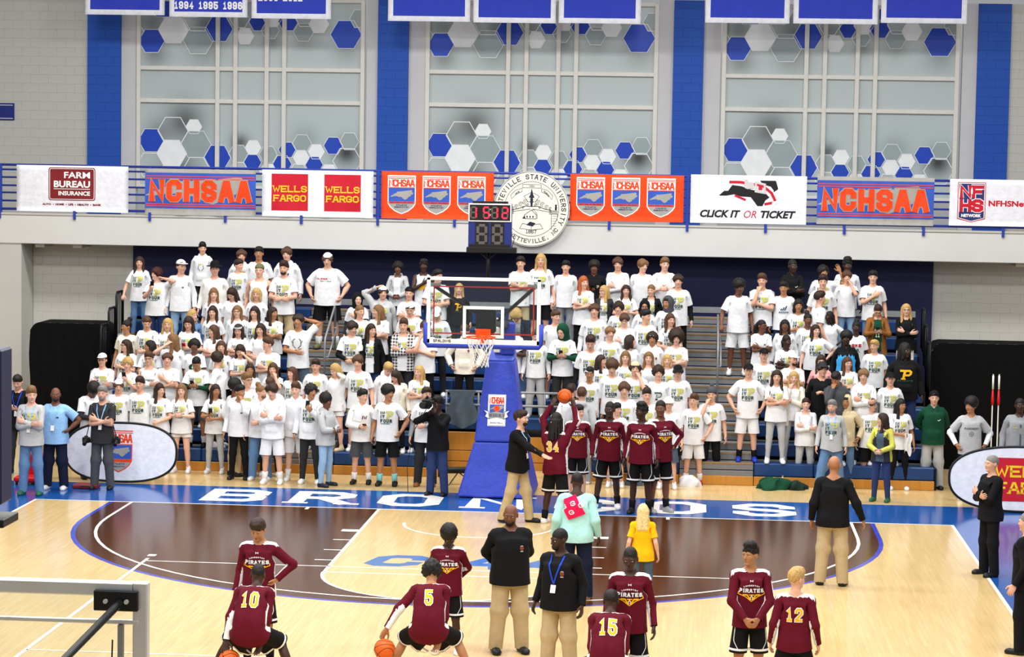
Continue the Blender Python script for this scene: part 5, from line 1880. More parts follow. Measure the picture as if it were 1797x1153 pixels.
# ---- championship banners hung high
TB = [(-9.87, -8.13, 8.76, ''), (-8.03, -6.33, 8.735, '94'), (-6.24, -4.52, 8.72, '12'), (-3.29, -1.53, 8.70, ''), (-1.46, .30, 8.69, ''), (.36, 2.10, 8.70, ''), (3.46, 5.23, 8.745, ''), (5.31, 7.07, 8.75, ''), (7.14, 8.92, 8.785, '')]
for i, (a, b, z, tx) in enumerate(TB):
    lb = ['white bordered blue banner hung high, at the end over the grey wall', 'hanging blue championship banner ending in years 1994 1995 1996', 'hanging blue banner with the last years cut by its top edge', 'plain blue banner beside the second blue pilaster', 'plain blue banner high over the shot clock',
          'plain blue banner high over the round seal', 'plain blue banner high over the seat belt banner', 'plain blue banner middle of the last hanging trio', 'plain blue banner last of the row by the far pilaster'][i]
    o, f, w, h = cloth_banner('hanging_banner', a, b, z, z + 1.5, 11.5, BAN['white'], lb, wav=.006, seed=20 + i, group='blue banners hanging from the roof')
    sets = [([rect(.11, w - .11, .11, 1.5)], INK['royal'], 1)]
    if tx == '94':
        sets.append((sum([letters(t, .165, .095, .034, .018, w / 2 + (k - 1) * .53, .165, serif=.02) for k, t in enumerate(('1994', '1995', '1996'))], []), INK['white'], 2))
        sets.append((sum([letters(t, .165, .095, .034, .018, w / 2 + (k - 1) * .53, .40, serif=.02) for k, t in enumerate(('1990', '1992', '1993'))], []), INK['white'], 2))
    if tx == '12':
        sets.append((sum([letters(t, .165, .095, .034, .018, w / 2 - .5 + k * .53, .37, serif=.02) for k, t in enumerate(('2003', '2012'))], []), INK['white'], 2))
    printed(o, f, sets)
sg = thing('wall_sign', 'navy strip sign with white lines high on the grey wall', 'sign', (-12.3, WY - .03, 6.66), me=MB().box((0, 0, 0), (.43, .015, .19), INK['navy'], .005).mesh('ws'))
MB().flat([rect(-.40, .40, .14, .152), rect(-.40, .40, -.155, -.143)], INK['white'], lambda u, v: (u, -.017, v)).obj('painted_line', sg)


# ------------------------------------------------------------------ bleachers
SEATB = mat('seat_blue_plastic', '1d3f73', .4)
DECK = mat('deck_grey', '4b4d50', .7)
STEPG = mat('step_grey_steel', '77787a', .6)
NOSE = mat('step_wood_edge', '9a7444', .6)
KICK = gym_wood('kickboard_pine', 'c78b3c', 'bd7f30', '9a6424', .35, .4, .5)
DARK = mat('under_stand_dark', '17181c', .9)
RISE, DEP, Y1, Z1 = .285, .61, 3.95, .41
dy_ = lambda k: Y1 + DEP * (k - 1)
dz_ = lambda k: Z1 + RISE * (k - 1)
A1, A2 = (-4.45, -3.20), (3.15, 4.50)
bl = thing('bleachers', 'blue seated bleachers filled with standing students', 'bleachers', (0, Y1, 0))
for k in range(1, 10):
    y, z = dy_(k) - Y1, dz_(k)
    spans = [(-8.1, A1[0]), (A1[1], -1.25), (-1.25, 1.28), (1.28, A2[0]), (A2[1], 7.75)]
    for a, b in spans:
        if k <= 2 and a == -1.25:
            continue
        n = max(1, round((b - a) / 1.25))
        for i in range(n):   # seat modules
            x0, x1 = a + (b - a) * i / n, a + (b - a) * (i + 1) / n
            MB().box(((x0 + x1) / 2, .14, -.12), ((x1 - x0) / 2 - .004, .14, .12), SEATB, .02).obj('seat', bl, (0, y, z))
        MB().box(((a + b) / 2, .445, -.03), ((b - a) / 2 - .003, .163, .025), DECK).obj('footboard', bl, (0, y, z))
        MB().box(((a + b) / 2, .20, -.30), ((b - a) / 2 - .01, .02, .06), DARK).obj('riser', bl, (0, y, z))
    for a, b in (A1, A2):
        for dz, yy in ((-.1425, -.30 if k > 1 else -.02), (0, 0)):
            d = .30 if dz else .31
            s = MB().box(((a + b) / 2, yy + d / 2, dz - .065), ((b - a) / 2 - .01, d / 2, .065), STEPG, .008)
            st = s.obj('step', bl, (0, y, z))
            if k > 1 or dz == 0:
                MB().box(((a + b) / 2, yy - .002, dz - .012), ((b - a) / 2 - .012, .006, .013), NOSE).obj('step_edge', st)
MB().box((-.15, 0, 0), (8.0, .02, .06), GSTEEL).obj('top_rail', bl, (0, 5.55, 2.80))
for a, b in ((-8.1, -5.9), (-5.9, A1[0]), (A1[0], A1[1]), (A1[1], -1.25), (1.28, A2[0]), (A2[0], A2[1]), (A2[1], 6.2), (6.2, 7.75)):
    MB().box(((a + b) / 2, -.01, .085), ((b - a) / 2 - .006, .02, .083), KICK, .006).obj('front_board', bl)
for z0, z1 in ((.0, .14), (.145, .345), (.35, .70)):
    MB().box((.015, 1.20, (z0 + z1) / 2), (1.262, .02, (z1 - z0) / 2 - .003), KICK, .006).obj('front_board', bl)
for x in (-1.245, 1.275):
    MB().prism([(0, 0), (0, .40), (.61, .40), (.61, .69), (1.2, .69), (1.2, 0)], x - .012, x + .012, DARK, 'x').obj('end_panel', bl)
for x in (-8.12, 7.77):
    MB().prism([(0, 0)] + [p for k in range(9) for p in ((k * DEP, Z1 + k * RISE - .02), ((k + 1) * DEP, Z1 + k * RISE - .02))] + [(9 * DEP, 0)], x - .015, x + .015, DARK, 'x').obj('end_panel', bl)


def end_rail(x, k, label):
    t = thing('end_rail', label, 'railing', (x, dy_(k), dz_(k)), 'black end rails of the bleachers')
    MB().tube([(0, .05, 0), (0, .05, .82), (0, .12, .90), (0, .50, .90), (0, .57, .82), (0, .57, .1)], .025, BLACK, 8).obj('rail_frame', t, smooth=True)
    for i in range(4):
        MB().tube([(0, .13 + .11 * i, .05), (0, .13 + .11 * i, .88)], .010, BLACK, 6).obj('bar', t, smooth=True)


for k, q in ((5, 'lowest'), (6, 'middle'), (7, 'highest')):
    end_rail(-8.2, k, q + ' black barred end rail beside the draped frame, at the girl holding the rail')
    end_rail(7.86, k, q + ' black barred end rail beside the woman in white trousers')


def handrail(x, label):
    t = thing('handrail', label, 'handrail', (x, 6.9, 0))
    zt = lambda y: 1.75 + (y + 0) * RISE / DEP
    MB().tube([(0, .45, zt(.45) - .05), (0, .45, zt(.45) + .86), (0, .38, zt(.38) + .93), (0, -.75, zt(-.75) + .93), (0, -.81, zt(-.81) + .86), (0, -.81, zt(-.81) - .10)], .021, GSTEEL, 8).obj('upper_tube', t, smooth=True)
    MB().tube([(.06, .30, zt(.30) + .55), (.06, -.74, zt(-.74) + .55)], .018, GSTEEL, 8).obj('lower_tube', t, smooth=True)
    MB().tube([(.0, .30, zt(.30) + .55), (.07, .30, zt(.30) + .55)], .016, GSTEEL, 6).tube([(.0, -.74, zt(-.74) + .55), (.07, -.74, zt(-.74) + .55)], .016, GSTEEL, 6).obj('bracket', t, smooth=True)


handrail(-3.72, 'grey tube handrail in the aisle under the boy in black shorts')
handrail(3.83, 'grey tube handrail in the aisle held by the boy in all white')
t = thing('guard_rail', 'grey two tube guard rail behind the goal', 'railing', (0, 4.9, 0))
for z in (1.24, 1.49):
    MB().tube([(-1.24, 0, z), (1.27, 0, z)], .024, GSTEEL, 8).obj('rail', t, smooth=True)
for x in (-1.22, -.62, .0, .62, 1.25):
    MB().tube([(x, 0, 1.5), (x, .02, 1.1), (x, .24, .72)], .02, GSTEEL, 8).obj('post', t, smooth=True)

# draped frames at the two ends
DRAPE = mat('black_drape', '0d0d0e', .95, 'cloth', spec=.1)


def drape(x0, x1, y, zt, label):
    r = random.Random(int(x0 * 10))
    b = MB()
    n, m = 46, 10
    W_ = x1 - x0
    prof = lambda u: zt - (.16 * max(0, 1 - u / .18) ** 2 + .16 * max(0, 1 - (W_ - u) / .18) ** 2)
    per = [(0, .9), (0, 0), (W_, 0), (W_, .9)]
    pts = []
    for i in range(3):
        a, c = per[i], per[i + 1]
        k = 40 if i == 1 else 14
        pts += [(a[0] + (c[0] - a[0]) * t / k, a[1] + (c[1] - a[1]) * t / k) for t in range(k)]
    pts.append(per[3])
    vs = []
    for j in range(m + 1):
        for (u, v) in pts:
            f = 1 - j / m
            s = .03 * math.sin(u * 19 + v * 15) * (.3 + f) + .015 * math.sin(u * 41 + j)
            z = prof(u) * j / m
            vs.append((u + (s if u in (0, W_) else 0) * (-1 if u == 0 else 1), v - (abs(s) if v == 0 else 0), z))
    L_ = len(pts)
    fs = [(j * L_ + i, j * L_ + i + 1, (j + 1) * L_ + i + 1, (j + 1) * L_ + i) for j in range(m) for i in range(L_ - 1)]
    b.add(vs, fs, DRAPE)
    tv = [(u, v, prof(u)) for u in [W_ * i / 20 for i in range(21)] for v in (-.005, .9)]
    b.add(tv, [(2 * i, 2 * i + 2, 2 * i + 3, 2 * i + 1) for i in range(20)], DRAPE)
    thing('draped_frame', label, 'curtain', (x0, y, 0), me=b.mesh('draped', True))


drape(-9.75, -8.22, 6.9, 2.44, 'tall black draped frame standing by the end of the bleachers near the photographer')
drape(7.93, 10.1, 6.9, 2.44, 'tall black draped frame behind the police officer')

# ------------------------------------------------------------------ goal under the crowd
PAD = mat('goal_pad_blue', '2b3fae', .45, 'cloth')
PAD2 = mat('goal_pad_top', '4a5cc0', .45, 'cloth')
GLASS = bpy.data.materials.new('backboard_glass')
GLASS.use_nodes = True
_nt = GLASS.node_tree
_nt.nodes.remove(_nt.nodes['Principled BSDF'])
_tr, _gl, _mx = _nt.nodes.new('ShaderNodeBsdfTransparent'), _nt.nodes.new('ShaderNodeBsdfGlossy'), _nt.nodes.new('ShaderNodeMixShader')
_tr.inputs[0].default_value = (.93, .96, .95, 1)
_gl.inputs['Roughness'].default_value = .02
_mx.inputs[0].default_value = .05
_nt.links.new(_tr.outputs[0], _mx.inputs[1])
_nt.links.new(_gl.outputs[0], _mx.inputs[2])
_nt.links.new(_mx.outputs[0], _nt.nodes['Material Output'].inputs[0])
REDL = mat('red_light_strip', 'b3261e', .4)
RIM = mat('rim_orange', 'f04a14', .35)
NETM = mat('net_cord', 'e9e6df', .8)

g = thing('basketball_goal', 'blue padded portable basketball goal with clear glass backboard', 'goal', (0, 0, 0))


def hexa(name, b0, t0, m, parent, bev=None):
    """block between a bottom and a top rectangle: (x0,x1,y0,y1,z)"""
    vs = []
    for x0, x1, y0, y1, z in (b0, t0):
        vs += [(x0, y0, z), (x1, y0, z), (x1, y1, z), (x0, y1, z)]
    bm = MB().add(vs, [(3, 2, 1, 0), (4, 5, 6, 7), (0, 1, 5, 4), (1, 2, 6, 5), (2, 3, 7, 6), (3, 0, 4, 7)], m)
    o_ = bm.obj(name, parent)
    md = o_.modifiers.new('bevel', 'BEVEL')
    md.width, md.segments = .035, 2
    return o_


hexa('base_pad', (-.66, .66, 1.47, 3.0, .02), (-.40, .44, 1.75, 2.9, .95), PAD, g)
tw = hexa('tower_pad', (-.40, .44, 1.74, 2.7, .955), (-.23, .25, 2.05, 2.75, 2.34), PAD, g)
hexa('tower_cap', (-.23, .25, 2.05, 2.75, 2.342), (-.22, .24, 2.30, 2.7, 2.50), PAD2, g)
# printed shield on the tower's sloping front
dirv = Vector((0, .31, 1.385)).normalized()
nrm = Vector((0, -dirv.z, dirv.y))
sf2 = lambda u, v, lay=0: tuple(Vector((-.02, 1.74, .955)) + Vector((u, 0, 0)) + dirv * v + nrm * (.004 + lay * .002))
SH = lambda ps: [[(-.17 + u * .586, .30 + v * .62) for u, v in q] for q in ps]
emb = MB()
for polys, m, lay in (([rect(-.155, .155, .28, .83)], INK['white'], 0), ([rect(-.145, .145, .29, .82)], INK['grey'], 1), ([rect(-.14, .14, .295, .815)], INK['white'], 2), (fit(letters('NCHSAA', .15, .10, .032, -.012, 0, 0), -.13, .13, .66, .79), INK['orange'], 3),
                      ([rect(-.125, .125, .48, .655)], INK['blue'], 3), (ncmap(-.12, .12, .54, .64), INK['grey'], 4), (ring(0, .585, 0, .055, 14), RIM, 5),
                      ([[(-.23, .56), (-.14, .53), (-.12, .40), (-.20, .44), (-.17, .50)], [(.23, .56), (.14, .53), (.12, .40), (.20, .44), (.17, .50)]], INK['white'], 4), (ribbon([(-.23, .56), (-.14, .53), (-.12, .40), (-.20, .44), (-.23, .56)], .01) + ribbon([(.23, .56), (.14, .53), (.12, .40), (.20, .44), (.23, .56)], .01), INK['dkblue'], 5),
                      ([[(-.15, .50), (0, .535), (.15, .50), (.13, .40), (0, .43), (-.13, .40)]], INK['grey'], 5), (letters('REGIONALS', .06, .027, .008, .003, 0, .435), INK['dkblue'], 6),
                      ([rect(-.135, .135, .295, .375)], INK['white'], 4), (letters('BASKETBALL', .028, .018, .005, .004, 0, .32), INK['dkblue'], 5)):
    for q in polys:
        emb.add([sf2(u, v, lay) for u, v in q], [tuple(range(len(q)))], m)
emb.obj('shield_print', tw)
MB().box((.13, 2.25, 2.72), (.12, .10, .28), PAD, .02).obj('post', g)
MB().box((-.06, 2.2, 2.70), (.055, .05, .22), WHITEP, .01).obj('cylinder_cover', g)


def beam(name, a, b, w, h, m, parent):
    a, b = Vector(a), Vector(b)
    d = b - a
    R = d.to_track_quat('X', 'Z').to_matrix()
    c = (a + b) / 2
    return MB().box(tuple(c), (d.length / 2, w / 2, h / 2), m, .008, R).obj(name, parent)


beam('arm', (.07, 2.3, 2.95), (.03, -1.0, 3.30), .14, .12, BLACK, g)
beam('arm', (.07, 2.3, 2.62), (.03, -.95, 3.02), .12, .09, BLACK, g)
for s in (-1, 1):
    beam('brace', (.03 + s * .1, .1, 3.2), (s * .80, -1.16, 3.82), .05, .05, BLACK, g)
    MB().box((s * .80, -1.17, 3.84), (.10, .03, .03), GSTEEL, .005).obj('bracket', g)
MB().box((.03, -1.06, 3.28), (.16, .10, .20), BLACK, .02).obj('mount_plate', g)
for i in range(4):
    MB().box((-.06 + .035 * i, -.9 + .25 * i, 3.12 + .04 * i), (.10, .05, .012), WHITEP, .004).obj('spring_block', g)
bb = MB()
bx, z0, z1, yb = .915, 2.90, 3.97, -1.22
for c, h in (((0, yb, z1 - .025), (bx, .025, .027)), ((0, yb, z0 + .04), (bx, .025, .04)), ((-bx + .03, yb, (z0 + z1) / 2), (.03, .025, .53)), ((bx - .03, yb, (z0 + z1) / 2), (.03, .025, .53))):
    bb.box(c, h, WHITEP, .006)
fr = bb.obj('backboard_frame', g)
MB().box((0, yb, (z0 + z1) / 2), (bx - .05, .006, .50), GLASS).obj('backboard_glass', g)
sq = MB()
for q in ribbon([(-.305, 3.03), (-.305, 3.49), (.305, 3.49), (.305, 3.03), (-.305, 3.03)], .05):
    sq.add([(u, yb - .009, v) for u, v in q], [(0, 1, 2, 3)], WHITEP)
sq.obj('target_square', g)
ls = MB()
for q in ribbon([(-.80, 3.07), (-.80, 3.82), (.80, 3.82), (.80, 3.07), (-.80, 3.07)], .022):
    ls.add([(u, yb + .012, v) for u, v in q], [(0, 1, 2, 3)], REDL)
ls.obj('red_light_strip', g)
MB().flat(letters('SPALDING', .05, .032, .009, .006, -.66, 2.925), INK['black'], lambda u, v: (u, yb - .028, v)).obj('frame_lettering', g)
pd = MB()
pd.tube([(-bx - .01, yb, z0 + .34), (-bx - .01, yb, z0 + .02), (-bx + .02, yb, z0 - .03), (bx - .02, yb, z0 - .03), (bx + .01, yb, z0 + .02), (bx + .01, yb, z0 + .34)], .040, PAD, 8)
pd.obj('backboard_padding', g, smooth=True)
rim = MB()
RY, RZ, RR = -1.62, 3.05, .2286
rim.tube([(RR * math.cos(a), RY + RR * math.sin(a), RZ) for a in [2 * math.pi * i / 32 for i in range(32)]], .012, RIM, 8, closed=True)
rim.box((0, yb - .10, RZ - .01), (.07, .09, .012), RIM, .004).box((0, yb - .02, RZ + .03), (.12, .012, .07), RIM, .006)
rim.box((0, yb - .12, RZ - .06), (.03, .06, .05), RIM, .01)
rm = rim.obj('rim', g, smooth=False)
nt_ = MB()
lev = [(3.04, RR), (2.94, .205), (2.84, .165), (2.74, .135), (2.66, .122), (2.58, .13)]
for i in range(12):
    for d in (0, 1):
        pts = []
        for j, (z, r) in enumerate(lev):
            a = 2 * math.pi * (i + (.5 * j if d == 0 else -.5 * j)) / 12
            pts.append((r * math.cos(a), RY + r * math.sin(a), z))
        nt_.tube(pts, .0048, NETM, 5, cap=False)
nt_.obj('net', rm, smooth=True)

# shot clock above the board
SEG7 = {'1': 'bc', '5': 'acdfg', '2': 'abdeg', '8': 'abcdefg', ' ': ''}
LITR = mat('lit_red_digit', 'ff2038', .4, emit=2.2)
DIML = mat('unlit_digit', '5b5450', .8)
CAB = mat('cabinet_navy', '1c2a72', .5)


def seg7(ch, x, z, w, h, t):
    S = dict(a=(0, h, w, h), g=(0, h / 2, w, h / 2), d=(0, 0, w, 0), f=(0, h / 2, 0, h), b=(w, h / 2, w, h), e=(0, 0, 0, h / 2), c=(w, 0, w, h / 2))
    on, off = [], []
    for k, (a, b_, c, d_) in S.items():
        e = t * .35
        if a == c:
            q = rect(x + a - t / 2, x + a + t / 2, z + b_ + e, z + d_ - e)
        else:
            q = rect(x + a + e, x + c - e, z + b_ - t / 2, z + b_ + t / 2)
        (on if k in SEG7[ch] else off).append(q)
    return on, off


sc_ = thing('shot_clock', 'navy shot clock reading 15:12 in red above the backboard', 'scoreboard', (.06, -.92, 4.36))
MB().box((0, 0, .43), (.345, .09, .36), CAB, .008).obj('cabinet', sc_)
MB().box((.03, 0, .045), (.40, .12, .045), BLACK, .01).box((.0, 0, .11), (.32, .11, .03), BLACK, .008).obj('base_bar', sc_)
MB().box((.0, 0, .80), (.28, .08, .025), BLACK, .006).obj('top_bar', sc_)
tp = MB().box((.0, -.095, .645), (.345, .008, .145), WHITEP, .003).box((.0, -.104, .645), (.325, .004, .125), BLACK)
tp = tp.obj('time_panel', sc_)
for ch, x in (('1', -.27), ('5', -.10), ('1', .07), ('2', .20)):
    a, b_ = seg7(ch, x - (.035 if ch == '1' else 0), .56, .085, .17, .024)
    MB().flat(a, LITR, lambda u, v: (u, -.112, v)).obj('lit_digit', tp)
    MB().flat(b_, DIML, lambda u, v: (u, -.1095, v)).obj('unlit_segments', tp)
for z in (.69, .60):
    MB().flat([rect(0, .014, z, z + .015)], WHITEP, lambda u, v: (u, -.112, v)).obj('colon_dot', tp)
lp = MB().box((-.125, -.094, .30), (.105, .006, .19), BLACK).box((.125, -.094, .30), (.105, .006, .19), BLACK).obj('number_panel', sc_)
for x in (-.19, .06):
    MB().flat(seg7('8', x, .16, .13, .28, .045)[0], DIML, lambda u, v: (u, -.102, v)).obj('unlit_digit', lp)
MB().tube([(-.03, .06, .0), (-.03, .06, -.45)], .025, BLACK, 8).tube([(-.15, .05, .0), (-.03, .06, -.12)], .012, BLACK, 6).tube([(.1, .05, .0), (-.03, .06, -.12)], .012, BLACK, 6).obj('pole', sc_, smooth=True)
MB().tube([(.345, -.02, .30), (.39, -.02, .22), (.36, -.02, .10), (.38, -.02, .02)], .006, BLACK, 6).obj('cable', sc_, smooth=True)

# ------------------------------------------------------------------ goal at the near end, seen from behind
ng = thing('basketball_goal', 'nearest basketball goal seen from behind, its steel framed board', 'goal', (0, -27.4, 0))
MB().box((-.11, 0, 3.955), (.829, .03, .033), STEEL, .006).obj('top_bar', ng)
MB().box((.755, 0, 3.455), (.035, .03, .535), STEEL, .006).obj('side_bar', ng)
MB().box((-.975, 0, 3.45), (.035, .03, .53), STEEL, .006).obj('side_bar', ng)
MB().box((-.11, 0, 2.95), (.905, .03, .03), STEEL, .006).obj('bottom_bar', ng)
MB().box((-.11, -.02, 3.80), (.86, .012, .010), STEEL, .003).obj('cross_bar', ng)
MB().box((.665, -.03, 3.40), (.014, .012, .39), GSTEEL, .003).obj('inner_bar', ng)
MB().box((-.11, .02, 3.45), (.83, .006, .48), GLASS).obj('glass', ng)
MB().box((.645, -.045, 3.905), (.105, .012, .048), BLACK, .004).obj('corner_plate', ng)
for x in (.60, .70):
    MB().tube([(x, -.06, 3.905), (x, -.075, 3.905)], .011, STEEL, 8).obj('bolt', ng)
MB().tube([(.67, -.07, 3.90), (.44, -.75, 3.62), (.24, -1.35, 3.38)], .019, BLACK, 10).obj('brace', ng, smooth=True)
MB().tube([(.63, -.05, 3.72), (.625, -.055, 3.5), (.64, -.05, 3.2)], .004, BLACK, 6).obj('cable', ng, smooth=True)
nc_ = thing('shot_clock', 'dark back of the near shot clock at the edge of the frame', 'scoreboard', (-.172, -27.6, 4.28))
MB().box((0, 0, .46), (.34, .09, .36), mat('cabinet_back', '151b40', .5), .01).obj('cabinet', nc_)
MB().box((0, 0, .02), (.36, .12, .02), BLACK, .004).obj('base_bar', nc_)
MB().tube([(0, 0, .02), (0, 0, .12)], .03, BLACK, 8).obj('pole', nc_)
MB().tube([(0, .05, 0), (0, .15, -.35)], .025, BLACK, 8).obj('pole', nc_)

# ------------------------------------------------------------------ things on the floor
def popup(x, y, w, h, z, label, sets, lean=-8):
    o_ = thing('popup_banner', label, 'banner', (x, y, z), rot=(math.radians(lean), 0, 0))
    n = 72
    pts = []
    for i in range(n):
        a = 2 * math.pi * i / n
        c, s = math.cos(a), math.sin(a)
        pts.append((w * abs(c) ** .80 * (1 if c > 0 else -1), h * abs(s) ** .80 * (1 if s > 0 else -1)))
    MB().prism(pts, -.008, .008, BAN['white']).obj('cloth_panel', o_)
    MB().tube([(u, 0, v) for u, v in pts], .022, BLACK, 8, closed=True).obj('black_rim', o_, smooth=True)
    b = MB()
    for polys, m, lay in sets:
        for q in polys:
            b.add([(u, -.010 - lay * .0015, v) for u, v in q], [tuple(range(len(q)))], m)
    b.obj('printing', o_)


S_ = lambda ps: [[(-.27 + u * .82, -.36 + v * .92) for u, v in q] for q in ps]
popup(-6.72, 2.14, 1.0, .52, .55, 'oval white popup banner with a league shield behind the grey haired photographer', [
    (S_(letters('NCHSAA', .17, .105, .032, -.012, .29, .57)), INK['orange'], 1), (S_([rect(.0, .58, .79, .81), rect(.0, .58, .755, .77)]), INK['orange'], 1), (S_([[(0, .55), (0, .22), (.05, .14), (.15, .06), (.29, 0), (.43, .06), (.53, .14), (.58, .22), (.58, .55)]]), INK['orange'], 1),
    (S_([[(.02, .535), (.02, .225), (.065, .155), (.16, .08), (.29, .022), (.42, .08), (.515, .155), (.56, .225), (.56, .535)]]), INK['grey'], 2), (S_([rect(.02, .56, .26, .53)]), INK['blue'], 3), (S_([rect(.02, .56, .20, .255)]), INK['orange'], 3), (S_(ncmap(.05, .53, .30, .49)), INK['grey'], 4),
    (S_(letters('ATHLETIC', .03, .032, .007, .004, .29, .15) + letters('ASSOCIATION', .03, .026, .006, .004, .29, .10)), INK['dkblue'], 4)])
popup(9.05, 1.62, 1.30, .55, .57, 'oval white popup banner with a red bank square near the police officer', [
    ([rect(-.62, .62, -.38, .36)], INK['red'], 1), (letters('WELLS', .20, .19, .038, .02, 0, .03, serif=.035), INK['yellow'], 2), (letters('FARGO', .20, .19, .038, .02, 0, -.25, serif=.035), INK['yellow'], 2)], -5)
REDP = mat('red_plastic', 'c8101c', .4)
t = thing('stadium_seat', 'low red padded stadium seat on the floor behind the man in grey shirt', 'seat', (-8.22, 1.75, 0))
MB().box((0, 0, .10), (.27, .22, .05), REDP, .03).obj('seat', t)
MB().box((0, .20, .32), (.27, .045, .20), REDP, .03).obj('backrest', t)
for sx in (-1, 1):
    for sy in (-1, 1):
        MB().box((sx * .22, sy * .17, .026), (.02, .02, .026), BLACK).obj('leg', t)
t = thing('carry_case', 'flat dark red carry case on the blue apron', 'case', (-7.15, 1.42, 0))
MB().box((0, 0, .04), (.22, .14, .035), mat('case_red', '6e1a1c', .5), .015).obj('case_body', t)
MB().tube([(-.06, -.14, .05), (-.06, -.17, .06), (.06, -.17, .06), (.06, -.14, .05)], .008, BLACK, 6).obj('handle', t)


def heap(name, label, cat, x, y, z, rx, ry, rz, col, seed, fold=.3):
    r = random.Random(seed)
    ph = [r.uniform(0, 6) for _ in range(6)]
    vs, fs = [], []
    n, m = 26, 12
    for j in range(m + 1):
        b = math.pi / 2 * j / m
        for i in range(n):
            a = 2 * math.pi * i / n
            k = 1 + fold * (.5 * math.sin(3 * a + ph[0] + 2 * b) + .35 * math.sin(5 * a + ph[1] - 3 * b) + .25 * math.sin(8 * a + ph[2]) * math.cos(4 * b + ph[3]))
            vs.append((rx * math.cos(b) * math.cos(a) * k, ry * math.cos(b) * math.sin(a) * k, max(0, rz * math.sin(b) * (1 + fold * .8 * math.sin(2 * a + ph[4]) * math.cos(b))) ))
    for j in range(m):
        for i in range(n):
            fs.append((j * n + i, j * n + (i + 1) % n, (j + 1) * n + (i + 1) % n, (j + 1) * n + i))
    thing(name, label, cat, (x, y, z), me=MB().add(vs, fs, col).mesh(name, True))


heap('jacket', 'crumpled dark green jacket dropped on the floor by the kick board', 'jacket', 4.85, 3.62, 0, .30, .22, .20, cl('green'), 1, .55)
heap('jacket', 'small black and green jacket heap next to the pale leggings', 'jacket', 5.25, 3.64, 0, .20, .16, .15, mat('cloth_forest', '10251c', .85, 'cloth'), 2, .5)
PLAS = mat('plastic_bag_white', 'd9dade', .3)
heap('plastic_bag', 'crumpled white plastic bag behind the red shoes', 'bag', 3.33, 3.66, 0, .20, .13, .20, PLAS, 4)
heap('gym_bag', 'dark grey gym bag on the floor between the maroon players', 'bag', 2.35, 3.6, 0, .16, .14, .25, cl('slate'), 5, .12)
t = thing('water_bottle', 'clear water bottle standing among the green jackets', 'bottle', (5.02, 3.80, 0))
MB().tube([(0, 0, 0), (0, 0, .02), (0, 0, .15), (0, 0, .18), (0, 0, .20)], [.030, .033, .033, .015, .013], mat('bottle_plastic', 'c9d2d6', .15), 10).obj('bottle_body', t, smooth=True)
MB().tube([(0, 0, .20), (0, 0, .218)], .015, mat('bottle_cap', 'd98a3a', .4), 10).obj('cap', t)
# grey jacket hung over the guard rail
b = MB()
vs = []
for i in range(15):
    for j in range(13):
        u, v = i / 14, j / 12
        vs.append((-.26 + .52 * u + .05 * math.sin(v * 6 + u * 3), -.06 - .035 * math.sin(u * 13 + v * 2) * v - .02 * v, .02 - .72 * v * (1 - .35 * abs(u - .45))))
b.add(vs, [(i * 13 + j, (i + 1) * 13 + j, (i + 1) * 13 + j + 1, i * 13 + j + 1) for i in range(14) for j in range(12)], mat('cloth_bluegrey', '46525c', .9, 'cloth'))
thing('jacket', 'blue grey jacket hanging over the guard rail beside the camera operator', 'jacket', (-.92, 4.86, 1.50), me=b.mesh('hung_jacket', True))
for i, x in enumerate((8.95, 9.06)):
    t = thing('furled_flag', ('first' if i == 0 else 'second') + ' thin red and white furled flag on a pole above the officer', 'flag', (x, 5.6, 0))
    MB().tube([(0, 0, 0), (0, 0, 1.98)], .012, WHITEP, 8).obj('pole', t)
    MB().tube([(0, 0, 1.40), (0, 0, 1.48), (0, 0, 1.70)], [.020, .03, .014], REDP, 8).obj('flag_cloth', t, smooth=True)
    MB().tube([(0, 0, 1.70), (0, 0, 1.95)], .018, WHITEP, 8).obj('flag_cloth', t, smooth=True)
t = thing('boom_microphone', 'black furry microphone on a low stand beside the camera operator', 'microphone', (-.80, 3.1, 0))
MB().tube([(-.28, 0, .24), (-.2, 0, .25), (.16, 0, .26), (.24, 0, .26)], [.04, .06, .06, .03], BLACK, 10).obj('windshield', t, smooth=True)
for a in (0, 2.1, 4.2):
    MB().tube([(0, 0, .22), (.3 * math.cos(a), .25 * math.sin(a), .01)], .010, BLACK, 6).obj('stand_leg', t)


# basketball with seams
BALLM = mat('basketball_orange', 'd9601c', .55, 'cloth')


def ball(p, label, rot):
    t = thing('basketball', label, 'ball', tuple(p), rot=rot)
    R = .121
    vs, fs = [], []
    n, m = 24, 14
    for j in range(m + 1):
        b_ = math.pi * j / m
        for i in range(n):
            a = 2 * math.pi * i / n
            vs.append((R * math.sin(b_) * math.cos(a), R * math.sin(b_) * math.sin(a), R * math.cos(b_)))
    for j in range(m):
        for i in range(n):
            fs.append((j * n + i, (j + 1) * n + i, (j + 1) * n + (i + 1) % n, j * n + (i + 1) % n))
    MB().add(vs, fs, BALLM).obj('ball_skin', t, smooth=True)
    s = MB()
    C_ = lambda f: [tuple(Vector(f(2 * math.pi * i / 36)).normalized() * R) for i in range(36)]
    for f in (lambda a: (math.cos(a), math.sin(a), 0), lambda a: (math.cos(a), 0, math.sin(a)), lambda a: (math.cos(a), .62 + .25 * math.cos(2 * a), math.sin(a)), lambda a: (math.cos(a), -.62 - .25 * math.cos(2 * a), math.sin(a))):
        s.tube(C_(f), .0028, BLACK, 5, closed=True)
    s.obj('seam', t, smooth=True)


def phone(p, label, rot=(.6, 0, 0), m=BLACK):
    t = thing('phone', label, 'phone', tuple(p), rot=rot)
    MB().box((0, 0, 0), (.036, .006, .074), m, .004).obj('phone_case', t)
    MB().box((0, .0065, 0), (.032, .0008, .066), mat('phone_screen', '2b3440', .1)).obj('screen', t)


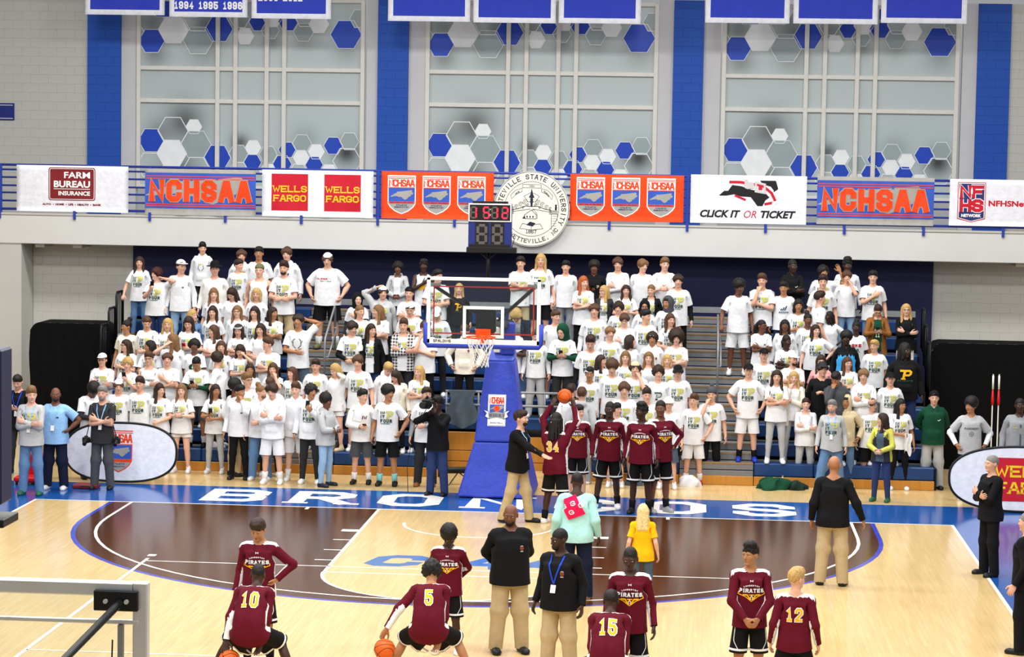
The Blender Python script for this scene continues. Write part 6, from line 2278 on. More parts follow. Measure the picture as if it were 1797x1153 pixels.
# ------------------------------------------------------------------ the people: x, y, standing level, height, look, label
PEOPLE = [
    (-7.78, 7.85, 2.12, 1.63, 'f L l:n|tee white P|slim den|brown|rail down|hy=8', 'woman in slogan tee and jeans holding the black end rail, highest at the stand end'),
    (-7.28, 7.24, 1.835, 1.75, 'f P c:d|tee white P|slim ddenim|grey|phoneh ear|hy=-45 w=1.15', 'woman with wavy dark red hair holding a phone up and touching her ear'),
    (-6.8, 7.24, 1.835, 1.91, 'm L s:n|long white logo|slim ldenim|white|down down|hy=40 hat=cap:white', 'young man in white cap, white pullover and light jeans near the red haired woman'),
    (-6.63, 8.46, 2.405, 1.62, 'm L s:k|hoodie white antlerh|slim charcoal|white|down down|hy=20', 'dark haired young man in white hoodie with a deer emblem, against the navy wall'),
    (-6.12, 7.24, 1.835, 1.89, 'm L s:n|long offwhite -|slim charcoal|white|down down|hy=15 hat=cowboy:black w=1.15', 'heavy young man in a black cowboy hat and white sweatshirt'),
    (-5.76, 8.12, 2.12, 1.81, 'm L m:b|hoodie white P|slim charcoal|white|down down|hy=15', 'brown haired young man in white hoodie half hidden behind a boy looking sideways'),
    (-5.77, 7.85, 2.12, 1.61, 'm L s:n|tee white P|slim den|white|down down|hy=60', 'dark haired boy in slogan tee looking sideways, next to the white tank top'),
    (-5.35, 7.85, 2.12, 1.88, 'm T s:k|tee white logo|slim charcoal|white|down down|hy=5', 'black haired young man in plain white tee behind the bare armed one'),
    (-5.22, 7.24, 1.835, 1.86, 'm L x:b|tank white -|shorts charcoal|white|down down|hat=skull:olive w=1.05', 'bare armed young man in white tank top and drab green knit hat'),
    (-4.78, 7.85, 2.12, 1.88, 'm L m:b|hoodie white three|slim charcoal|white|down down|hy=-5', 'tall brown haired young man in white hoodie behind the bearded one in khakis'),
    (-4.73, 7.24, 1.835, 1.91, 'm L s:n|tee white P|trousers khaki|white|belly belly|beard=1 hy=-5', 'bearded young man in slogan tee and khaki trousers, hands at his waist'),
    (-3.92, 7.61, 2.006, 1.92, 'm L m:b|tee white script|shorts black|olive|pocket pocket|hat=capback:white w=1.25 sock=white hp=10', 'big young man in black shorts and white backward cap standing alone in the aisle'),
    (-2.54, 7.85, 2.12, 1.64, 'f B c:k|jacket lgrey - white|leggings black|white|clasp clasp|hp=5', 'woman in open grey hooded jacket with hands clasped by the navy wall'),
    (-2.03, 7.85, 2.12, 1.7, 'm D h:k|tank white multi|slim ddenim|white|chest down|hy=10', 'person in sleeveless white shirt with orange print, hand to chest'),
    (-6.01, 6.63, 1.55, 1.67, 'f P l:w|tee white -|leggings black|white|down down|hy=15', 'smiling woman with long light brown hair below the black cowboy hat'),
    (-5.63, 6.63, 1.55, 1.72, 'f L l:n|tee white -|leggings black|white|down down|hp=30 hy=-15', "dark haired woman looking down, right below the bare armed man's row"),
    (-5.16, 6.63, 1.55, 1.7, 'f L B:y|tee white logo|slim den|white|down down|hp=5', 'woman with short blonde bob and small chest emblem'),
    (-5.9, 6.02, 1.265, 1.65, 'f L l:n|tee white P|leggings black|white|down down|', 'woman with dark hair facing front below the smiling woman'),
    (-6.3, 6.02, 1.265, 1.57, 'f P l:y|jacket den P white|slim den|white|down down|hy=60', 'blonde woman in denim jacket turned sideways near the light jeans'),
    (-5.42, 6.02, 1.265, 1.68, 'f P l:w|long white -|leggings black|white|down down|gl=1', 'long haired woman in glasses and white long sleeves'),
    (-5.08, 6.02, 1.265, 1.66, 'f L l:n|tee white P|leggings black|white|down down|hy=-10', 'woman with straight dark hair below the blonde bob'),
    (-4.73, 6.02, 1.265, 1.66, 'f T l:n|tee white P|leggings black|white|crossa crossb|hy=50', 'woman with dark hair and arms crossed, in profile beside the aisle boy'),
    (-7.04, 5.41, 0.98, 1.78, 'f L p:b|tee white P|leggings black|white|down belly|hp=20 hy=15', 'woman with side swept brown hair looking down, beside the cream top'),
    (-7.43, 5.41, 0.98, 1.7, 'f T u:k|tee cream -|leggings black|white|down down|hy=-50', 'black haired woman in cream short sleeved top at the edge of the stand'),
    (-6.64, 5.41, 0.98, 1.73, 'f L l:y|hoodie white P|leggings black|white|down down|hy=5', 'blonde woman in white hoodie, third from the draped frame'),
    (-6.23, 5.41, 0.98, 1.78, 'f L l:n|tee white P|leggings black|white|down clasph|hp=15', 'dark haired woman holding a red phone case'),
    (-5.75, 5.41, 0.98, 1.62, 'f L l:b|tee white -|leggings black|white|crossa crossb|hy=-55', 'woman with very long brown hair in profile, arms crossed'),
    (-5.27, 5.41, 0.98, 1.66, 'f L l:n|tee white P|leggings black|white|crossa crossb|hp=15 hat=band:lgrey', 'woman wearing a headband, arms crossed, looking down'),
    (-4.85, 5.41, 0.98, 1.67, 'f L l:n|tee white -|leggings lgrey|white|belly belly|hy=-10', 'dark haired woman in plain white tee rubbing her hands'),
    (-7.29, 4.8, 0.695, 1.65, 'f L l:n|tee white P|leggings black|white|down crossb|gl=1 hy=-45', 'woman in glasses with mouth open, looking aside'),
    (-6.83, 4.8, 0.695, 1.64, 'f T l:k|tee white P|leggings black|white|belly belly|hy=-60', 'black haired woman in profile beside the woman in glasses'),
    (-6.4, 4.8, 0.695, 1.78, 'f P l:w|tee white -|leggings black|white|face down|hy=-70', 'woman with light brown hair covering her face from the side'),
    (-5.99, 4.8, 0.695, 1.69, 'f B c:k|tee white spal|leggings black|white|down belly|hy=10', 'woman with dark curly hair and a round green emblem on her tee'),
    (-5.48, 4.8, 0.695, 1.66, 'f L l:b|tee white P|leggings black|white|down down|hy=10', 'brown haired woman peering out between two friends'),
    (-5.11, 4.8, 0.695, 1.61, 'f L l:n|tee white P|leggings black|white|crossa face|hp=20', 'dark haired woman hiding her face with one hand'),
    (-4.58, 4.8, 0.695, 1.74, 'm L s:b|tee white P|shorts khaki|white|crossa crossb|hy=-60', 'brown haired boy in profile, arms crossed, by the boy in blue shorts'),
    (-4.12, 5.41, 0.98, 1.87, 'm T m:n|tee white antler|shorts slate|white|belly hback|hy=-15 hp=-8', 'boy in blue shorts with one hand behind his head in the aisle'),
    (-4.81, 4.19, 0.41, 1.59, 'f T l:n|tee white -|leggings black|white|down down|hy=10', 'dark haired woman in plain white tee looking at friends, above the tied back hair'),
    (-4.38, 4.19, 0.41, 1.61, 'f L l:b|tee white -|leggings black|white|down mouth|', 'brown haired woman with her hand over her mouth'),
    (-4.02, 4.19, 0.41, 1.54, 'f P l:b|tee white P|leggings black|white|down down|hy=-30', 'smiling woman with long light brown hair beside the aisle'),
    (-7.59, 4.19, 0.41, 1.72, 'm L s:n|tee white P|slim charcoal|white|crossa crossb|gl=1 hat=cap:white under=grey', 'young man in white cap and glasses, arms crossed, at the end by the draped frame'),
    (-7.11, 4.19, 0.41, 1.65, 'f P c:y|tee white P|leggings black|white|down phoneh|', 'woman with wavy blonde hair holding up a phone'),
    (-6.71, 4.19, 0.41, 1.76, 'm L s:b|jersey white jers|shorts white|white|crossa crossb|gl=1 under=white', 'young man in glasses and a white basketball jersey, arms crossed'),
    (-6.36, 4.19, 0.41, 1.76, 'm L m:b|tee white -|slim charcoal|white|crossa chest|hp=-4 hy=5', 'mop haired boy in plain white tee pointing with one hand'),
    (-5.8, 4.19, 0.41, 1.73, 'm T x:k|tee white P|shorts dgrey|black|phone phone|under=green hp=35 sock=white', 'boy in green sleeves under a slogan tee looking at his phone'),
    (-5.41, 4.19, 0.41, 1.8, 'f L c:n|tee white -|leggings black|white|down down|by=90 hy=20', 'person with shoulder length brown hair turned away in plain white tee'),
    (-7.37, 2.6, 0.0, 1.83, 'm B a:k|tee white -|slim charcoal|black|belly belly|under=charcoal hp=50 by=30', 'person with dark curly hair bowed forward behind the photographer'),
    (-7.12, 3.55, 0.0, 1.72, 'm L m:b|tee white P|slim charcoal|white|down down|hat=capback:white hp=8 hy=15 under=olive', 'young man in white backward cap with drab green sleeves under his tee'),
    (-6.72, 3.55, 0.0, 1.76, 'm L s:n|tee white P|slim black|white|down down|hy=-5', 'dark haired boy in slogan tee beside the drab green sleeves'),
    (-6.36, 3.55, 0.0, 1.65, 'f L l:n|tee white P|hotpants black|white|down clasp|hy=45', 'woman in slogan tee and black shorts looking along the floor'),
    (-5.97, 3.64, 0.0, 1.64, 'f P l:w|tee white P|hotpants white|white|clasph clasph|hy=5', 'woman in white shorts with both hands held together at her chest'),
    (-5.35, 3.68, 0.0, 1.65, 'f T l:n|tee white P|leggings lgrey|white|phone belly|hy=30', 'woman in grey leggings lifting the hem of her slogan tee'),
    (-4.92, 3.38, 0.0, 1.8, 'm B a:k|long white -|slim khaki|black|down down|by=130', 'person with a dark afro seen from behind in white sweatshirt'),
    (-4.79, 3.75, 0.0, 1.87, 'm L s:w|tee white P|slim khaki|white|belly belly|hy=50 gl=1', 'light haired boy in glasses turned sideways behind the black haired boy'),
    (-4.77, 2.98, 0.0, 1.72, 'm T s:k|long white logo|slim black|black|down mouth|hy=55', 'black haired boy in white long sleeves and black trousers, black shoes'),
    (-4.38, 2.98, 0.0, 1.76, 'm L u:w|hoodie white letn|trousers den|white|down belly|hy=60 w=1.1 beard=1', 'young man with tied back hair and beard in white hoodie and jeans'),
    (-4.3, 3.55, 0.0, 1.82, 'm L s:b|tee white -|slim charcoal|white|down down|hp=15', 'brown haired boy whose head shows between two white hoodies'),
    (-4.08, 2.55, 0.0, 1.82, 'm L m:n|hoodie white -|shorts white|white|crossa crossb|hp=12 hy=-10 sock=white', 'boy in white hoodie and white shorts with crossed arms'),
    (-3.74, 2.98, 0.0, 1.79, 'm P s:b|hoodie white -|shorts white|white|down down|hy=-5 sock=white', 'rosy boy in white hooded top and white shorts with arms hanging'),
    (-3.43, 2.72, 0.0, 1.81, 'm T c:k|hoodie white P|slim charcoal|white|down phoneh|hy=40', 'curly black haired boy in white hoodie and dark trousers lifting a phone'),
    (-3.1, 2.42, 0.0, 1.67, 'm B a:k|hoodie lgrey -|slim ldenim|navy|belly belly|by=65', 'boy with curly hair in grey hoodie and light jeans turned away'),
    (-3.58, 4.19, 0.41, 1.7, 'm L s:n|tee white P|slim charcoal|white|down down|hp=5', 'dark haired boy in slogan tee at the foot of the aisle steps'),
    (-3.19, 4.19, 0.41, 1.63, 'f P l:y|long white -|hotpants white|tan|down ear|by=-40 hp=20', 'blonde woman in white jumper and white shorts hiding behind her hand'),
    (-2.79, 4.19, 0.41, 1.79, 'm L m:b|tee white P|shorts khaki|white|down down|hy=-5', 'tall brown haired boy in slogan tee with arms out at his sides'),
    (-2.52, 2.84, 0.0, 1.71, 'm L s:k|hoodie offwhite bow|shorts dgrey|black|belly down|hy=45 sock=white', 'black haired boy with a white towel over his shoulder'),
    (-2.04, 2.72, 0.0, 1.83, 'm T a:k|tee white P|shorts black|black|down pocket|hy=40 sock=aqua', 'tall boy with curly black hair in slogan tee, black shorts and bright socks'),
    (-2.29, 4.44, 0.41, 1.68, 'm L s:y|hoodie white -|slim charcoal|white|down down|hp=35 by=25', 'fair haired boy in white looking down, behind the cream cardigan'),
    (-2.06, 4.1, 0.41, 1.56, 'f L l:n|coat cream - white|leggings black|white|down down|hp=30 hy=-30', 'woman with long brown hair in a cream cardigan looking down'),
    (-1.66, 4.19, 0.41, 1.62, 'f P l:y|tee white P|leggings black|white|crossa crossb|hy=-25', 'blonde woman in slogan tee beside the camera operator'),
    (-1.36, 2.78, 0.0, 1.79, 'm L s:n|tee white P|trousers charcoal|brown|down belly|under=grey hy=25', 'boy in slogan tee over grey sleeves holding a cable by the camera operator'),
    (-3.17, 6.63, 1.55, 1.65, 'm P x:k|tee white -|slim charcoal|white|down chest|hat=hoodup:black under=charcoal hy=20', 'person in a black hood and white tee sitting small by the navy wall'),
    (-2.68, 6.63, 1.55, 1.79, 'm L m:n|hoodie lgrey P|slim charcoal|white|head down|hat=capback:white hy=15', 'boy in grey sleeves and white backward cap with hand on his head'),
    (-2.16, 6.63, 1.55, 1.78, 'm L s:n|tee white -|slim charcoal|white|crossa crossb|hat=capback:black', 'boy in black backward cap and plain white tee'),
    (-1.69, 7.24, 1.835, 1.81, 'm L s:k|tee white P|slim den|white|belly belly|hy=55', "black haired boy half behind the glass board's upper corner"),
    (-2.06, 6.02, 1.265, 1.82, 'm L s:n|tee white P|slim charcoal|white|down phone|hat=capback:white hp=20', 'boy in white backward cap looking at a phone'),
    (-3.04, 6.02, 1.265, 1.73, 'f L p:w|tee white P|leggings black|white|back down|hy=40', 'woman with brown ponytail and hand on hip, looking aside'),
    (-2.68, 6.02, 1.265, 1.75, 'f L l:w|tee white -|leggings black|white|crossa crossb|hy=-55', 'woman with long brown hair in profile, talking, arms folded'),
    (-3.1, 5.41, 0.98, 1.76, 'm L m:n|tee white P|slim charcoal|white|clasp clasp|under=black hy=30 hp=12', 'boy in slogan tee over a black hoodie clasping his hands'),
    (-2.73, 5.41, 0.98, 1.71, 'f L l:n|jacket black P white|slim ddenim|white|down down|hy=40', 'woman in an open black jacket over a slogan tee'),
    (-2.11, 5.41, 0.98, 1.82, 'm L s:b|jacket plaid P white|slim charcoal|white|crossa crossb|', 'young man in black and white checked shirt with arms crossed'),
    (-1.7, 5.41, 0.98, 1.78, 'm L s:b|tee white -|slim black|grey|chin crossb|hy=50', 'boy in plain white tee and black trousers with hand on chin by the board'),
    (-1.54, 6.02, 1.265, 1.76, 'm L x:b|tee white P|slim charcoal|white|down down|hat=cap:white hp=30', 'boy in white cap and slogan tee seen through the glass board'),
    (-1.25, 7.24, 1.835, 1.55, 'f P l:y|jacket black pat black|slim charcoal|black|down down|', 'blonde woman in black and gold jacket seen through the glass board'),
    (-0.94, 5.41, 0.98, 1.75, 'm L s:b|hoodie cream crest|slim black|grey|pocket pocket|hp=20', 'person in cream sweatshirt, hands in pockets, behind the net'),
    (-0.01, 6.02, 1.265, 1.84, 'm L m:y|jacket navy pine grey|slim den|white|down belly|hp=45 b2=12', 'blond boy in navy jacket bending down, seen through the glass'),
    (-0.08, 5.41, 0.98, 1.85, 'm D x:k|tee white P|slim black|white|clasph clasph|', 'black haired boy in white tee with fists together, seen through the glass'),
    (0.41, 5.41, 0.98, 1.65, 'm L s:b|long white P|trousers lgrey|white|down down|', 'person in white long sleeves and grey sweatpants beside the blue post'),
    (-0.09, 7.85, 2.12, 1.78, 'm L s:k|tee white P|shorts khaki|white|crossa crossb|', 'black haired boy with arms crossed above the corner of the glass board'),
    (0.31, 7.85, 2.12, 1.85, 'm L l:y|tee white P|shorts black|white|down down|', 'young man with long blond hair, tallest against the navy wall'),
    (0.81, 7.85, 2.12, 1.72, 'm L s:k|long white -|trousers grey|white|down down|', 'black haired boy in plain white long sleeves and grey sweatpants'),
    (1.19, 7.24, 1.835, 1.74, 'f P l:r|tee white P|leggings black|white|crossa crossb|hy=30', 'woman with long ginger hair and arms crossed'),
    (1.37, 7.85, 2.12, 1.75, 'm B a:k|hoodie black plogo|slim charcoal|white|phone down|', 'young man in black hoodie looking at a phone by the navy wall'),
    (1.84, 7.85, 2.12, 1.81, 'm L m:b|long white -|slim charcoal|white|crossa crossb|', 'brown haired boy in white long sleeves with arms crossed, top row'),
    (2.32, 7.85, 2.12, 1.78, 'm P m:w|long white -|slim charcoal|white|down down|hy=35', 'light brown haired boy in white long sleeves, mouth open, looking aside'),
    (2.76, 7.85, 2.12, 1.82, 'm P s:w|tee white -|slim charcoal|white|clasph clasph|hy=15', 'fair boy in plain white tee with hands clasped, end of the top row'),
    (3.04, 7.24, 1.835, 1.82, 'm L m:n|tee white P|slim black|white|down down|under=black', 'brown haired boy with black sleeves under his slogan tee, at the aisle edge'),
    (1.6, 7.24, 1.835, 1.57, 'f P l:y|jacket charcoal P white|leggings black|white|down down|gl=1 hy=-50', 'long haired blonde woman in glasses and dark jacket, in profile'),
    (2.03, 7.24, 1.835, 1.59, 'f L l:n|tee white P|leggings black|white|clasph clasph|', 'woman with straight brown hair and hands clasped at her chest'),
    (2.52, 7.24, 1.835, 1.6, 'f L p:w|jacket black P white|leggings black|white|down down|hy=-15', 'woman with braided light hair and a black jacket'),
    (2.41, 6.63, 1.55, 1.63, 'm T x:k|tee white P|slim charcoal|white|down down|hat=hoodup:black gl=1', 'boy in a black hood and glasses'),
    (2.85, 6.63, 1.55, 1.72, 'm T s:k|tee white P|slim charcoal|white|down down|hat=hoodup:dgrey hy=-30', 'boy in a grey hood looking aside near the aisle'),
    (1.47, 6.02, 1.265, 1.87, 'm L m:b|tee white P|slim charcoal|white|down down|under=white', 'boy with brown fringe and white sleeves under his slogan tee'),
    (1.91, 6.63, 1.55, 1.58, 'f L c:n|tee white P|leggings black|white|down down|hy=-10', 'woman with wavy dark brown hair in slogan tee, below the clasped hands'),
    (2.04, 6.02, 1.265, 1.69, 'm P m:b|long white -|slim charcoal|white|crossa crossb|gl=1 hp=10', 'brown haired boy in glasses and plain white long sleeves'),
    (2.43, 6.02, 1.265, 1.76, 'm L s:k|tee white P|slim charcoal|white|down down|hy=60', 'black haired boy in profile with slogan tee'),
    (2.91, 6.02, 1.265, 1.7, 'f L l:b|tee white P|leggings black|white|belly belly|hy=25', 'brown haired woman in slogan tee under the boy in the grey hood'),
    (1.79, 5.41, 0.98, 1.77, 'm L m:w|tee white P|slim charcoal|white|down down|hy=20', 'boy with light brown fringe in slogan tee'),
    (0.72, 6.02, 1.265, 1.71, 'm L s:b|tee white -|shorts charcoal|white|down down|hy=40', 'brown haired boy in plain tee behind the green hood'),
    (0.91, 5.41, 0.98, 1.81, 'm L x:b|tee white P|trousers charcoal|white|phone phone|hat=hoodup:green under=green hp=20 hy=-25', 'boy with a dark green hood up looking at a phone'),
    (1.45, 5.02, 0.695, 1.92, 'm L s:n|tee white P|trousers grey|white|down down|under=black hp=20', 'brown haired boy with black sleeves next to the green hood'),
    (2.17, 5.41, 0.98, 1.6, 'f L B:n|tee white -|leggings black|white|down down|hy=75 by=20', 'person with chin length dark hair turned away in white'),
    (2.59, 5.41, 0.98, 1.68, 'm T c:n|hoodie white crest|slim charcoal|white|down down|hat=band:white', 'young man with white headband and long dark curls in white hoodie'),
    (3.04, 5.41, 0.98, 1.75, 'm P A:n|tee white P|slim charcoal|white|crossa crossb|', 'young man with a huge brown afro, arms crossed'),
    (1.66, 4.7, 0.695, 1.57, 'f L l:n|tee white P|leggings black|white|down down|hy=60', 'dark haired woman in profile next to the curly haired boy'),
    (1.89, 4.19, 0.41, 1.84, 'm L a:b|tee white P|slim charcoal|white|down down|hp=15', 'tall boy with brown curly hair over his eyes'),
    (2.11, 4.8, 0.695, 1.64, 'f P l:w|tee white P|leggings black|white|down down|', 'smiling woman with wavy light brown hair'),
    (2.31, 4.19, 0.41, 1.81, 'm L c:n|tee white P|slim charcoal|white|down mouth|hat=capback:tan', 'boy in beige backward cap with a finger at his mouth'),
    (2.54, 4.8, 0.695, 1.64, 'f P l:w|tank white -|leggings black|white|down down|', 'smiling woman in white sleeveless top with long hair'),
    (2.88, 4.98, 0.695, 1.58, 'f P B:y|tee white P|leggings black|white|down down|', 'blonde woman in slogan tee standing just under the huge afro'),
    (1.48, 4.19, 0.41, 1.66, 'm T s:k|tee white P|slim charcoal|white|down down|hat=band:white', 'black haired young man with a white headband'),
    (2.73, 4.19, 0.41, 1.73, 'm L c:n|tee white gp|slim charcoal|white|down down|hy=10', 'curly haired smiling boy with a dark green emblem'),
    (3.09, 4.19, 0.41, 1.76, 'm L m:n|tee white P|slim charcoal|white|down down|hat=cap:black hp=12', 'boy in black cap and slogan tee at the aisle steps'),
    (2.13, 3.68, 0.0, 1.87, 'm L m:b|tee white P|shorts slate|white|back back|hy=5', 'brown haired boy in slogan tee standing between two maroon players'),
    (2.54, 3.66, 0.0, 1.77, 'm L s:n|tee white P|shorts slate|white|down down|hy=10', 'smiling boy in white just behind the maroon players'),
    (1.37, 3.62, 0.0, 1.76, 'm L s:b|hoodie lgrey -|trousers grey|white|down down|by=175', 'boy in pale grey hoodie seen from behind, by the goal'),
    (1.15, 4.2, 0.0, 1.76, 'm L s:n|tee white -|shorts white|white|down down|by=160', 'boy in white shorts seen from behind the raised ball'),
    (2.94, 3.3, 0.0, 1.67, 'm L s:y|tee white logo|shorts slate|white|down down|hat=bucket:cream', 'person in a pale bucket hat behind the player with hand on hip'),
    (2.01, 3.3, 0.0, 1.52, 'm L s:k|tee white -|shorts black|white|down down|hy=45', 'dark haired boy whose face shows behind the front maroon player'),
    (3.4, 3.91, 0.0, 1.66, 'm L s:b|tee white P|shorts white|red|down pocket|hy=-25 sock=white', 'short boy in white shorts and red shoes at the aisle foot'),
    (3.71, 4.12, 0.0, 1.84, 'm L s:n|tee white P|slim black|white|mouth down|hat=beanie:dgrey hy=-5', 'young man in a dark knit hat with pom-pom with fist at his mouth'),
    (4.21, 7.0, 1.721, 1.89, 'm B a:k|tee white -|shorts white|white|rail down|hy=25 hp=10', 'young man dressed all in white holding the aisle handrail'),
    (4.67, 7.24, 1.835, 1.86, 'm L s:b|tee white P|slim charcoal|white|chin crossb|hy=-10', 'brown haired boy in slogan tee beside the boy all in white'),
    (5.09, 7.24, 1.835, 1.71, 'm T s:k|tee white three|slim ddenim|white|down down|hy=-10 w=1.05', 'young man in white tee with three blue bars'),
    (5.27, 7.85, 2.12, 1.83, 'm D x:k|hoodie black wlogo|slim black|black|crossa crossb|hy=25', 'young man in black hoodie in shadow by the navy wall'),
    (5.87, 7.85, 2.12, 1.74, 'm T c:k|tee white P|slim charcoal|white|down wave|hy=20', 'curly black haired young man raising one hand'),
    (5.84, 7.24, 1.835, 1.86, 'm L s:n|tee white P|slim charcoal|white|down down|', 'brown haired boy in slogan tee below the raised hand'),
    (6.36, 8.14, 2.12, 1.88, 'm D h:k|long white dots|slim grey|white|down down|hy=10', 'tall person with dreadlocks in white shirt with coloured prints'),
    (6.33, 7.72, 2.12, 1.64, 'm L m:b|tee white -|slim ldenim|white|down mouth|', 'mop haired boy in white biting his fingers, under the dreadlocked one'),
    (6.83, 7.61, 2.006, 1.77, 'm L s:k|tee white P|slim den|white|chest down|hy=-5', 'dark haired young man with hand on his chest'),
    (6.86, 6.63, 1.55, 1.66, 'f L p:n|coat brown jersg green|slim den|white|phone phone|gl=1 hp=30', 'woman in brown teddy coat over a green jersey looking at a phone'),
    (7.4, 6.63, 1.55, 1.66, 'f P l:y|long black -|leggings white|white|crossa crossb|gl=1', 'blonde woman in glasses, black top and white trousers, arms crossed'),
    (5.35, 6.63, 1.55, 1.7, 'f T B:k|tee white P|leggings black|white|clasph clasph|hy=5', 'woman with wavy black hair in slogan tee, hands together'),
    (5.76, 6.75, 1.55, 1.86, 'm L s:n|tee white -|slim charcoal|white|down down|by=110', 'boy turned away in plain white tee in the middle of the stand'),
    (4.64, 6.02, 1.265, 1.62, 'f B p:k|tee white logo|slim den|white|crossa crossb|gl=1 hy=50', 'woman in glasses and plain white tee, arms folded, next to the aisle'),
    (5.08, 6.02, 1.265, 1.64, 'f B l:k|jacket white - white|leggings black|white|down down|', 'woman with straight dark hair in a white cardigan'),
    (5.52, 6.26, 1.265, 1.78, 'f B u:k|tee white P|leggings black|white|down down|hy=10', 'woman with a high black bun in slogan tee'),
    (5.95, 6.63, 1.55, 1.49, 'f D d:k|tee white -|leggings black|white|down hip|hy=-45 w=1.1', 'woman with long black braids looking aside, hand on hip'),
    (6.42, 6.02, 1.265, 1.66, 'f D u:k|tee white cke|leggings black|white|down down|hy=-10', 'woman with a top bun and red letters on her tee'),
    (5.09, 5.41, 0.98, 1.67, 'f D p:k|tee white P|leggings black|white|crossa crossb|hy=30', 'woman with tied black hair and arms folded, below the white cardigan'),
    (5.65, 5.82, 1.265, 1.57, 'f P l:n|tee white P|leggings black|white|down hip|hy=20 w=1.2', 'big woman with long brown hair in slogan tee'),
    (6.2, 5.41, 0.98, 1.79, 'f D a:k|hoodie lightblue -|slim black|white|down down|hy=-5 w=1.05 duo=black:s', 'woman in black and bright blue hoodie'),
    (6.73, 5.41, 0.98, 1.62, 'm L s:y|tee white P|slim charcoal|white|down down|hy=-35 w=1.08', 'tall blond young man in slogan tee next to the black hoodie'),
    (7.23, 4.8, 0.695, 1.91, 'm D d:k|hoodie black pat|slim ddenim|black|down down|hy=30 w=1.2', 'heavy young man with dreadlocks in black hoodie with yellow emblem'),
    (4.66, 4.8, 0.695, 1.76, 'm L s:n|tee white P|slim charcoal|white|down down|hat=cap:black', 'boy in black cap and slogan tee, behind another black cap'),
    (5.19, 4.8, 0.695, 1.68, 'm L x:n|tee white P|slim charcoal|white|crossa crossb|hat=cap:offwhite beard=1 hy=30', 'bearded young man in a grey and white cap, arms crossed'),
    (5.71, 4.8, 0.695, 1.65, 'f L l:n|tee pink P|leggings black|white|down down|gl=1', 'woman in glasses and pinkish white tee behind a black pullover'),
    (5.71, 4.42, 0.41, 1.85, 'm L m:n|long black wlogo|trousers dgrey|white|down point|hat=cap:charcoal hy=15', 'boy in black pullover and cap pointing a finger'),
    (6.19, 4.8, 0.695, 1.63, 'f L l:b|tee white P|leggings black|white|crossa crossb|hy=20', 'woman with long brown hair beside the boy in dark grey hoodie'),
    (5.96, 4.05, 0.41, 1.73, 'm T s:k|hoodie dgrey -|slim charcoal|white|chin down|hp=30 hy=-25', 'boy in dark grey hoodie, head bowed, hand at his chin'),
    (6.45, 4.19, 0.41, 1.76, 'm L m:w|hoodie white P|slim charcoal|white|crossa crossb|hy=-10', 'light brown haired boy in white hoodie with arms crossed, second stand'),
    (6.93, 4.19, 0.41, 1.71, 'm L s:n|tee white P|slim charcoal|white|down down|hat=cap:black under=grey', 'boy in black cap with grey sleeves under his slogan tee'),
    (4.37, 4.19, 0.41, 1.81, 'm L s:n|tee white P|shorts white|blue|pocket pocket|hat=cap:black sock=black', 'boy in black cap, white shorts and bright blue shoes on the lowest board'),
    (4.88, 4.08, 0.41, 1.71, 'f L l:n|tee white P|leggings lgrey|white|crossa crossb|', 'woman with long brown hair, white leggings and crossed arms'),
    (5.2, 4.38, 0.41, 1.66, 'f P l:y|coat cream - white|leggings lgrey|grey|chin crossb|', 'blonde woman in cream cardigan with hand at her chin'),
    (5.42, 4.15, 0.0, 1.62, 'f P p:n|jacket white - white|leggings lgrey|pink|crossa crossb|', 'woman in open white jacket and pale leggings with pink shoes'),
    (5.85, 3.39, 0.0, 1.69, 'm L s:g|long lgrey P|trousers den|shoegreen|down down|beard=1 hy=-10 by=-5 extra=lanyard legL=-6,8,2 legR=8,10,2', 'grey haired man in grey slogan shirt and jeans wearing a lanyard'),
    (6.13, 4.0, 0.0, 1.72, 'm T s:n|hoodie tan -|slim den|white|pocket pocket|hat=hoodup:tan hy=-10', 'young man with beige hood up and blue jeans'),
    (6.59, 4.09, 0.0, 1.66, 'm L m:b|tee white P|shorts black|black|down down|hat=cap:dgrey under=slate hy=40 hp=8 sock=white', 'boy in grey cap, slogan tee and black shorts'),
    (6.67, 2.46, 0.0, 1.56, 'f L l:n|jacket lime - slate|slim ddenim|shoegreen|clasp clasp|hy=-60 by=-20 duo=charcoal:t', 'woman in yellow and black jacket, jeans and green shoes, looking aside'),
    (7.11, 3.98, 0.0, 1.66, 'f T l:k|tee white P|leggings black|white|belly down|hy=30', 'woman with long black hair, black leggings and a white towel'),
    (7.72, 4.17, 0.0, 1.8, 'm L s:n|hoodie green wlogo|trousers lgrey|black|back back|hat=capback:black w=1.05', 'young man in green hoodie, grey sweatpants and black backward cap'),
    (8.25, 3.0, 0.0, 1.83, 'm T a:k|tee lgrey pine|shorts black|white|pocket pocket|under=white hy=-40', 'curly haired boy in grey vest over white tee by the black drape'),
    (9.09, 3.0, 0.0, 1.83, 'm D x:k|long grey badge|slim charcoal|black|down down|w=1.15', 'police officer in grey shirt with badge at the frame edge'),
    (-8.81, 2.93, 0.0, 1.83, 'm L s:k|long black -|slim charcoal|black|down phone|hp=20 extra=lanyardb', 'dark haired man in black with a lanyard looking down, behind the grey shirt'),
    (-7.87, 0.51, 0.0, 1.87, 'm P s:w|long lgrey P|trousers den|shoegreen|crossa crossb|hy=25 hp=5 extra=lanyard', 'short haired man in grey slogan shirt and jeans, arms crossed, green shoes'),
    (-7.65, 1.23, 0.0, 1.78, 'm B n:k|tee sky logo|trousers navy|white|rel hip|hy=15 w=1.12 beard=1 extra=lanyard', 'bald man in light blue polo with a lanyard and white shoes'),
    (-6.86, 1.38, 0.0, 1.82, 'm L s:g|tee charcoal -|trousers dgrey|black|crossa crossb|beard=1 extra=lanyard', 'grey haired photographer in dark tee, arms crossed, cameras at his hips'),
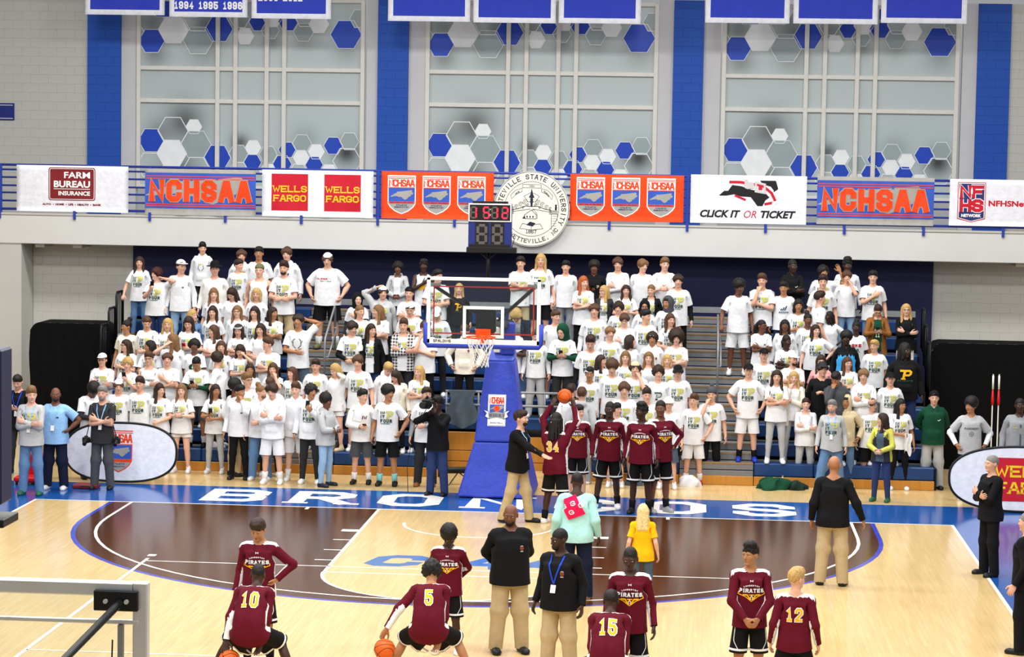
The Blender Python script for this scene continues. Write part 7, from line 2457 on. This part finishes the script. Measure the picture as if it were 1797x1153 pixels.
    (-1.03, 1.74, 0.0, 1.73, 'm D s:k|long black logo|trousers ddenim|black|cam2 cam|hy=-20 by=-15', 'camera operator in black sweater and jeans shouldering a video camera'),
    (0.57, -0.95, 0.0, 1.86, 'm L s:n|long black -|trousers khaki|black|reachlow reach|by=65 beard=1 near=1 hy=10 hp=-10 lean=0 b1=6 legL=12,4,4 legR=-8,4,8 extra=lanyard', 'bearded coach in black pullover and khakis reaching towards the player shooting'),
    (1.19, -1.01, 0.0, 1.83, 'm D d:k|warm maroon n34|shorts black|white|raise raise|by=160 near=1 sock=black legL=4,6,6 legR=-4,4,4', 'player with long dreadlocks lifting a ball, back turned'),
    (1.41, 1.48, 0.0, 1.68, 'm L s:k|warm maroon pir|shorts black|white|down down|hy=45 near=1 w=.94', 'pale dark haired player in maroon beside the shooter'),
    (1.98, 0.76, 0.0, 1.83, 'm D x:k|warm maroon pir|shorts black|white|down down|hy=-12 near=1 sock=black legR=2,8,2 legL=-2,4,2', 'tall dark skinned player in maroon with one black leg sleeve'),
    (2.53, 0.36, 0.0, 1.88, 'm D h:k|warm maroon pir|shorts black|black|down down|hy=-40 by=-10 near=1 sock=black', 'broad player in maroon looking at the shooter, hair in short twists'),
    (2.84, 0.54, 0.0, 1.9, 'm B x:k|warm maroon pir|shorts black|grey|down hip|hy=-35 by=30 near=1 sock=black', 'player in maroon with hand on hip, half behind a teammate'),
    (5.35, -5.59, 0.0, 1.84, 'm T n:k|long black -|trousers khaki|black|out down|by=170 w=1.12 near=1 beard=1', 'bald man in black pullover and khakis with his back turned'),
    (7.67, -4.45, 0.0, 1.77, 'm L x:g|long black -|trousers black|black|crossa crossb|by=-65 near=1', 'referee in black with arms crossed in front of the red bank square'),
    (7.44, -9.68, 0.0, 1.75, 'm L x:g|long black -|trousers black|black|down down|by=-120 near=1', 'grey haired referee in black cut by the frame edge'),
    (1.21, -10.58, 0.0, 1.81, 'm B n:k|long black crest|trousers khaki|black|back back|w=1.18 near=1 beard=1 hy=-20 hp=12 by=15', 'bald bearded coach in black pullover, hands behind his back'),
    (1.88, -11.82, 0.0, 1.74, 'm D x:k|long black crest|trousers khaki|black|down down|w=1.15 near=1 beard=1 hy=-35 hp=8 by=-20 extra=lanyardb', 'coach in black pullover with a blue lanyard, behind the back of the crouching number 15'),
    (1.83, -7.16, 0.0, 1.74, 'm D x:k|long teal -|trousers navy|brown|down down|by=180 w=1.22 near=1 hp=20', 'large man in pale teal shirt with a pink towel on his shoulder'),
    (2.73, -7.45, 0.0, 1.37, 'f P l:Y|tee yellow -|slim slate|white|down down|by=180 near=1', 'small blonde girl in a yellow tee seen from behind'),
    (-1.63, -11.7, 0.0, 1.75, 'm T s:n|warm maroon pir|shorts black|black|down hip|hp=25 near=1 sock=black hy=-8', 'player in maroon looking down with a hand at his hip, behind number 10'),
    (0.48, -10.76, 0.0, 1.59, 'm D a:k|warm maroon pir|shorts black|white|back back|hp=30 hy=15 near=1 sock=white', 'player in maroon standing head bowed behind number 5'),
    (2.71, -12.96, 0.0, 1.75, 'm D x:k|warm maroon pir|shorts black|black|down down|hp=12 hy=-8 near=1 sock=black', 'player in maroon standing behind the crouching number 15'),
    (4.03, -12.42, 0.0, 1.75, 'm T h:k|warm maroon pir|shorts black|black|shirt shirt|hy=-40 near=1 sock=black by=5', 'player in maroon with spiky hair with both hands at his waist'),
    (4.49, -13.32, 0.0, 1.64, 'm L s:y|warm maroon n12|shorts black|white|down down|by=175 hy=-40 near=1 legL=2,10,2 legR=2,10,2', 'fair haired player number 12 seen from behind'),
    (-1.53, -12.76, 0, 1.76, 'm D x:k|warm maroon n10|shorts black|white|low lowb|by=178 b1=36 b2=18 hp=-24 near=1 legL=50,36,62 legR=50,34,62', 'crouching player number 10 with legs wide apart'),
    (0.43, -12.32, 0, 1.76, 'm T c:k|warm maroon n5|shorts black|white|low dribbleh|by=182 b1=34 b2=18 hp=-24 near=1 legL=48,34,60 legR=48,36,60', 'crouching player number 5 dribbling a ball'),
    (2.5, -13.62, 0, 1.76, 'm D x:k|warm maroon n15|shorts black|white|low low|by=178 b1=36 b2=18 hp=-24 near=1 legL=50,34,62 legR=50,34,62', 'crouching player number 15 at the bottom of the frame'),
]


FIG = []
for (X_, Y_, Z_, H_, spec_, lab_) in PEOPLE:
    q = parse(spec_)
    FIG.append((lab_, make_person(X_, Y_, Z_, H_ * 1.757 / tall(q), spec_, lab_, lod=int(q['near'] > 0))))


def who(s):
    return [p for l, p in FIG if s in l][0]


# ------------------------------------------------------------------ things people hold, wear loose or carry
def mid(a, b):
    return tuple((a[i] + b[i]) / 2 for i in range(3))


p = who('lifting a ball')
c = np.array(mid(p['handL'], p['handR'])) + np.array([0, .02, .10])
ball(c, 'orange basketball held up by the player with dreadlocks', (.4, .3, 0))
p = who('number 5 dribbling')
ball(np.array(p['handL']) + np.array([-.01, -.02, -.15]), 'orange basketball under the hand of number 5', (.9, .2, .5))
p = who('player number 10')
ball(np.array(p['handL']) + np.array([.03, .02, -.16]), 'orange basketball low beside the legs of number 10', (.2, .9, .2))
for s, hand, lab, rot in (('holding a red phone', 'L', 'red cased phone held by the dark haired woman among the blondes', (.6, 0, 0)), ('touching her ear', 'R', 'phone held up by the woman with dark red hair', (.3, 0, .3)), ('teddy coat', 'R', 'phone held by the woman in the brown coat', (1.0, 0, 0)), ('green hood up looking', 'R', 'phone held by the boy with the green hood', (1.0, 0, 0)),
                          ('green sleeves under', 'R', 'phone in both hands of the boy with green sleeves', (1.0, 0, 0)), ('black hoodie looking at a phone', 'R', 'phone held by the young man in black hoodie', (1.0, 0, 0)), ('trousers lifting a phone', 'L', 'phone lifted by the curly haired boy in white hoodie', (.3, 0, .4)),
                          ('lifting the hem', 'R', 'white backed phone held by the woman in grey leggings', (.5, 0, 0)), ('wavy blonde hair holding', 'L', 'phone held by the woman with wavy blonde hair', (.5, 0, 0)), ('cap looking at a phone', 'L', 'phone held by the boy in backward cap by the board', (.9, 0, 0)),
                          ('towel over his shoulder', 'R', 'phone in the hand of the boy with the towel', (1.2, 0, 0))):
    h_ = np.array(who(s)['hand' + hand])
    phone(h_ + np.array([0, -.035, .035]), lab, rot, REDP if 'red cased' in lab else BLACK)


def worn(p, sets, cols, prims, back, name, label, cat, off=.016):
    b = print_base(('worn', label), sets, prims, back, off)
    o = p['put'](b, name, [mat('towel_' + c, CLOTH[c], .95, 'cloth') for c in cols])
    o.parent = None
    o.location = p['root'].location
    o['label'], o['category'] = label, cat
    return o


def gridrect(u0, u1, v0, v1, rot=0, n=7):
    cu, cv = (u0 + u1) / 2, (v0 + v1) / 2
    R_ = lambda u, v: (cu + (u - cu) * math.cos(rot) - (v - cv) * math.sin(rot), cv + (u - cu) * math.sin(rot) + (v - cv) * math.cos(rot))
    out = []
    for i in range(n):
        for j in range(n):
            a, b, c_, d = u0 + (u1 - u0) * i / n, u0 + (u1 - u0) * (i + 1) / n, v0 + (v1 - v0) * j / n, v0 + (v1 - v0) * (j + 1) / n
            out.append([R_(a, c_), R_(b, c_), R_(b, d), R_(a, d)])
    return out


def rotp(ps, cu, cv, rot):
    return [[(cu + (u - cu) * math.cos(rot) - (v - cv) * math.sin(rot), cv + (u - cu) * math.sin(rot) + (v - cv) * math.cos(rot)) for u, v in q] for q in ps]


G_ = lambda x, y: rotp(letters('G', .062, .058, .0115, x=x, y=y - .035, seg=.04), x, y, .45)
worn(who('pink towel'), [(gridrect(-.15, .06, 1.16, 1.44, .45), 0, 0), (G_(-.04, 1.36) + G_(-.05, 1.24) + G_(.055, 1.34) + G_(-.14, 1.31), 1, 3)], ['hotpink', 'white'], LONG, True, 'towel', 'pink hand towel with white letters over the teal shirt', 'towel', .02)
worn(who('towel over his shoulder'), [(gridrect(-.13, .03, 1.20, 1.44, -.15), 0, 0)], ['white'], HOOD, False, 'towel', 'white towel hanging over the shoulder of the boy in grey shorts', 'towel')
h_ = who('leggings and a white towel')['handR']
b = MB()
vs = [(-.06 + .13 * i / 8 + .012 * math.sin(j * 1.1), -.02 - .02 * math.sin(i * 1.7 + j * .4), .03 - .36 * j / 8 * (1 - .15 * math.sin(i * .8))) for i in range(9) for j in range(9)]
b.add(vs, [(i * 9 + j, (i + 1) * 9 + j, (i + 1) * 9 + j + 1, i * 9 + j + 1) for i in range(8) for j in range(8)], cl('white'))
thing('towel', 'white towel hanging from the hand of the woman in black leggings', 'towel', (h_[0] + .04, h_[1] - .03, h_[2]), me=b.mesh('towel', True))

# the camera operator's camera
m_ = who('shouldering a video camera')['mouth']
t = thing('video_camera', 'black shoulder video camera in front of the operator\'s face', 'camera', (m_[0] - .10, m_[1] - .06, m_[2] + .05))
MB().box((0, .06, .03), (.075, .17, .085), BLACK, .02).obj('camera_body', t)
MB().tube([(-.01, -.11, .03), (-.02, -.17, .03), (-.035, -.25, .03), (-.04, -.29, .03)], [.05, .045, .055, .062], BLACK, 12).obj('lens', t, smooth=True)
MB().tube([(-.04, -.291, .03), (-.0405, -.296, .03)], .050, mat('lens_glass', '20242c', .05), 12).obj('lens_glass', t)
MB().tube([(.0, -.05, .12), (.0, -.04, .15), (.0, .12, .15), (.0, .14, .12)], .014, BLACK, 8).obj('top_handle', t, smooth=True)
MB().box((.10, -.06, .06), (.04, .06, .03), BLACK, .01).obj('viewfinder', t)
MB().tube([(.02, .2, 0), (-.25, .15, -.5), (-.35, .2, -1.1), (-.30, -.05, -1.52)], .006, BLACK, 6).obj('cable', t, smooth=True)
p = who('grey haired photographer')
rx, ry, rz = p['root'].location
for s, w_ in ((-1, 'the left hip'), (1, 'the right hip')):
    t = thing('stills_camera', 'black camera hanging at %s of the grey haired photographer' % ('the outer hip' if s < 0 else 'the inner hip'), 'camera', (rx + s * .27, ry - .06, .86))
    MB().box((0, 0, 0), (.065, .035, .05), BLACK, .012).box((0, 0, .055), (.03, .025, .02), BLACK, .008).obj('camera_body', t)
    MB().tube([(0, -.03, -.01), (0, -.13, -.06)], [.04, .036], BLACK, 10).obj('lens', t)
    MB().tube([(-.0, .0, .05), (s * -.08, -.02, .35), (s * -.17, .02, .60)], .008, BLACK, 6).obj('strap', t)
h_ = who('light blue polo')['handR']
t = thing('walkie_talkie', 'black walkie talkie in the hand of the man in light blue polo', 'radio', (h_[0] - .02, h_[1] - .04, h_[2] - .03))
MB().box((0, 0, -.02), (.028, .018, .06), BLACK, .006).obj('radio_body', t)
MB().tube([(.015, 0, .04), (.015, 0, .12)], .006, BLACK, 6).obj('aerial', t)
